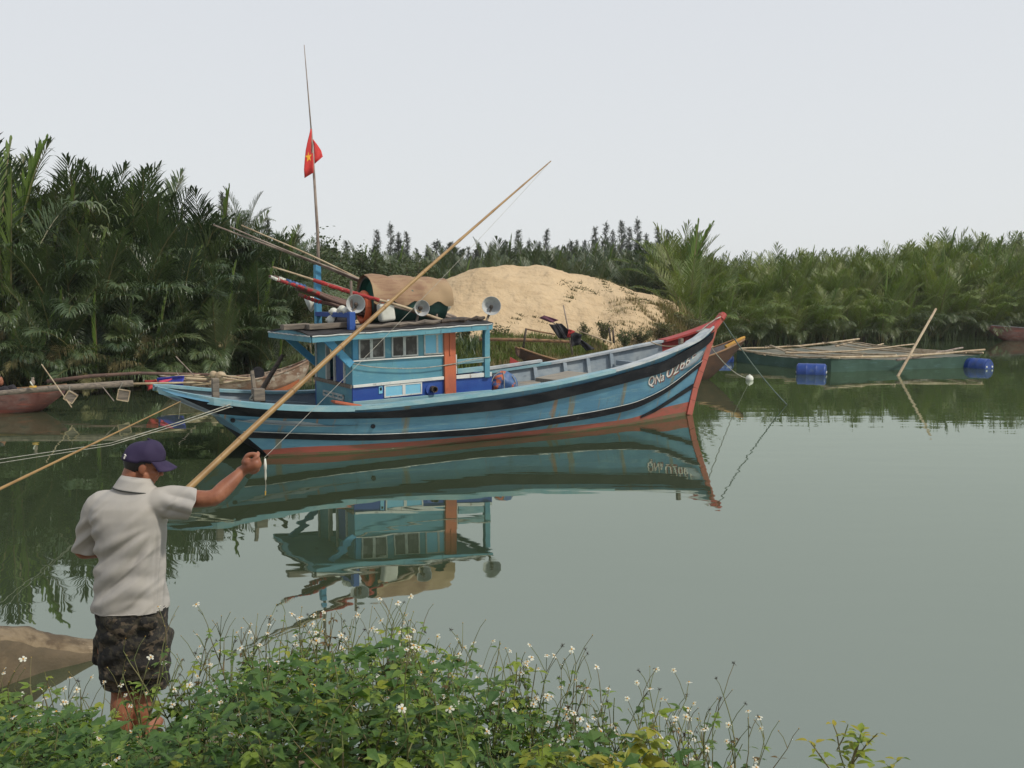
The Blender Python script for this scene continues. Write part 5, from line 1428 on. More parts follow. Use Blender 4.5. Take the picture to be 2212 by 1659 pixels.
# left grove: rows from the water's edge inland
cnt = 0
for (dd, frac, px0, px1, step) in ((0.4, .42, -60, 650, 66), (2.2, .66, -90, 660, 58), (4.4, .86, -70, 660, 58), (7.0, 1.0, -90, 660, 50)):
    px = px0
    while px < px1:
        jx = px + rp.uniform(-16, 16)
        Y = 24.0
        for _ in range(4): Y = interp(SHORE, (jx - CX) / F * Y) + dd
        Y += rp.uniform(-.5, .5)
        x = (jx - CX) / F * Y
        full = at(jx, interp(LEFT_TOP, jx), Y).z
        top = (0.5 + (full - .5) * frac) * rp.uniform(.9, 1.05)
        lab = {0.4: 'dark nipa palm drooping over the water ', 2.2: 'second row left grove nipa palm ', 4.4: 'third row left grove nipa palm ', 7.0: 'skyline nipa palm of the left grove '}[dd] + beside(jx, False)
        palm(x, Y, top, 'near', rp, lab, 'nipa palms of the left grove, row %d' % (1 + [0.4, 2.2, 4.4, 7.0].index(dd)),
             mix=(['arch'] * 5 + ['low'] * 6 + ['up'] * 2) if dd < 1 else (['up'] * 5 + ['arch'] * 6 + ['low'] * 2) if dd < 4 else ['up'] * 8 + ['arch'] * 5, dense=14 if dd < 5 else 12)
        px += step * rp.uniform(.85, 1.15)
# signature fronds on the left: the bright spear at the edge and the big arching leaf by the stern
t = palm(*at(8, 560, 25.0).xy, at(8, 385, 25.0).z, 'near', rp, 'nipa palm with a bright yellow green upright leaf at the left edge', 'nipa palms with a bright spear leaf', mix=['up'], dense=4)
for k in range(3):
    o = link('frond', FR['near']['spear'][k % 2], t); s = (at(8, 322, 25.0).z) / 6.1; o.scale = (s * 1.3, s * 1.3, s); o.rotation_euler = (0, .05 * k - .1, k * 1.2)
for (bx, by, Y, az, sc, kd, lab) in ((455, 850, 24.3, -2.75, .62, 'arch', 'arching'), (640, 760, 24.6, -.15, .62, 'arch', 'arching')):
    pass
RIGHT_TOP = [(1380, 545), (1440, 540), (1470, 500), (1490, 505), (1505, 545), (1580, 565), (1640, 550), (1665, 532), (1700, 545), (1760, 545), (1830, 540), (1880, 535), (1960, 525), (2030, 508), (2110, 515), (2150, 512), (2260, 515)]
for (dd, frac, px0, px1, step) in ((-0.1, .62, 1495, 2270, 36), (2.2, .80, 1475, 2270, 40), (6.5, .93, 1460, 2270, 44), (11.0, 1.0, 1440, 2290, 36), (15.0, 1.0, 1470, 2290, 52)):
    px = px0
    while px < px1:
        jx = px + rp.uniform(-12, 12); Y = 52.0
        for _ in range(4): Y = interp(SHORE, (jx - CX) / F * Y) + dd
        Y += rp.uniform(-.8, .8); x = (jx - CX) / F * Y
        full = at(jx, interp(RIGHT_TOP, jx), Y).z
        top = (0.4 + (full - .4) * frac) * rp.uniform(.93, 1.07)
        idx = [-0.1, 2.2, 6.5, 11.0, 15.0].index(dd)
        lab = ['water edge nipa palm ', 'second row nipa palm ', 'third row nipa palm ', 'skyline nipa palm ', 'hindmost nipa palm '][idx] + beside(jx, True)
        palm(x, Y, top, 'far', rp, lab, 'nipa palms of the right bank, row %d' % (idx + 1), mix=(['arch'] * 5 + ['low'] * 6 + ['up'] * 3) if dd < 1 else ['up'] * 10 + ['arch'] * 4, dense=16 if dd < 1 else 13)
        px += step * rp.uniform(.85, 1.15)
# palms by the right flank of the dune and the tall spear there
for px, py, Y, lab in ((1490, 595, 49.5, 'low nipa palm where the dune meets the right bank'), (1520, 590, 49.5, 'bushy nipa palm behind the boat bow')):
    p = at(px, 640, Y); palm(p.x, Y, at(px, py, Y).z, 'far', rp, lab, 'nipa palms beside the dune', dense=11)
p = at(1480, 640, 51); t = palm(p.x, 51, at(1480, 585, 51).z, 'far', rp, 'nipa palm with the tallest bright spear leaf right of the dune', None, mix=['up'], dense=5)
for k in range(2):
    o = link('frond', FR['far']['spear'][k], t); s = at(1475, 492, 51).z / 6.0; o.scale = (s * 1.8, s * 1.8, s); o.rotation_euler = (0, .06, .2 + k)
# middle distance thicket behind the dune
MID_TOP = [(660, 540), (720, 535), (800, 540), (900, 548), (1000, 530), (1100, 530), (1200, 528), (1300, 530), (1400, 535), (1480, 545)]
for (Y0, frac, step) in ((56, .80, 40), (62, .92, 38), (69, 1.0, 34)):
    px = 650
    while px < 1500:
        jx = px + rp.uniform(-12, 12); Y = Y0 + rp.uniform(-2, 2)
        p = at(jx, 640, Y); top = at(jx, interp(MID_TOP, jx), Y).z
        idx = [56, 62, 69].index(Y0)
        palm(p.x, Y, (1.2 + (top - 1.2) * frac) * rp.uniform(.94, 1.06), 'mid', rp, ['front row distant nipa palm ', 'second row distant nipa palm ', 'hindmost distant nipa palm '][idx] + beside_mid(jx),
             'nipa palms behind the dune, row %d' % (idx + 1), mix=['up'] * 9 + ['arch'] * 3, dense=9)
        px += step * rp.uniform(.85, 1.15)
# dark palm leaf cutting in at the right edge and a coconut palm on the left skyline
M['bark'] = surf('bark', (0.14, 0.12, 0.10), (0.08, 0.07, 0.06), 4, (1, 1, .5), .9, .4)
q = at(530, 560, 42); top = at(535, 522, 42)
t = thing('coconut_palm', 'grey green coconut palm rising behind the left grove', 'palm', (q.x, 42, .6))
MB().tube([(0, 0, -.3), (.1, 0, 2), (0, 0, top.z - .6)], [.16, .12, .10], 8).build('trunk', 'bark', t)
for k in range(13):
    o = link('frond', FR['near'][('up', 'arch', 'arch', 'low')[k % 4]][k % 3], t); o.location = (0, 0, top.z - .7); s = .40 * rp.uniform(.85, 1.1); o.scale = (s, s, s); o.rotation_euler = (0, .12, k * 2.4)

# ---- casuarinas: thin feathery conifers
M['needles'] = leafy('needles', [(0.060, 0.074, 0.060), (0.078, 0.094, 0.074), (0.100, 0.114, 0.090)], .7, .15, .2, .3)  # grey-green, lightened so the colour carries some of the distance haze
M['needles_dry'] = leafy('needles_dry', [(0.075, 0.070, 0.055), (0.095, 0.085, 0.068)], .8, .1, .2, .3)
def casuarina_meshes(seed, H=9.0, R=1.5, n_br=58):
    rnd = random.Random(seed)
    tb = MB(); tb.tube([(0, 0, 0), (rnd.uniform(-.1, .1), rnd.uniform(-.1, .1), H * .5), (0, 0, H)], [.13, .08, .012], 6)
    cb_ = MB()
    for b in range(n_br):
        s = .12 + .88 * (b + rnd.random()) / n_br; z = H * s * .99
        a = rnd.random() * 6.283; ln = R * (1.04 - s) ** .9 * rnd.uniform(.55, 1.15) + .10
        el = rnd.uniform(.2, .9)
        d = Vector((math.cos(a) * math.cos(el), math.sin(a) * math.cos(el), math.sin(el)))
        p0 = Vector((0, 0, z)); tb.tube([p0, p0 + d * ln], [.025, .006], 3, cap=False)
        for k in range(int(14 + 16 * ln)):
            f = rnd.random() ** .6; c = p0 + d * ln * f
            nd = (d * rnd.uniform(.1, 1.0) + Vector((rnd.gauss(0, .5), rnd.gauss(0, .5), rnd.gauss(.0, .5)))).normalized()
            l = rnd.uniform(.22, .5); w = Vector((-nd.y, nd.x, rnd.uniform(-.5, .5))).normalized() * rnd.uniform(.018, .04)
            m = c + nd * l * .55 ; e = c + nd * l + Vector((0, 0, -.12 * l))
            o = len(cb_.v); cb_.v += [tuple(x) for x in (c - w * .4, c + w * .4, m + w, m - w, e)]; cb_.f += [(o, o + 1, o + 2, o + 3), (o + 3, o + 2, o + 4)]; cb_.m += [0, 0]
    return tb.mesh('trunk_mesh', 'bark'), cb_.mesh('crown_mesh', 'needles'), H
CAS = [casuarina_meshes(50 + k, 9.0, 1.05 + .22 * k, 95 + 8 * k) for k in range(4)]
def casuarina(px, py, Y, k, label, group='dark conifers on the skyline', wide=1.0):
    p = at(px, 600, Y); z = ground_z(p.x, Y); top = at(px, py, Y).z
    t = thing('casuarina_tree', label, 'tree', (p.x, Y, z), k * 1.3, group)
    s = (top - z) / CAS[k % 4][2]
    for nm, me in (('trunk', CAS[k % 4][0]), ('crown', CAS[k % 4][1])):
        o = link(nm, me, t); o.scale = (s * wide, s * wide, s)
    return t
rc = random.Random(5)
CPX = [(705, 525), (748, 512), (770, 520), (815, 500), (845, 478), (862, 498), (880, 500), (900, 520), (925, 522), (955, 525), (985, 515), (1012, 512), (1035, 505), (1060, 518), (1090, 508), (1120, 492), (1142, 505), (1165, 505), (1180, 497),
       (1205, 512), (1228, 518), (1245, 505), (1262, 510), (1285, 492), (1308, 484), (1322, 498), (1342, 474), (1358, 492), (1376, 470), (1395, 500), (1420, 488), (1440, 500), (1458, 515), (1560, 552), (1600, 552), (1640, 552), (1730, 548), (1770, 550)]
for k, (px, py) in enumerate(CPX):
    casuarina(px, py + (rc.uniform(8, 26) if py > 503 else rc.uniform(-2, 6)), 150 + rc.uniform(-10, 24), k, 'thin feathery dark conifer on the skyline ' + beside_mid(px) if px < 1480 else 'far feathery conifer on the skyline ' + beside(px, True))
for k in range(44):
    px = 680 + k * 19 + rc.uniform(-16, 16)
    casuarina(px, rc.uniform(516, 546), 118 + rc.uniform(-10, 14), k + 2, ('lower feathery conifer ' + (beside_mid(px) if px < 1480 else beside(px, True))), 'lower conifers behind the palms', rc.uniform(1.2, 2.0))
for px, py, Y, k, lab in ((486, 418, 46, 2, 'greyish feathery conifer standing above the left grove'), (580, 470, 44, 1, 'brownish thin conifer right of the coconut palm'), (640, 505, 46, 0, 'sparse brown conifer at the right end of the left grove'), (2200, 505, 75, 1, 'dark conifer at the right edge of the skyline')):
    casuarina(px, py, Y, k, lab, None, .8)
# ---- broadleaf bushes behind the cabin, shrubs on the dune foot
M['bush_leaf'] = leafy('bush_leaf', [(0.045, 0.065, 0.030), (0.065, 0.090, 0.036), (0.085, 0.105, 0.045)], .6, .2, .3, .6)
M['shrub_leaf'] = leafy('shrub_leaf', [(0.060, 0.075, 0.032), (0.090, 0.095, 0.045), (0.13, 0.115, 0.06)], .7, .2, .2, .8)
M['twig'] = surf('twig', (0.13, 0.10, 0.07), (0.09, 0.07, 0.05), 6, (1, 1, 1), .9, 0)
def bush_meshes(seed, R=1.0, H=1.0, n=900, leaf=.09, mat='bush_leaf', upright=.4):
    rnd = random.Random(seed); tb, lb = MB(), MB(); tips = []
    for b in range(16):
        a = rnd.random() * 6.283; r = R * rnd.uniform(.25, 1.0); h = H * rnd.uniform(.55, 1.0) * (1.05 - .35 * r / R)
        e = Vector((r * math.cos(a), r * math.sin(a), h)); m = Vector((e.x * .35, e.y * .35, h * .55))
        tb.tube([(0, 0, -.05), m, e], [.03 * H, .018 * H, .005], 4, cap=False); tips.append((m, e))
    for k in range(n):
        m, e = rnd.choice(tips); f = rnd.random() ** .55
        if rnd.random() < .45: m, e = m * .15, m
        c = m.lerp(e, f) + Vector((rnd.gauss(0, .11 * R), rnd.gauss(0, .11 * R), rnd.gauss(0, .05 * H)))
        d = Vector((rnd.gauss(0, 1), rnd.gauss(0, 1), rnd.gauss(upright, .6))).normalized(); l = leaf * rnd.uniform(.6, 1.4)
        w = d.cross(Vector((rnd.gauss(0, 1), rnd.gauss(0, 1), rnd.gauss(0, 1)))).normalized() * l * .28
        o = len(lb.v); lb.v += [tuple(x) for x in (c, c + d * l * .5 + w, c + d * l, c + d * l * .5 - w)]; lb.f.append((o, o + 1, o + 2, o + 3)); lb.m.append(0)
    return tb.mesh('stem_mesh', 'twig'), lb.mesh('leaf_mesh', mat)
BUSH = [bush_meshes(70 + k, 1.0, 2.6, 4200, .10) for k in range(3)]
SHRUB = [bush_meshes(80 + k, .6, 1.0, 1000, .085, 'shrub_leaf', 1.1) for k in range(3)]
def bush(px, ybase, Y, w, h, k, label, group, name='bush', src=None):
    p = at(px, ybase, Y); src = src or BUSH
    z = ground_z(p.x, Y); z = max(z, p.z - .3)
    t = thing(name, label, 'bush', (p.x, Y, z), k * 1.7, group); st_, lf = src[k % 3]
    for nm, me in (('stems', st_), ('foliage', lf)):
        o = link(nm, me, t); o.scale = (w, w, h)
    return t
for k, (px, yt, Y, w) in enumerate(((690, 520, 44, 1.6), (725, 530, 47, 1.7), (762, 545, 50, 1.9), (800, 555, 50, 1.6), (845, 560, 54, 1.9), (890, 570, 54, 1.7), (665, 560, 38, 1.4), (700, 590, 40, 1.5), (740, 600, 44, 1.5), (655, 610, 33, 1.1), (930, 580, 56, 1.6))):
    z = at(px, yt, Y).z - .8
    bush(px, 700, Y, w, z / 2.6, k, ['grey green bush highest in the tangle behind the flag mast', 'bush just right of the flag mast', 'bush behind the grey roof lamp', 'bush left of the tan mat', 'bush above the tan mat', 'bush above the right end of the tan mat', 'bush left of the flag mast by the palm grove', 'low bush behind the tall blue roof post', 'low bush behind the red wrapped pole', 'lowest bush behind the aft edge of the cabin roof', 'rightmost bush where the dune begins'][k], 'bushes behind the cabin')
for k, (px, yb, Y, w, h, lab) in enumerate(((1305, 722, 39.0, .85, .95, 'round olive shrub alone on the foot of the sand dune'), (1262, 716, 39.5, .55, .8, 'small twiggy shrub left of the round olive shrub'), (1385, 726, 40.5, 1.1, .7, 'dense olive shrub on the dune foot above the boat rail'),
    (1430, 718, 41.5, 1.4, .85, 'wide brownish shrub on the right dune foot'), (1482, 708, 43.5, 1.4, 1.1, 'brown green shrub where the dune meets the palms'), (1350, 735, 38.5, .9, .8, 'low straggling shrub beside the dense olive shrub'), (1455, 655, 46.0, .8, .5, 'dry brown shrub high on the right flank of the dune'), (1405, 668, 45, .5, .35, 'dead looking shrub on the upper right of the dune'),
    (1075, 760, 37.0, 1.1, .8, 'green bush behind the front canopy post'), (1005, 748, 36.5, 1.2, .9, 'green bush seen through the front canopy opening'))):
    bush(px, yb, Y, w, h, k, lab, None, 'shrub', SHRUB)
# ---- grass along the far bank (one object each), creepers on the dune
def blades(name, n, mat, region, hmin, hmax, seed, wid=.02, zf=None):
    rnd = random.Random(seed); mb = MB()
    for _ in range(n):
        x, y, hs = region(rnd)
        z = (zf or ground_z)(x, y) - .03; h = rnd.uniform(hmin, hmax) * hs; a = rnd.random() * 6.283; b = rnd.uniform(.1, .7) * h
        c, s = math.cos(a), math.sin(a); w = wid * rnd.uniform(.6, 1.4)
        o = len(mb.v); mb.v += [(x - s * w, y + c * w, z), (x + s * w, y - c * w, z), (x + c * b * .35 + s * w * .7, y + s * b * .35 - c * w * .7, z + h * .6), (x + c * b * .35 - s * w * .7, y + s * b * .35 + c * w * .7, z + h * .6), (x + c * b, y + s * b, z + h)]
        mb.f += [(o, o + 1, o + 2, o + 3), (o + 3, o + 2, o + 4)]; mb.m += [0, 0]
    o = mb.build(name, mat); return kind(o, 'stuff')
M['grass_green'] = leafy('grass_green', [(0.075, 0.11, 0.025), (0.11, 0.14, 0.035), (0.15, 0.15, 0.06)], .6, .25, .2, .9, .2)
M['grass_dry'] = leafy('grass_dry', [(0.16, 0.125, 0.055), (0.22, 0.17, 0.085), (0.12, 0.11, 0.045)], .7, .2, .2, .9, .2)
def reg_green(r):
    px = r.uniform(930, 1330); Y = 34; x = (px - CX) / F * 36
    y = interp(SHORE, x) + .2 + 4.2 * r.random() ** 1.3
    return x, y, .7 + .6 * mnoise.noise(Vector((x * .9, y * .9, 1))) + .3
def reg_dry(r):
    px = r.uniform(1040, 1500); x = (px - CX) / F * 39
    y = interp(SHORE, x) - .1 + 5.0 * r.random() ** 1.2
    return x, y, (.6 + 1.0 * sstep(1330, 1420, px)) * (1 + .5 * mnoise.noise(Vector((x, y, 5))))
def reg_left(r):
    x = r.uniform(-16, -1); y = interp(SHORE, x) - .1 + 3 * r.random(); return x, y, 1
blades('grass', 7000, 'grass_green', reg_green, .25, .6, 1)
blades('dry_grass', 9000, 'grass_dry', reg_dry, .3, .75, 2)
blades('reeds', 2500, 'nipa_leaf', reg_left, .3, .9, 3, .025)
def reg_right(r):
    x = r.uniform(9, 36); y = interp(SHORE, x) - .4 + 2.5 * r.random(); return x, y, 1
blades('reeds', 5000, 'nipa_leaf', reg_right, .4, 1.3, 4, .04)
rnd_ = random.Random(9); mb = MB()
dune = bpy.data.objects['sand_dune']
dv = [v.co for v in dune.data.vertices]
def dune_z(x, y):
    i = min(118, max(0, int((x + 8.2) / .165))); j = min(68, max(0, int((y - 37.0) / .3))); return dv[j * 120 + i].z
trails = [[(1210, 612), (1255, 625), (1290, 640)], [(1255, 618), (1235, 640), (1222, 660)], [(1290, 600), (1340, 612), (1380, 622)], [(1340, 625), (1380, 650), (1420, 662)], [(1150, 690), (1180, 700)], [(1100, 700), (1130, 690)], [(1300, 610), (1320, 640)], [(1385, 610), (1420, 640), (1450, 660)]]
for tr in trails:
    for k in range(170):
        s = rnd_.random() * (len(tr) - 1); i = int(s); f = s - i
        px = tr[i][0] + (tr[i + 1][0] - tr[i][0]) * f + rnd_.gauss(0, 4); py = tr[i][1] + (tr[i + 1][1] - tr[i][1]) * f + rnd_.gauss(0, 3)
        Y = 39.5
        while Y < 47 and at(px, py, Y).z > dune_z(at(px, py, Y).x, Y): Y += .15
        p = at(px, py, Y); z = dune_z(p.x, Y)
        h = rnd_.uniform(.04, .16); a = rnd_.random() * 6.28; w = .02
        o = len(mb.v); mb.v += [(p.x - w, Y, z - .02), (p.x + w, Y, z - .02), (p.x + h * math.cos(a), Y + h * math.sin(a), z + h)]; mb.f.append((o, o + 1, o + 2)); mb.m.append(0)
o = mb.build('creeper', 'shrub_leaf'); kind(o, 'stuff')

def reg_foot(r):
    px = 1290 + 215 * r.random() ** .6; Y = r.uniform(38.6, 43.5) + 2.5 * sstep(1400, 1500, px) * r.random(); x = (px - CX) / F * Y
    return x, Y, .30 + .65 * sstep(1390, 1490, px) + .5 * mnoise.noise(Vector((x * 1.3, Y * 1.3, 2)))
blades('dry_grass', 7000, 'grass_dry', reg_foot, .25, .8, 5, .016, lambda x, y: max(dune_z(x, y), ground_z(x, y)))
blades('grass', 2500, 'grass_green', reg_foot, .2, .6, 6, .016, lambda x, y: max(dune_z(x, y), ground_z(x, y)))
# ------------------------------------------------------------------ the angler on the near bank
M['skin'] = surf('skin', (0.27, 0.108, 0.058), (0.21, 0.078, 0.042), 14, (1, 1, 1), .5, .12, 70, .002, spec=.35)
M['hair_black'] = surf('hair_black', (0.012, 0.011, 0.011), (0.022, 0.020, 0.019), 30, (1, 1, 4), .5, .6, 120, .003)
M['cap_purple'] = surf('cap_purple', (0.022, 0.014, 0.045), (0.038, 0.026, 0.066), 7, (1, 1, 1), .85, .2, 300, .001, lo=.45, hi=.7)
M['shirt_cloth'] = surf('shirt_cloth', (0.42, 0.375, 0.315), (0.345, 0.315, 0.285), 2.6, (1, 1, 1), .9, .12, 420, .0012, lo=.40, hi=.68, spec=.15)
m = M['shirt_cloth']; nt = m.node_tree; b = nt.nodes['Principled BSDF']
nt.links.new(mixc(nt, noise_fac(nt, coords(nt), 2.6, .40, .68), (0.375, 0.350, 0.312), (0.305, 0.292, 0.275)), b.inputs['Base Color'])
tc_ = node(nt, 'ShaderNodeTexCoord'); mp_ = node(nt, 'ShaderNodeMapping'); mp_.inputs['Scale'].default_value = (1.6, 2.2, 8.5)
mr_ = node(nt, 'ShaderNodeMapping'); mr_.inputs['Rotation'].default_value = (0, math.radians(40), 0)
nt.links.new(tc_.outputs['Object'], mr_.inputs[0]); nt.links.new(mr_.outputs[0], mp_.inputs[0])
cr_ = node(nt, 'ShaderNodeTexNoise'); cr_.noise_type = 'RIDGED_MULTIFRACTAL'; cr_.inputs['Scale'].default_value = 1.6; cr_.inputs['Detail'].default_value = 3; cr_.inputs['Distortion'].default_value = .6
nt.links.new(mp_.outputs[0], cr_.inputs['Vector'])
bq_ = node(nt, 'ShaderNodeBump'); bq_.inputs['Strength'].default_value = .8; bq_.inputs['Distance'].default_value = .022
nt.links.new(cr_.outputs[0], bq_.inputs['Height'])
ob_ = b.inputs['Normal'].links[0].from_node
nt.links.new(bq_.outputs[0], ob_.inputs['Normal'])
M['shirt_trim'] = surf('shirt_trim', (0.03, 0.035, 0.03), None, 5, (1, 1, 1), .9, 0)
m, nt, b = new_mat('camo_cloth')
v_ = coords(nt, (1, 1, 1.25))
c_ = mixc(nt, noise_fac(nt, v_, 13, .50, .53, 3), (0.016, 0.014, 0.012), (0.036, 0.031, 0.020))
c_ = mixc(nt, noise_fac(nt, coords(nt, (1.2, 1, 1.6)), 16, .56, .585, 3), c_, (0.088, 0.066, 0.044))
c_ = mixc(nt, noise_fac(nt, coords(nt, (.8, 1.3, 1)), 17, .57, .60, 3), c_, (0.012, 0.011, 0.010))
nt.links.new(c_, b.inputs['Base Color']); b.inputs['Roughness'].default_value = .9
add_bump(nt, b, coords(nt), 28, .5, .02)
M['camo_cloth'] = m
def remesh(mb, voxel, smooth=3, fac=.5):
    me = mb.mesh('tmp', [])
    o = bpy.data.objects.new('tmp', me); COL.objects.link(o)
    r = o.modifiers.new('r', 'REMESH'); r.mode = 'VOXEL'; r.voxel_size = voxel
    s = o.modifiers.new('s', 'SMOOTH'); s.iterations = smooth; s.factor = fac
    dg = bpy.context.evaluated_depsgraph_get(); out = bpy.data.meshes.new_from_object(o.evaluated_get(dg))
    COL.objects.unlink(o); bpy.data.objects.remove(o)
    return out
def limb(mb, pts, rad, n=14, flat=1.0, sub=4):
    """tapered limb with round ends; rad may be radii along the way"""
    P = [Vector(p) for p in pts]; out, rr = [], []
    m = len(P) - 1
    for i in range(m * sub + 1):
        t = i / sub; k = min(int(t), m - 1); f = t - k
        p0, p1, p2, p3 = P[max(k - 1, 0)], P[k], P[k + 1], P[min(k + 2, m)]
        q = .5 * ((2 * p1) + (p2 - p0) * f + (2 * p0 - 5 * p1 + 4 * p2 - p3) * f * f + (3 * p1 - p0 - 3 * p2 + p3) * f ** 3)
        out.append(q); rr.append(rad[k] + (rad[k + 1] - rad[k]) * (f * f * (3 - 2 * f)))
    d0 = (out[1] - out[0]).normalized(); d1 = (out[-1] - out[-2]).normalized()
    pre = [(out[0] - d0 * rr[0] * math.cos(a), rr[0] * math.sin(a)) for a in (.15, .5, .9, 1.25)]
    post = [(out[-1] + d1 * rr[-1] * math.cos(a), rr[-1] * math.sin(a)) for a in (1.25, .9, .5, .15)]
    pts2 = [p for p, _ in pre] + out + [p for p, _ in post]; r2 = [r for _, r in pre] + rr + [r for _, r in post]
    mb.tube(pts2, r2, n)
def rings(mb, secs, n=28):
    """closed stack of (cx, cy, z, rx, ry, yaw, power) sections"""
    o = len(mb.v)
    for (cx_, cy_, z, rx, ry, yaw, pw) in secs:
        for k in range(n):
            a = 2 * math.pi * k / n; c, s = math.cos(a), math.sin(a)
            x = rx * math.copysign(abs(c) ** pw, c); y = ry * math.copysign(abs(s) ** pw, s)
            mb.v.append((cx_ + x * math.cos(yaw) - y * math.sin(yaw), cy_ + x * math.sin(yaw) + y * math.cos(yaw), z))
    for i in range(len(secs) - 1):
        for k in range(n):
            k2 = (k + 1) % n; mb.f.append((o + i * n + k, o + i * n + k2, o + (i + 1) * n + k2, o + (i + 1) * n + k)); mb.m.append(0)
    mb.f.append(tuple(o + k for k in reversed(range(n)))); mb.m.append(0)
    mb.f.append(tuple(o + (len(secs) - 1) * n + k for k in range(n))); mb.m.append(0)
D0 = 4.82
PXM = 2000 / D0
def sec(py, xl, xr, ry, dy=0.0, yaw=.10, pw=.85):
    p = at((xl + xr) / 2, py, D0); return (p.x, p.y + dy, p.z, (xr - xl) / 2 / PXM, ry, yaw, pw)
man_o = at(283, 1640, D0)
MZ = ground_z(man_o.x, D0)
man = thing('person', 'man in a pale polo shirt, camouflage shorts and purple cap fishing from the bank', 'person', (0, 0, 0))
# pose points
SHR, SHL = at(345, 1082, D0 - .01), at(212, 1094, D0 + .0)
ELR, WRR = at(457, 1076, D0 - .05), at(526, 1015, D0 + .06)
ELL, WRL = at(176, 1188, D0 + .07), at(250, 1192, D0 + .24)
KNL, KNR = at(263, 1492, D0 - .01), at(309, 1490, D0 + .04)
ANL, ANR = at(270, 1622, D0 - .02), at(302, 1618, D0 + .05)
hf = Vector((.90, .36, -.26)).normalized(); hr = hf.cross(Vector((0, 0, 1))).normalized(); hu = hr.cross(hf)
HC = at(309, 1004, D0 + .03)
def hp(a, b_, c): return HC + hf * a + hr * b_ + hu * c
HR = Matrix((hf, hr, hu)).transposed()
mb = MB()
HS = .91
def hs(m_):
    m_.v = [tuple(HC + (Vector(q) - HC) * HS) for q in m_.v]; return m_
# head: skull, face, jaw, nose, brow, ears, lips
mb.ell(hp(-.008, 0, .022), (.098, .077, .100), 20, 14, 0, HR)
mb.ell(hp(.040, 0, -.035), (.056, .060, .078), 18, 12, 0, HR)
mb.ell(hp(.058, 0, -.088), (.032, .036, .026), 14, 10, 0, HR)
limb(mb, [hp(.02, .05, -.05), hp(.03, .045, -.085), hp(.06, .022, -.105)], [.022, .022, .02], 10)
limb(mb, [hp(.02, -.05, -.05), hp(.03, -.045, -.085), hp(.06, -.022, -.105)], [.022, .022, .02], 10)
limb(mb, [hp(.092, 0, .010), hp(.104, 0, -.018), hp(.112, 0, -.034)], [.010, .012, .013], 10)
mb.ell(hp(.103, .011, -.037), (.012, .009, .008), 10, 8, 0, HR); mb.ell(hp(.103, -.011, -.037), (.012, .009, .008), 10, 8, 0, HR)
mb.ell(hp(.082, 0, .016), (.020, .050, .013), 14, 8, 0, HR)
for s in (-1, 1): mb.ell(hp(.070, s * .040, -.028), (.026, .022, .022), 12, 8, 0, HR)
mb.ell(hp(.090, 0, -.060), (.012, .024, .007), 12, 8, 0, HR); mb.ell(hp(.087, 0, -.072), (.012, .020, .007), 12, 8, 0, HR)
for s in (-1, 1):
    mb.ell(hp(-.002, s * .079, -.012), (.021, .010, .033), 12, 10, 0, HR); mb.ell(hp(.002, s * .076, -.036), (.012, .009, .013), 10, 8, 0, HR)
hs(mb)
NB = at(292, 1064, D0 + .0)
limb(mb, [hp(-.03, 0, -.045), hp(-.035, 0, -.095), NB, NB - Vector((0, 0, .08))], [.058, .056, .064, .09], 16)
# trunk core under the clothes
rings(mb, [sec(1440, 236, 330, .085), sec(1390, 226, 345, .10), sec(1330, 222, 348, .105), sec(1270, 226, 344, .095), sec(1200, 224, 348, .10), sec(1120, 216, 346, .105), sec(1080, 236, 330, .085), sec(1062, 262, 322, .06)])
# right arm reaching out, left arm bent to the rod butt
limb(mb, [SHR, SHR.lerp(ELR, .5) + Vector((0, 0, .004)), ELR, ELR.lerp(WRR, .35) + Vector((.006, 0, -.004)), WRR], [.054, .049, .043, .044, .027], 16)
mb.ell(ELR + Vector((.004, .008, -.014)), (.036, .036, .032), 12, 8)
limb(mb, [SHL, SHL.lerp(ELL, .5), ELL, ELL.lerp(WRL, .4), WRL], [.056, .048, .040, .041, .028], 14)
# legs and feet
HPL, HPR = at(248, 1400, D0), at(314, 1400, D0 + .02)
for hp_, kn, an, sx in ((HPL, KNL, ANL, -1), (HPR, KNR, ANR, 1)):
    calf = kn.lerp(an, .3) + Vector((0, -.018, 0))
    limb(mb, [hp_, hp_.lerp(kn, .6), kn, calf, kn.lerp(an, .72), an], [.088, .070, .054, .056, .040, .034], 16)
    f0 = Vector((an.x, an.y, MZ + .03)); limb(mb, [an, f0 + Vector((0, -.03, 0))], [.033, .030], 12)
    limb(mb, [f0 + Vector((0, -.045, -.002)), f0 + Vector((.01 + sx * .01, .08, 0)), f0 + Vector((.02 + sx * .02, .17, -.008))], [.032, .036, .028], 12)
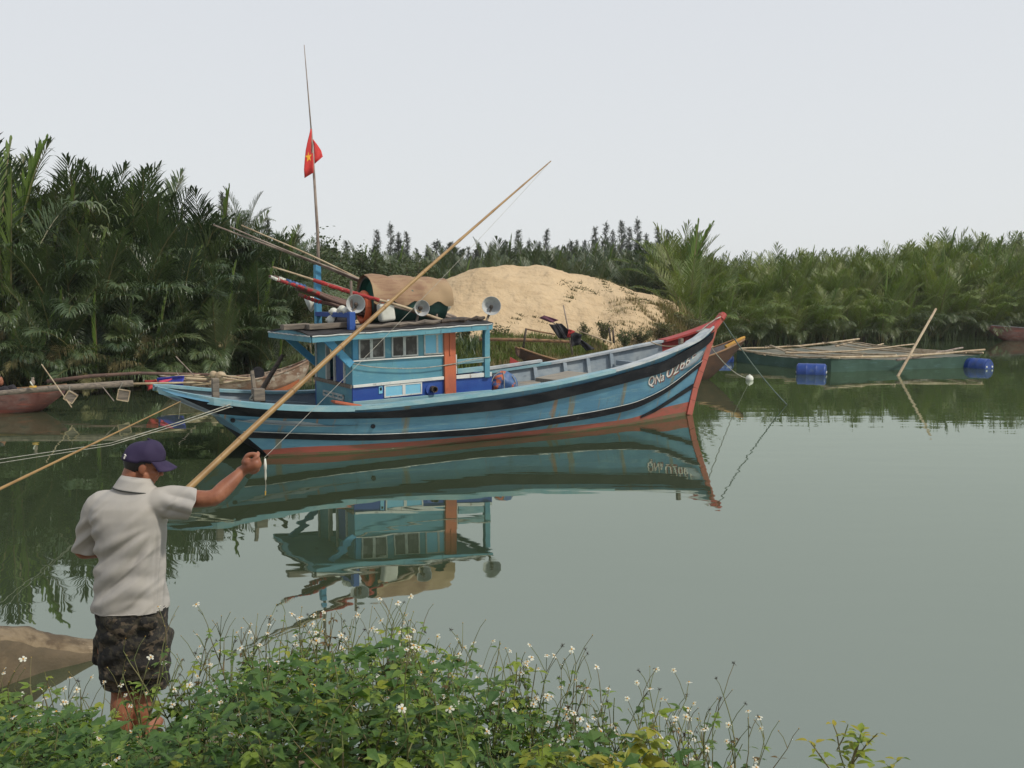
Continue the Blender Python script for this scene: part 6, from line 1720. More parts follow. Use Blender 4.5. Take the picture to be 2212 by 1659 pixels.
# hands: palm, four bent fingers, thumb
def hand(wr, fwd, side, up, curl, pinch=False, s=1.0):
    f, sd, u = [Vector(x).normalized() for x in (fwd, side, up)]
    def q(a, b_, c): return wr + (f * a + sd * b_ + u * c) * s
    limb(mb, [q(-.02, 0, 0), q(.02, 0, 0), q(.05, .004, .002), q(.078, .004, 0)], [.026 * s, .030 * s, .036 * s, .034 * s], 14)
    mb.ell(q(.045, .03, 0), (.028 * s, .028 * s, .02 * s), 12, 8); mb.ell(q(.05, -.026, 0), (.03 * s, .022 * s, .02 * s), 12, 8)
    for k, (b0, ln, r) in enumerate(((.034, .072, .0098), (.012, .080, .0102), (-.011, .074, .0098), (-.032, .060, .0088))):
        c = curl[k]; p = q(.084 - abs(k - 1.2) * .004, b0, .006); pts = [q(.06, b0 * .9, .002), p]; ang = 0
        for j, fr in enumerate((.44, .32, .24)):
            ang += c[j]; d = f * math.cos(ang) - u * math.sin(ang); p = p + d * ln * fr * s; pts.append(p.copy())
        limb(mb, pts, [r * 1.15 * s, r * 1.12 * s, r * 1.02 * s, r * .95 * s, r * .85 * s], 10)
    t0 = q(.022, .036, -.006)
    if pinch: tp = [t0, q(.052, .056, -.018), q(.085, .052, -.022), q(.108, .038, -.020)]
    else: tp = [t0, q(.045, .062, -.014), q(.066, .066, -.034), q(.080, .052, -.050)]
    limb(mb, tp, [.017 * s, .0145 * s, .012 * s, .0105 * s], 10)
HF = (at(571, 996, D0 + .03) - WRR)
hand(WRR, HF, Vector((-.25, -.35, .9)), Vector((.25, -.85, -.35)), [(.55, .75, .35), (.95, 1.05, .6), (1.15, 1.2, .7), (1.25, 1.25, .7)], True, 1.0)
hand(WRL, (.8, .45, .1), Vector((0, -.3, .9)), Vector((-.4, .8, .3)), [(.9, 1.1, .8)] * 4, False, 1.0)
body = link('body', remesh(mb, .0052, 2, .4), man)
body.data.materials.append(M['skin']); body.data.polygons.foreach_set('use_smooth', [True] * len(body.data.polygons))
# eyes
for s in (-1, 1):
    e_ = hs(MB().ell(hp(.083, s * .031, -.004), (.012, .014, .009), 10, 8, 0, HR)).build('eye', 'white_plastic', man, True)
    hs(MB().ell(hp(.0925, s * .031, -.005), (.003, .006, .006), 8, 6, 0, HR)).build('pupil', 'hair_black', e_, True)
    mb = MB(); limb(mb, [hp(.097, s * .016, .018), hp(.098, s * .034, .022), hp(.086, s * .052, .017)], [.004, .005, .003], 6); hs(mb).build('eyebrow', 'hair_black', man, True)
# hair below the cap: shell of the skull between cap rim and nape
mb = MB(); vs, fs = [], []
nu, nv = 40, 16
for j in range(nv + 1):
    for i in range(nu):
        ph = 2 * math.pi * i / nu; zt_ = .06 - .145 * j / nv
        k_ = max(.05, 1 - (zt_ - .022) ** 2 / .104 ** 2) ** .5
        vs.append(hp(-.008 + .1035 * k_ * math.cos(ph), .083 * k_ * math.sin(ph), zt_))
for j in range(nv):
    for i in range(nu):
        ph = (2 * math.pi * (i + .5) / nu); a_ = math.cos(ph); zt_ = .06 - .145 * (j + .5) / nv
        side_ = abs(math.sin(ph))
        low = -.066 if a_ < -.45 else (-.066 + (a_ + .45) * .16 if a_ < .0 else (.006 if a_ < .22 else .02))
        if zt_ > low and a_ < .42: fs.append((j * nu + i, (j + 1) * nu + i, (j + 1) * nu + (i + 1) % nu, j * nu + (i + 1) % nu))
mb.add(vs, fs); hair = hs(mb).build('hair', 'hair_black', man, True)
md = hair.modifiers.new('solid', 'SOLIDIFY'); md.thickness = .008; md.offset = 1
# cap: six panel dome, brim, button, strap badge
cap = link('cap', None, man)
mb = MB(); vs, fs = [], []; nu, nv = 48, 14
def dome(ph, th, g=0.0):
    a_ = math.cos(ph); b_ = math.sin(ph)
    seam = .0022 * (abs(math.sin(3 * ph)) ** .35)
    r = math.sin(th); zz_ = math.cos(th)
    tall = .112 + .006 * max(0, a_) * r
    base = .030 + .010 * a_
    w = .003 * math.sin(ph * 5 + th * 6)
    return hp(-.006 + (.113 + seam + g + w) * r ** .78 * a_, (.0935 + seam + g + w) * r ** .82 * b_, base + (tall + g) * zz_ ** .85 - .012 * r * (a_ < -.2))
for j in range(nv + 1):
    for i in range(nu): vs.append(dome(2 * math.pi * i / nu, math.pi / 2 * j / nv))
for j in range(nv):
    for i in range(nu): fs.append((j * nu + i, (j + 1) * nu + i, (j + 1) * nu + (i + 1) % nu, j * nu + (i + 1) % nu))
mb.add(vs, fs); crown = hs(mb).build('crown', 'cap_purple', man, True)
cap_ = crown; cap_.name = 'cap'
bpy.data.objects.remove(cap)
md = crown.modifiers.new('solid', 'SOLIDIFY'); md.thickness = .003
mb = MB(); rows, n_ = [], 20
for j in range(9):
    r_ = []
    for i in range(n_ + 1):
        ph = -1.22 + 2.44 * i / n_; e = dome(ph, math.pi / 2); f = j / 8
        reach = .078 * math.cos(ph * .86) ** .55
        pos = e + hf * reach * f * (1.0) - hu * (.016 * f + .05 * f * math.sin(ph) ** 2 * .55 + .010 * f * f)
        r_.append(pos + hu * .004)
    rows.append(r_)
mb.grid(rows, 0, flip=True)
brim = hs(mb).build('brim', 'cap_purple', cap_, True); md = brim.modifiers.new('solid', 'SOLIDIFY'); md.thickness = .005
hs(MB().ell(dome(0, 0) + hu * .002, (.009, .009, .006), 10, 6, 0, HR)).build('button', 'cap_purple', cap_, True)
mb = MB()
for k in range(5):
    a = k * .9; c = dome(math.pi - .55, math.pi / 2 - .16) ; mb.ell(c + Vector((.006 * math.sin(a * 2), -.003, .013 - .0065 * k)), (.006, .004, .0055), 8, 6)
hs(mb).build('badge', 'lettering_white', cap_, True)
# shirt: body and sleeves, voxel-joined, then pulled into folds
mb = MB()
rings(mb, [sec(1322, 205, 361, .150, pw=.8), sec(1290, 206, 360, .146, pw=.82), sec(1240, 212, 355, .134), sec(1190, 213, 354, .130), sec(1150, 207, 358, .136, -.005), sec(1115, 200, 358, .138, -.008), sec(1090, 203, 356, .128, -.008), sec(1072, 216, 350, .110, -.004), sec(1058, 238, 340, .088), sec(1046, 258, 328, .072), sec(1038, 266, 320, .064)])
CUR_, CUL_ = at(424, 1090, D0 - .03), at(183, 1203, D0 + .07)
limb(mb, [at(322, 1092, D0), SHR + Vector((0, 0, -.008)), at(388, 1087, D0 - .02), CUR_, CUR_ + (CUR_ - at(388, 1087, D0 - .02)) * .7], [.085, .080, .079, .081, .082], 20)
limb(mb, [at(238, 1092, D0), SHL + Vector((.006, 0, 0)), at(196, 1140, D0 + .03), CUL_, CUL_ + (CUL_ - at(196, 1140, D0 + .03)) * .6], [.082, .074, .067, .064, .064], 18)
sm = remesh(mb, .0068, 14, .5)
bm = bmesh.new(); bm.from_mesh(sm)
def cut(center, normal, radius):
    c, n_ = Vector(center), Vector(normal).normalized()
    vs = {v for v in bm.verts if (v.co - c).length < radius}
    fs_ = [f for f in bm.faces if all(v in vs for v in f.verts)]
    es_ = {e for f in fs_ for e in f.edges}; vv = {v for f in fs_ for v in f.verts}
    bmesh.ops.bisect_plane(bm, geom=list(vv) + list(es_) + fs_, plane_co=c, plane_no=n_, clear_outer=True)
cut(at(415, 1089, D0 - .03), (.86, .36, -.30) , .23)
cut(at(184, 1188, D0 + .07), (-.12, .05, -.95), .13)
cut(at(283, 1314, D0), (0, -.05, -1), .40)
cut(at(293, 1043, D0), (.15, .1, 1), .12)
bm.normal_update()
def keep_main(bm):
    seen, best = set(), []
    for v in bm.verts:
        if v in seen: continue
        st_, isl = [v], []; seen.add(v)
        while st_:
            a = st_.pop(); isl.append(a)
            for e in a.link_edges:
                b = e.other_vert(a)
                if b not in seen: seen.add(b); st_.append(b)
        if len(isl) > len(best): best = isl
    bs = set(best); bmesh.ops.delete(bm, geom=[v for v in bm.verts if v not in bs], context='VERTS')
keep_main(bm); bm.normal_update()
def fold(p):
    x, y, z = p; px, py = proj(p); f = 0.0
    back = 1.0
    # folds fanning from the right armpit down across the back
    ax_, ay_ = 352, 1120
    dx, dy = px - ax_, py - ay_
    r = math.hypot(dx, dy); ang = math.atan2(dy, -dx)
    w = sstep(30, 110, r) * (1 - sstep(190, 320, r)) * sstep(.25, .6, ang) * (1 - sstep(1.25, 1.5, ang))
    f += .021 * w * (abs(math.sin(ang * 8.5 + r * .010 + .5 * math.sin(r * .03))) ** 1.6 - .35)
    # gathers low on the left side and waist
    w2 = sstep(1190, 1240, py) * (1 - sstep(1290, 1316, py)) * (1 - sstep(300, 350, px))
    f += .010 * w2 * (abs(math.sin((px * .55 + py) * .062 + 1.2 * math.sin(px * .03))) ** 1.5 - .4)
    # vertical drag on the right flank
    w3 = sstep(1130, 1170, py) * sstep(325, 345, px) * (1 - sstep(362, 375, px))
    f += .006 * w3 * math.sin(px * .45 + py * .03)
    # sleeve creases along the raised arm
    w4 = sstep(338, 372, px) * (1 - sstep(412, 430, px)) * (1 - sstep(1125, 1140, py))
    f += .018 * w4 * (abs(math.sin((py - 1060) * .085 + (px - 340) * -.022)) ** 1.4 - .4)
    w5 = (1 - sstep(205, 222, px)) * sstep(1100, 1130, py)
    f += .006 * w5 * math.sin(py * .16 + px * .12)
    f += .005 * mnoise.noise(Vector((x * 9, y * 9, z * 7)))
    rx, rz_2 = x * .82 + z * .57, -x * .57 + z * .82
    f += .0025 * (.35 - abs(mnoise.noise(Vector((rx * 6, y * 5, rz_2 * 24)))) ** .6) * sstep(1150, 1240, py)
    return f
for v in bm.verts:
    v.co = v.co + v.normal * fold(v.co)
bm.to_mesh(sm); bm.free()
sm.materials.clear(); sm.materials.append(M['shirt_cloth']); sm.polygons.foreach_set('use_smooth', [True] * len(sm.polygons))
shirt = link('shirt', sm, man); md = shirt.modifiers.new('solid', 'SOLIDIFY'); md.thickness = .004; md.offset = -1
# hem and cuff stitching, collar with dark trim
mb = MB(); pts = []
for k in range(41):
    a = 2 * math.pi * k / 40; p = sec(1309, 205.5, 360.5, .150); c, s = math.cos(a), math.sin(a)
    x = p[3] * math.copysign(abs(c) ** .82, c); y = p[4] * math.copysign(abs(s) ** .82, s)
    pts.append(Vector((p[0] + x * math.cos(.1) - y * math.sin(.1), p[1] + x * math.sin(.1) + y * math.cos(.1), p[2])))
mb.tube(pts, .0035, 5, cap=False); mb.build('hem', 'shirt_cloth', shirt, True)
mb = MB(); rows, rim = [], []
cn = at(292, 1050, D0 + .0); cax = Vector((.16, .10, 1)).normalized(); cs1 = Vector((1, .1, -.16)).normalized(); cs2 = cax.cross(cs1)
for i in range(37):
    a = 2 * math.pi * i / 36 * .90 + math.radians(90 + 18)
    def cr(r1, r2, h): return cn + cs1 * r1 * math.cos(a) + cs2 * r2 * math.sin(a) + cax * h
    back_ = .5 - .5 * math.sin(a)
    rows.append([cr(.068, .064, -.006), cr(.070, .066, .034 + .012 * back_), cr(.076, .072, .044 + .012 * back_), cr(.088, .082, .028), cr(.106, .092, -.012), cr(.111, .096, -.020)])
    rim.append(rows[-1][-1])
mb.grid(rows, 0); col_ = mb.build('collar', 'shirt_cloth', shirt, True); md = col_.modifiers.new('solid', 'SOLIDIFY'); md.thickness = .004
mb = MB(); mb.tube(rim, .003, 5); mb.build('collar_trim', 'shirt_trim', shirt, True)
# shorts
mb = MB()
rings(mb, [sec(1455, 216, 366, .120), sec(1420, 217, 364, .135), sec(1380, 214, 363, .142), sec(1340, 211, 361, .145), sec(1312, 209, 360, .142), sec(1295, 214, 356, .132)])
for (a, b_, c, r) in ((at(255, 1400, D0), at(259, 1450, D0 - .01), at(262, 1505, D0 - .01), .092), (at(318, 1400, D0 + .02), at(322, 1450, D0 + .04), at(325, 1510, D0 + .04), .102)):
    limb(mb, [a, b_, c], [r, r * 1.02, r * .93], 18)
for px, py, dy, r in ((358, 1385, .02, (.028, .085, .085)), (216, 1400, .02, (.024, .08, .085)), (246, 1345, -.145, (.055, .016, .045)), (322, 1348, -.135, (.052, .016, .045)), (355, 1440, .0, (.03, .07, .05))):
    mb.ell(at(px, py, D0 + dy), r, 14, 10)
sm = remesh(mb, .009, 3, .5)
bm = bmesh.new(); bm.from_mesh(sm)
cut(at(260, 1482, D0), (0, -.05, -1), .13); cut(at(330, 1487, D0 + .03), (.03, -.05, -1), .13)
keep_main(bm)
bm.normal_update()
for v in bm.verts:
    x, y, z = v.co; px, py = proj(v.co)
    f = .011 * (abs(mnoise.noise(Vector((x * 11, y * 11, z * 15)))) - .2) + .006 * math.sin(py * .13 + px * .05) * sstep(1320, 1380, py) + .006 * mnoise.noise(Vector((x * 30, y * 30, z * 24)))
    v.co = v.co + v.normal * f
bm.to_mesh(sm); bm.free()
sm.materials.clear(); sm.materials.append(M['camo_cloth']); sm.polygons.foreach_set('use_smooth', [True] * len(sm.polygons))
shorts = link('shorts', sm, man); md = shorts.modifiers.new('solid', 'SOLIDIFY'); md.thickness = .005; md.offset = -1
# the big bamboo rod, its line and lure
TIPR = at(1190, 348, 8.0); RB_ = at(410, 1057, 5.12)
BUTT = RB_ + (RB_ - TIPR).normalized() * .55
rod = thing('fishing_rod', 'thick bamboo fishing rod rising from behind the man to the upper middle', 'fishing rod', (0, 0, 0))
pts, rr = [], []; n_ = 60
for i in range(n_ + 1):
    t_ = i / n_; pts.append(BUTT.lerp(TIPR, t_) + Vector((0, 0, .035 * math.sin(math.pi * t_))) - Vector((0, 0, 0)))
    node_ = 1.10 if i % 6 == 0 else 1.0
    rr.append((.0170 * (1 - t_) ** .8 + .0042) * node_)
MB().tube(pts, rr, 10).build('shaft', 'bamboo', rod, True)
mb = MB()
for i in range(6, n_, 6): mb.tube([pts[i] - (pts[i + 1] - pts[i]) * .03, pts[i] + (pts[i + 1] - pts[i]) * .03], [rr[i] * 1.06, rr[i] * 1.06], 10)
mb.build('joint_ring', 'brown_rim', rod, True)
LUR = at(573, 1010, D0 + .05)
lure = thing('fishing_lure', 'small white fishing lure dangling from the man\'s fingertips', 'lure', LUR)
mb = MB(); mb.lathe([(-.050, .001), (-.046, .005), (-.015, .0085), (.008, .0075), (.012, .0055), (.05, .0062), (.066, .004), (.07, .001)], (0, 0, 0), (0, 0, -1), 12); shade_auto(mb.build('body', 'white_plastic', lure), 50)
mb = MB(); mb.tube([(0, 0, -.068), (.001, 0, -.10), (-.002, 0, -.128)], .0022, 5); mb.build('leader', 'rope_grey', lure)
mb = MB(); mb.tube([(-.002, 0, -.126), (-.003, 0, -.15)], [.004, .003], 6); mb.build('hook', 'lamp_yellow', lure)
la, lb_ = TIPR, LUR + Vector((-.004, 0, .052))
mb = MB(); mb.tube(mound(la, lb_, 24, .03), .0015, 4); o = mb.build('fishing_line', 'rope_grey'); tag(o, 'thin fishing line from the thick bamboo rod tip to the lure', 'fishing line')
# second rod coming in from the left
R0, R1 = at(-260, 1182, 4.3), at(390, 867, 6.9)
rod2 = thing('fishing_rod', 'slim pale bamboo rod crossing in from the left edge', 'fishing rod', (0, 0, 0))
pts = [R0.lerp(R1, i / 40) for i in range(41)]; rr = [(.0085 * (1 - i / 40) + .003) * (1.12 if i % 5 == 0 else 1) for i in range(41)]
MB().tube(pts, rr, 8).build('shaft', 'bamboo', rod2, True)
MB().tube(mound(R1, at(386, 905, 6.9), 4, 0), .0012, 4).build('line', 'rope_grey', rod2)

# a second person, crouching in the maroon boat at the very edge
def crouched():
    q = at(-8, 822, 20.15); t = thing('person', 'dark clothed person crouching in the maroon boat at the far left edge', 'person', (q.x, q.y, .12))
    M['dark_clothes'] = surf('dark_clothes', (0.018, 0.016, 0.02), (0.03, 0.026, 0.03), 6, (1, 1, 1), .9, .2)
    H0 = Vector((.06, -.02, q.z - .12))
    mb = MB(); mb.ell(H0, (.095, .078, .115), 16, 12); mb.ell(H0 + Vector((.045, 0, -.05)), (.055, .058, .07), 14, 10); mb.ell(H0 + Vector((.10, 0, -.02)), (.014, .013, .022), 8, 6)
    for s in (-1, 1): mb.ell(H0 + Vector((-.005, s * .08, -.015)), (.02, .01, .032), 8, 6)
    limb(mb, [H0 + Vector((-.02, 0, -.08)), H0 + Vector((-.06, 0, -.2))], [.055, .07], 12)
    for s in (-1, 1):
        e = H0 + Vector((.02, s * .22, -.42)); w = H0 + Vector((.20, s * .12, -.34))
        limb(mb, [H0 + Vector((-.06, s * .17, -.22)), e, w], [.05, .042, .028], 12)
        limb(mb, [w, w + Vector((.06, -s * .01, 0))], [.032, .034], 10)
        for k in range(4): limb(mb, [w + Vector((.08, (k - 1.5) * .02, .005)), w + Vector((.12, (k - 1.5) * .021, -.012)), w + Vector((.13, (k - 1.5) * .02, -.04))], [.010, .0095, .0085], 8)
        limb(mb, [w + Vector((.03, -s * .03, 0)), w + Vector((.07, -s * .055, -.015)), w + Vector((.10, -s * .05, -.03))], [.014, .012, .010], 8)
        limb(mb, [Vector((-.10, s * .10, .16)), Vector((.28, s * .16, .38)), Vector((.22, s * .14, .05))], [.085, .06, .042], 12)
        limb(mb, [Vector((.20, s * .14, .03)), Vector((.36, s * .15, .02))], [.04, .035], 10)
    rings(mb, [(-.12, 0, .08, .14, .17, 0, .9), (-.12, 0, .25, .13, .16, 0, .9), (-.07, 0, H0.z - .28, .12, .19, 0, .9), (-.05, 0, H0.z - .18, .08, .12, 0, .9)], 18)
    b = link('body', remesh(mb, .009, 2, .4), t); b.data.materials.append(M['skin']); b.data.polygons.foreach_set('use_smooth', [True] * len(b.data.polygons))
    mb = MB(); rings(mb, [(-.13, 0, .06, .18, .20, 0, .9), (-.12, 0, .25, .155, .185, 0, .9), (-.07, 0, H0.z - .27, .145, .215, 0, .9), (-.055, 0, H0.z - .17, .095, .13, 0, .9)], 18)
    for s in (-1, 1):
        limb(mb, [H0 + Vector((-.06, s * .17, -.22)), H0 + Vector((.07, s * .23, -.38))], [.068, .058], 12)
        limb(mb, [Vector((-.10, s * .10, .16)), Vector((.28, s * .16, .38)), Vector((.23, s * .145, .12))], [.10, .074, .06], 12)
    c = link('clothes', remesh(mb, .014, 3, .5), t); c.data.materials.append(M['dark_clothes']); c.data.polygons.foreach_set('use_smooth', [True] * len(c.data.polygons))
    mb = MB(); mb.ell(H0 + Vector((-.02, 0, .03)), (.10, .085, .10), 16, 10); h_ = mb.build('hair', 'hair_black', t, True)
crouched()
# ------------------------------------------------------------------ weathered ledge at the left, flowering weeds on the near bank
M['ledge'] = surf('ledge', (0.205, 0.155, 0.095), (0.125, 0.09, 0.052), 6, (1, 1, 1), .95, .7, 30, .02, extra=[((0.075, 0.052, 0.03), 5, (1, 1, 2), .5, .62, .8), ((0.33, 0.26, 0.17), 9, (1, 1, 1), .60, .7, .6)])
M['ledge_side'] = surf('ledge_side', (0.115, 0.084, 0.05), (0.075, 0.058, 0.034), 3.5, (1, 1, 1.4), .8, .4, 40, .012, extra=[((0.17, 0.125, 0.07), 6, (1, 1, 1), .58, .70, .5)])  # darker brown for the front face of the ledge
def build_ledge():
    top_b = [(-160, 1352), (0, 1366), (30, 1367), (73, 1380), (140, 1386), (217, 1393), (300, 1404)]
    foot = [(-160, 1500), (0, 1485), (45, 1468), (92, 1452), (150, 1438), (217, 1423), (300, 1410)]
    mb = MB(); rows = []
    n = 44
    for i in range(n + 1):
        t = i / n; k = t * (len(foot) - 1); j = min(int(k), len(foot) - 2); f = k - j
        fx = foot[j][0] + (foot[j + 1][0] - foot[j][0]) * f; fy = foot[j][1] + (foot[j + 1][1] - foot[j][1]) * f
        F0 = gr(fx, fy, 0)
        ty = interp(top_b, fx) + 13
        d = ray(fx, ty); zt_ = max(.02, (CAM + d * ((F0.y + .05) / d.y)).z)
        ft = Vector((F0.x, F0.y + .05, zt_)); bk = gr(fx, interp(top_b, fx), zt_)
        bk.y = max(bk.y, ft.y + .25)
        row = [F0 + Vector((0, -.02, -.35)), F0 + Vector((0, -.01, 0)), F0.lerp(ft, .35) + Vector((0, -.015, 0)), F0.lerp(ft, .7), ft, ft.lerp(bk, .3) + Vector((0, 0, .012)), ft.lerp(bk, .7) + Vector((0, 0, .012)), bk, bk + Vector((0, .12, -.25))]
        rows.append([p + Vector((0, .04 * fbm(p.x * 3.5, p.z * 6, 1.0, 5), .018 * fbm(p.x * 4, p.y * 4, 1.0, 5) - .012)) for p in row])
    mb.grid(rows, 0, flip=True)
    mb.m = [1 if k % 8 < 4 else 0 for k in range(len(mb.f))]
    for e in (0, -1): mb.add(rows[e], [tuple(range(9))] if e else [tuple(reversed(range(9)))])
    o = mb.build('concrete_ledge', ['ledge', 'ledge_side'], smooth=True)
    tag(o, 'weathered sandy concrete ledge tapering into the water behind the man\'s legs', 'ledge')
build_ledge()

M['weed_leaf'] = leafy('weed_leaf', [(0.072, 0.122, 0.020), (0.118, 0.185, 0.028), (0.170, 0.240, 0.038), (0.250, 0.300, 0.060)], .5, .28, .4, 3.0, .9)
M['weed_dark'] = leafy('weed_dark', [(0.042, 0.082, 0.018), (0.066, 0.118, 0.024), (0.092, 0.150, 0.030)], .5, .25, .4, 3.0, .9)
M['weed_lime'] = leafy('weed_lime', [(0.15, 0.22, 0.03), (0.22, 0.27, 0.035), (0.28, 0.27, 0.04)], .5, .35, .35, 4.0, .9)
M['weed_yellow'] = leafy('weed_yellow', [(0.26, 0.26, 0.03), (0.34, 0.28, 0.035), (0.20, 0.24, 0.035)], .5, .35, .35, 4.0, .9)
M['weed_brown'] = leafy('weed_brown', [(0.16, 0.11, 0.05), (0.10, 0.07, 0.035)], .7, .2, .2, 4.0, .9)
M['weed_stem'] = surf('weed_stem', (0.13, 0.155, 0.05), (0.16, 0.12, 0.06), 8, (1, 1, 1), .6, 0)
M['petal'] = leafy('petal', [(0.66, 0.65, 0.58), (0.56, 0.53, 0.44)], .6, .3, .2, 5.0, 1.0)
M['disk'] = surf('disk', (0.55, 0.28, 0.025), (0.36, 0.17, 0.02), 90, (1, 1, 1), .8, .3, 300, .001)
M['seed_dark'] = surf('seed_dark', (0.030, 0.022, 0.016), (0.05, 0.035, 0.02), 60, (1, 1, 1), .8, 0)
M['bud'] = surf('bud', (0.16, 0.17, 0.06), (0.24, 0.18, 0.07), 60, (1, 1, 1), .7, 0)
HALF = [(0, .0), (.09, .12), (.17, .20), (.24, .205), (.31, .245), (.39, .225), (.47, .235), (.55, .19), (.63, .185), (.71, .13), (.80, .105), (.90, .045), (1, 0)]
def leaflet(mb, org, d, up, ln, wid, rnd, fold=.35, curl=.35, mi=0):
    d = Vector(d).normalized(); s = d.cross(Vector(up)).normalized(); n = s.cross(d)
    o = len(mb.v); m = len(HALF)
    for (u, w) in HALF:
        c = Vector(org) + d * ln * u + n * (-curl * ln * u * u)
        mb.v.append(tuple(c))
        mb.v.append(tuple(c + s * w * wid + n * w * wid * fold)); mb.v.append(tuple(c - s * w * wid + n * w * wid * fold))
    for i in range(m - 1):
        a, b = o + i * 3, o + i * 3 + 3
        mb.f += [(a, b, b + 1, a + 1), (a, a + 2, b + 2, b)]; mb.m += [mi, mi]
def trifoliate(seed, mat, single=False):
    rnd = random.Random(seed); mb = MB()
    pet = .35 * rnd.uniform(.7, 1.2)
    mb.tube([(0, 0, 0), (pet * .6, 0, pet * .18), (pet, 0, pet * .12)], [.022, .018, .014], 3, cap=False)
    P = Vector((pet, 0, pet * .12))
    leaflet(mb, P, (1, rnd.uniform(-.1, .1), -.1), (0, 0, 1), 1.0, 1.0, rnd, rnd.uniform(.2, .5), rnd.uniform(.15, .5))
    if not single:
        for s in (-1, 1):
            leaflet(mb, P * .92, (.55, s * rnd.uniform(.75, 1.0), -.05), (0, 0, 1), .68 * rnd.uniform(.85, 1.1), .72, rnd, rnd.uniform(.2, .5), rnd.uniform(.15, .5))
    return mb.mesh('leaf_mesh', mat, True)
LEAF = {k: [trifoliate(200 + i, k, i % 3 == 2) for i in range(6)] for k in ('weed_leaf', 'weed_dark', 'weed_lime', 'weed_yellow', 'weed_brown')}
def flower_mesh(seed):
    rnd = random.Random(seed); mb = MB(); n = 5
    miss = rnd.random() < .3
    for k in range(n):
        if miss and k == 2: continue
        a = 2 * math.pi * k / n + rnd.uniform(-.15, .15); dr = rnd.uniform(-.25, .15)
        d = Vector((math.cos(a), math.sin(a), dr)).normalized(); s = Vector((-math.sin(a), math.cos(a), 0)); o = len(mb.v); L_ = rnd.uniform(.85, 1.1)
        for (u, w) in ((.22, .10), (.5, .26), (.82, .33), (1.0, .2)):
            c = d * u * L_ + Vector((0, 0, .02 - .10 * u * u)); mb.v += [tuple(c - s * w), tuple(c + Vector((0, 0, .05))), tuple(c + s * w)]
        for j in range(3):
            b = o + j * 3; mb.f += [(b, b + 3, b + 4, b + 1), (b + 1, b + 4, b + 5, b + 2)]; mb.m += [0, 0]
    mb.ell((0, 0, .05), (.27, .27, .17), 9, 6, 1)
    mb.lathe([(-.22, .05), (-.16, .17), (0, .22)], (0, 0, 0), (0, 0, 1), 7, 2)
    return mb.mesh('flower_mesh', ['petal', 'disk', 'weed_stem'], True)
FLOWER = [flower_mesh(300 + k) for k in range(6)]
def seed_mesh(seed):
    rnd = random.Random(seed); mb = MB()
    for k in range(16):
        d = Vector((rnd.gauss(0, 1), rnd.gauss(0, 1), rnd.gauss(.3, .8))).normalized(); mb.tube([d * .1, d * rnd.uniform(.7, 1.0)], [.07, .04], 3)
    return mb.mesh('seed_mesh', 'seed_dark')
SEED = [seed_mesh(320 + k) for k in range(3)]
def bud_mesh():
    mb = MB(); mb.ell((0, 0, .1), (.22, .22, .3), 8, 6, 0); mb.ell((0, 0, .36), (.16, .16, .1), 8, 4, 1); return mb.mesh('bud_mesh', ['bud', 'disk'], True)
BUD = bud_mesh()
rw = random.Random(21)
def orient(o, p, d, up=Vector((0, 0, 1)), s=1.0):
    """x axis along d"""
    d = Vector(d).normalized(); y = Vector(up).cross(d)
    if y.length < 1e-3: y = Vector((0, 1, 0))
    y.normalize(); z = d.cross(y); m = Matrix((d, y, z)).transposed().to_4x4()
    o.matrix_local = Matrix.Translation(p) @ m @ Matrix.Diagonal((s, s, s, 1))
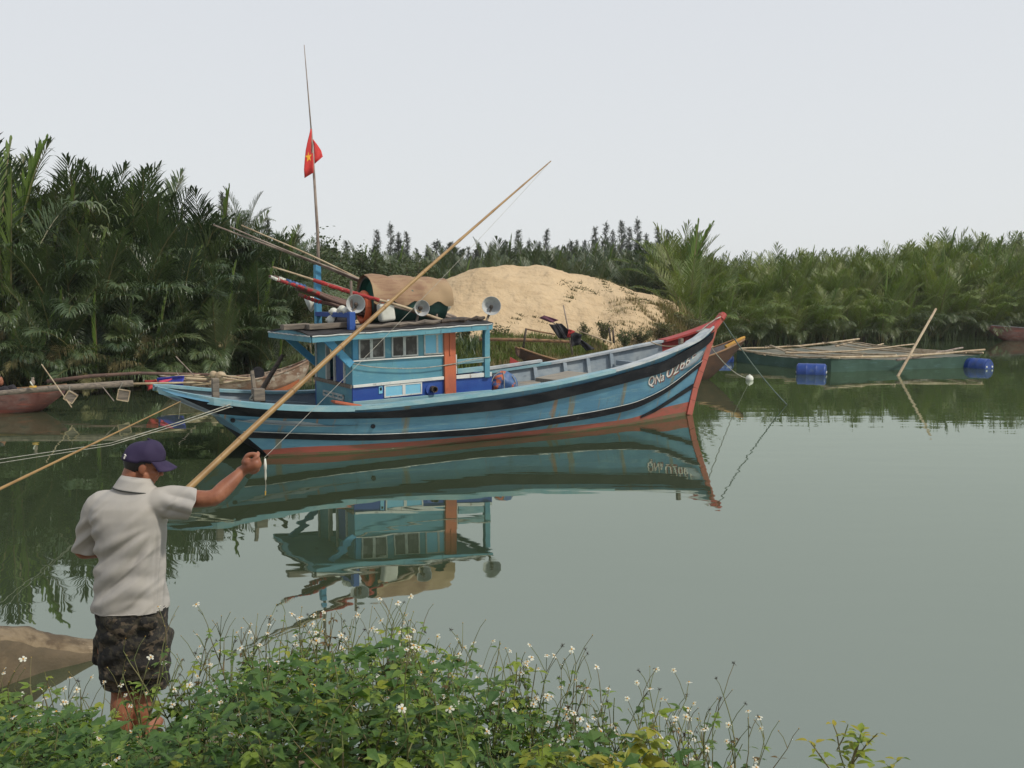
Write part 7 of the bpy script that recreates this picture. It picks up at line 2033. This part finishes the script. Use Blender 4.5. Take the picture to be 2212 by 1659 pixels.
def plant(x, y, top, leafm, label, group, leafsz=.055, flowers=2, buds=1, seeds=0, bare=0.0, lean=None, branches=3, name='flowering_weed', step=.085, spread=.9, leafless=0.0):
    zb_ = ground_z(x, y); h = top - zb_
    if h < .12: return None
    t = thing(name, label, 'plant', (x, y, zb_), 0, group)
    lean = lean if lean is not None else Vector((rw.gauss(0, .10), rw.gauss(-.02, .08), 0))
    stem = MB(); ends = []; leaf_pts = []
    def axis(p0, d0, ln, r0, lvl):
        n = max(4, int(ln / .05)); pts = [Vector(p0)]; d = Vector(d0).normalized()
        for i in range(n):
            d = (d + Vector((rw.gauss(0, .07), rw.gauss(0, .07), .05))).normalized(); pts.append(pts[-1] + d * ln / n)
        stem.tube(pts, [r0 * (1 - .65 * i / n) for i in range(n + 1)], 4, cap=False)
        m = max(2, int(ln / step))
        for i in range(m):
            s = (i + .6) / m
            if s < bare or rw.random() < leafless: continue
            j = min(int(s * n), n - 1); p = pts[j].lerp(pts[j + 1], s * n - j)
            leaf_pts.append((p, i, s, (pts[j + 1] - pts[j]).normalized()))
        ends.append((pts[-1], d))
        return pts
    main = axis((0, 0, -.03), Vector((0, 0, 1)) + lean, h * rw.uniform(.97, 1.03), .0045, 0)
    for b in range(branches):
        s = rw.uniform(.35, .85); p = main[int(s * (len(main) - 1))]; a = rw.random() * 6.283
        axis(p, (math.cos(a) * spread, math.sin(a) * spread, 1.1), h * (1 - s) * rw.uniform(.6, 1.05), .0035, 1)
    mats = leafm if isinstance(leafm, (list, tuple)) else [leafm]
    for (p, i, s, d) in leaf_pts:
        a0 = i * math.pi / 2 + rw.uniform(-.5, .5)
        for sd in (0, math.pi):
            if rw.random() < .10: continue
            a = a0 + sd + rw.uniform(-.3, .3); el = rw.uniform(-.25, .55)
            o = link('leaf', rw.choice(LEAF[rw.choice(mats)]), t)
            orient(o, p, (math.cos(a), math.sin(a), el), Vector((rw.gauss(0, .25), rw.gauss(0, .25), 1)), leafsz * (1.12 - .5 * s) * rw.uniform(.7, 1.25))
    # flower stalks from the tips
    def head(me, nm, size, i):
        p, d = ends[i % len(ends)]
        a = rw.random() * 6.283; ln = rw.uniform(.04, .11)
        q = p + Vector((math.cos(a) * ln * .55, math.sin(a) * ln * .55, ln))
        stem.tube([p, p.lerp(q, .5) + Vector((0, 0, .01)), q], [.0016, .0013, .0011], 3, cap=False)
        o = link(nm, me, t); f = Vector((rw.gauss(0, .55), rw.gauss(-.35, .5), 1)).normalized()
        o.matrix_local = Matrix.Translation(q) @ f.to_track_quat('Z', 'Y').to_matrix().to_4x4() @ Matrix.Diagonal((size, size, size, 1))
    for k in range(flowers): head(rw.choice(FLOWER), 'flower', rw.uniform(.0100, .0145), k + rw.randrange(3))
    for k in range(buds): head(BUD, 'bud', rw.uniform(.007, .010), k + rw.randrange(5))
    for k in range(seeds): head(rw.choice(SEED), 'seed_head', rw.uniform(.008, .012), k + rw.randrange(5))
    stem.build('stem', 'weed_stem', t, True)
    return t
FOL = [(-80, 1500), (0, 1492), (120, 1500), (230, 1540), (330, 1545), (390, 1470), (470, 1425), (560, 1385), (640, 1372), (760, 1362), (860, 1352), (920, 1375), (1000, 1388), (1060, 1420), (1130, 1480), (1250, 1530), (1400, 1550), (1550, 1600), (1660, 1680)]
def where(px):
    for x, w in ((110, 'at the left edge of the bank'), (230, 'just left of the man\'s legs'), (350, 'in front of the man\'s legs'), (460, 'just right of the man\'s legs'), (600, 'below the boat\'s stern reflection'), (740, 'under the reflection of the cabin'),
                 (880, 'at the crest of the weed bank'), (1010, 'right of the weed bank crest'), (1150, 'where the weeds begin to thin out'), (1300, 'beside the yellow sapling'), (1450, 'right of the yellow sapling'), (9999, 'at the thin right end of the weeds')):
        if px < x: return w
# leafy bulk
for (D, frac, step) in ((2.75, 1.0, 66), (3.15, .8, 58), (3.6, .45, 54), (4.05, .12, 58)):
    px = -60
    while px < 1620:
        jx = px + rw.uniform(-22, 22); Y = D + rw.uniform(-.16, .16)
        x = (jx - CX) / F * Y
        px += step * rw.uniform(.8, 1.2) * (1.0 if jx < 1050 else 1.15)
        if 225 < jx < 345 and D < 3.5: tp_ = 1590 + rw.uniform(0, 30)
        else: tp_ = interp(FOL, jx) + 95 * frac * rw.random() + rw.uniform(-48, 46)
        if Y > bank_edge(x) + .2: continue
        if abs(jx - 285) < 70 and Y > 4.3: continue
        top = at(jx, tp_, Y).z
        near_ = D < 3
        sparse = jx > 1080
        q = rw.random()
        lm = ['weed_leaf', 'weed_leaf', 'weed_dark'] if q < .6 else ['weed_leaf', 'weed_leaf', 'weed_lime']
        w_ = where(jx)
        if sparse: plant(x, Y, top, ['weed_leaf', 'weed_dark', 'weed_lime'], {2.75: 'front ', 3.15: 'second row ', 3.6: 'third row ', 4.05: 'rearmost '}[D] + 'thin flowering weed ' + w_, 'flowering weeds on the near bank', .048, rw.randrange(2, 5), 2, 1, .15, None, 4, step=.08, leafless=.2)
        else: plant(x, Y, top, lm, ('front ' if near_ else 'rear ' if D > 3.9 else 'leafy ') + ('white flowered weed ' if q < .75 else 'bushy weed ') + w_, 'leafy weeds on the near bank', .074, rw.randrange(1, 4) if D > 2.9 else rw.randrange(0, 3), rw.randrange(0, 3), 0, .10, None, 3)
# tall flowering stalks standing out against the water: (tip px, tip py, depth, kind)
STALK = [(88, 1412, 3.5, 'leafy'), (258, 1345, 3.35, 'bud'), (300, 1390, 3.4, 'bud'), (440, 1340, 3.9, 'dry'), (484, 1335, 3.7, 'flower'), (500, 1372, 3.6, 'leafy'), (515, 1330, 3.6, 'dry'), (545, 1300, 3.6, 'bud'), (570, 1305, 3.55, 'bud'), (585, 1340, 3.5, 'flower'), (612, 1372, 3.5, 'flower'),
         (655, 1300, 3.5, 'flower'), (690, 1295, 3.5, 'brown'), (728, 1318, 3.5, 'flower'), (742, 1350, 3.4, 'flower'), (775, 1385, 3.3, 'bud'), (820, 1380, 3.4, 'flower'), (850, 1282, 3.4, 'flower'), (868, 1300, 3.4, 'bud'), (893, 1330, 3.4, 'dry'), (910, 1345, 3.35, 'flower'), (940, 1380, 3.3, 'dry'),
         (1012, 1318, 3.3, 'leafy'), (1040, 1368, 3.2, 'flower'), (1085, 1370, 3.2, 'leafy'), (1098, 1392, 3.2, 'flower'), (1132, 1420, 3.2, 'flower'), (1150, 1442, 3.15, 'flower'), (1198, 1455, 3.15, 'flower'), (1220, 1452, 3.15, 'flower'), (1242, 1412, 3.2, 'bud'), (1268, 1432, 3.2, 'flower'), (1300, 1445, 3.2, 'dry'),
         (1335, 1470, 3.1, 'flower'), (1375, 1490, 3.1, 'flower'), (1462, 1455, 3.1, 'flower'), (1478, 1470, 3.1, 'dry'), (1510, 1520, 3.05, 'flower'), (1565, 1480, 3.05, 'dry'), (1590, 1500, 3.05, 'dry'), (1622, 1520, 3.0, 'dry'), (1640, 1605, 2.95, 'flower'), (1420, 1540, 3.0, 'flower'), (1390, 1560, 3.0, 'flower'), (1500, 1560, 3.0, 'flower'), (1560, 1560, 3.0, 'flower'), (30, 1460, 3.3, 'leafy'), (120, 1470, 3.4, 'flower'), (420, 1410, 3.6, 'leafy'), (600, 1330, 3.6, 'leafy'), (640, 1345, 3.5, 'leafy'), (700, 1340, 3.4, 'leafy'), (800, 1325, 3.4, 'leafy'), (880, 1310, 3.4, 'leafy'), (960, 1350, 3.3, 'leafy'), (1060, 1390, 3.2, 'leafy'), (30, 1500, 3.3, 'flower'), (150, 1490, 3.4, 'flower'), (365, 1450, 3.7, 'flower'), (400, 1440, 3.7, 'dry')]
for k, (px, py, Y, kd) in enumerate(STALK):
    x = (px - CX) / F * Y; top = at(px, py + 14, Y).z; w_ = where(px)
    ln = Vector((rw.gauss(.02, .05), rw.gauss(0, .04), 0)); x -= ln.x * (top - ground_z(x, Y)) ; y2 = Y
    if kd == 'leafy': plant(x, y2, top, ['weed_leaf', 'weed_lime'], 'tall leafy shoot ' + w_, 'tall shoots above the weeds', .06, 0, 1, 0, .2, ln, 1, step=.07)
    elif kd == 'flower': plant(x, y2, top, ['weed_leaf', 'weed_dark'], 'tall stalk with white flowers ' + w_, 'tall stalks above the weeds', .048, rw.randrange(3, 6), 3, 1, .15, ln, 4, spread=.5, step=.075, leafless=.12)
    elif kd == 'bud': plant(x, y2, top, ['weed_leaf', 'weed_dark'], 'tall stalk with closed buds ' + w_, 'tall stalks above the weeds', .042, 1, 7, 0, .2, ln, 4, spread=.5, step=.08, leafless=.15)
    elif kd == 'brown': plant(x, y2, top, ['weed_brown'], 'withered brown stalk ' + w_, 'tall stalks above the weeds', .035, 0, 1, 4, .3, ln, 4, spread=.35, step=.07)
    else: plant(x, y2, top, ['weed_dark', 'weed_brown'], 'thin stalk with dark seed heads ' + w_, 'tall stalks above the weeds', .034, 2, 3, 3, .3, ln, 4, spread=.5, step=.10, leafless=.25)
# yellow green sapling and the small shrub at the lower right
for px, py, Y, lb in ((1268, 1512, 2.7, 'yellow leaved sapling among the white flowers right of centre'), (1225, 1580, 2.6, 'pale lime leaved sapling below the yellow one')):
    x = (px - CX) / F * Y; plant(x, Y, at(px, py, Y).z, ['weed_yellow', 'weed_lime'] if 'yellow leaved' in lb else ['weed_lime'], lb, None, .095, 0, 0, 0, .3, Vector((0, 0, 0)), 6, name='sapling', step=.045, spread=.7)
def sapling2():
    Y = 2.6; P = lambda x, y, d=0: at(x, y, Y + d)
    t = thing('sapling', 'small yellow green shrub alone at the lower right over the water', 'plant', (0, 0, 0))
    base = P(1822, 1900); base = Vector((base.x, base.y, ground_z(base.x, base.y)))
    axes = [[base, P(1826, 1720), P(1836, 1660), P(1852, 1612), P(1862, 1580)], [P(1838, 1655), P(1872, 1608, -.03), P(1895, 1585, -.05)], [P(1828, 1670), P(1815, 1630, .03), P(1808, 1585, .05), P(1800, 1565, .06)], [P(1824, 1715), P(1795, 1665, -.05), P(1770, 1630, -.08), P(1752, 1605, -.1)],
            [P(1826, 1700), P(1870, 1668, .05), P(1925, 1655, .08), P(1945, 1640, .1)], [P(1808, 1620, .03), P(1824, 1590, .05), P(1832, 1565, .05)], [base.lerp(P(1826, 1720), .6), P(1790, 1700, .05), P(1760, 1680, .08)], [base.lerp(P(1826, 1720), .6), P(1870, 1710, .0), P(1905, 1690, -.05)]]
    mb = MB()
    for k, ax in enumerate(axes):
        mb.tube(ax, [.0042 if k == 0 else .0022] * (len(ax) - 1) + [.0015], 5, cap=False)
        L_ = sum((b - a).length for a, b in zip(ax, ax[1:])); n = int(L_ / .020)
        for i in range(2 if k else 4, n + 1):
            s = i / n * (len(ax) - 1); j = min(int(s), len(ax) - 2); p = ax[j].lerp(ax[j + 1], s - j)
            if p.z < .5: continue
            a = i * 2.4 + k; tip = i > n - 4
            o = link('leaf', LEAF['weed_yellow' if tip and rw.random() < .7 else 'weed_lime' if rw.random() < .7 else 'weed_leaf'][(2, 5)[i % 2]], t)
            orient(o, p, (math.cos(a), math.sin(a) * .8, rw.uniform(.0, .7)), Vector((0, 0, 1)), rw.uniform(.030, .048) * (.7 if tip else 1))
    mb.build('stem', 'weed_stem', t, True)
sapling2()
# low filler under the weeds: one mass of leaves and stems
mb = MB(); rf = random.Random(31)
for k in range(5200):
    px = rf.uniform(-90, 1560) if rf.random() < .8 else rf.uniform(-90, 1000); Y = 2.5 + 1.9 * rf.random() ** 1.2; x = (px - CX) / F * Y
    if Y > bank_edge(x) - .05: continue
    zg = ground_z(x, Y); zt_ = at(px, max(interp(FOL, px) + 40, 1575 if 225 < px < 350 else 0), Y).z
    if zt_ < zg + .05: continue
    z = zg + (zt_ - zg) * rf.random() ** .8
    a = rf.random() * 6.283; d = Vector((math.cos(a), math.sin(a), rf.uniform(-.4, .5))); l = rf.uniform(.03, .07)
    up_ = Vector((rf.gauss(0, .4), rf.gauss(0, .4), 1)); d.normalize(); s_ = d.cross(up_).normalized(); n_ = s_.cross(d)
    o = len(mb.v); c = Vector((x, Y, z))
    mb.v += [tuple(q) for q in (c, c + d * l * .35 + s_ * l * .26 + n_ * l * .08, c + d * l * .35, c + d * l * .35 - s_ * l * .26 + n_ * l * .08, c + d * l - n_ * l * .2)]
    mb.f += [(o, o + 2, o + 1), (o, o + 3, o + 2), (o + 1, o + 2, o + 4), (o + 2, o + 3, o + 4)]; mb.m += [0] * 4
o = mb.build('ground_cover', leafy('cover_leaf', [(0.030, 0.072, 0.018), (0.060, 0.120, 0.026), (0.085, 0.145, 0.036)], .55, .25, .3, 9.0, .0)); kind(o, 'stuff')

# disambiguate: neighbours that would share a label get their order in the picture
from collections import defaultdict
by = defaultdict(list)
for ob in SC.objects:
    if ob.parent is None and ob.get('label'): by[ob['label']].append(ob)
NTH = ['first', 'second', 'third', 'fourth', 'fifth', 'sixth', 'seventh', 'eighth', 'ninth']
CNT = ['', '', 'two', 'three', 'four', 'five', 'six', 'seven', 'eight', 'nine']
ORD = {n: (['left of two', 'right of two'] if n == 2 else ['leftmost of ' + CNT[n]] + [NTH[k] + ' of ' + CNT[n] for k in range(1, n - 1)] + ['rightmost of ' + CNT[n]]) for n in range(2, 10)}
for lab, obs in by.items():
    if len(obs) in ORD and len(lab.split()) <= 13:
        obs.sort(key=lambda q: proj(q.location)[0])
        for q, w in zip(obs, ORD[len(obs)]): q['label'] = lab + ', ' + w
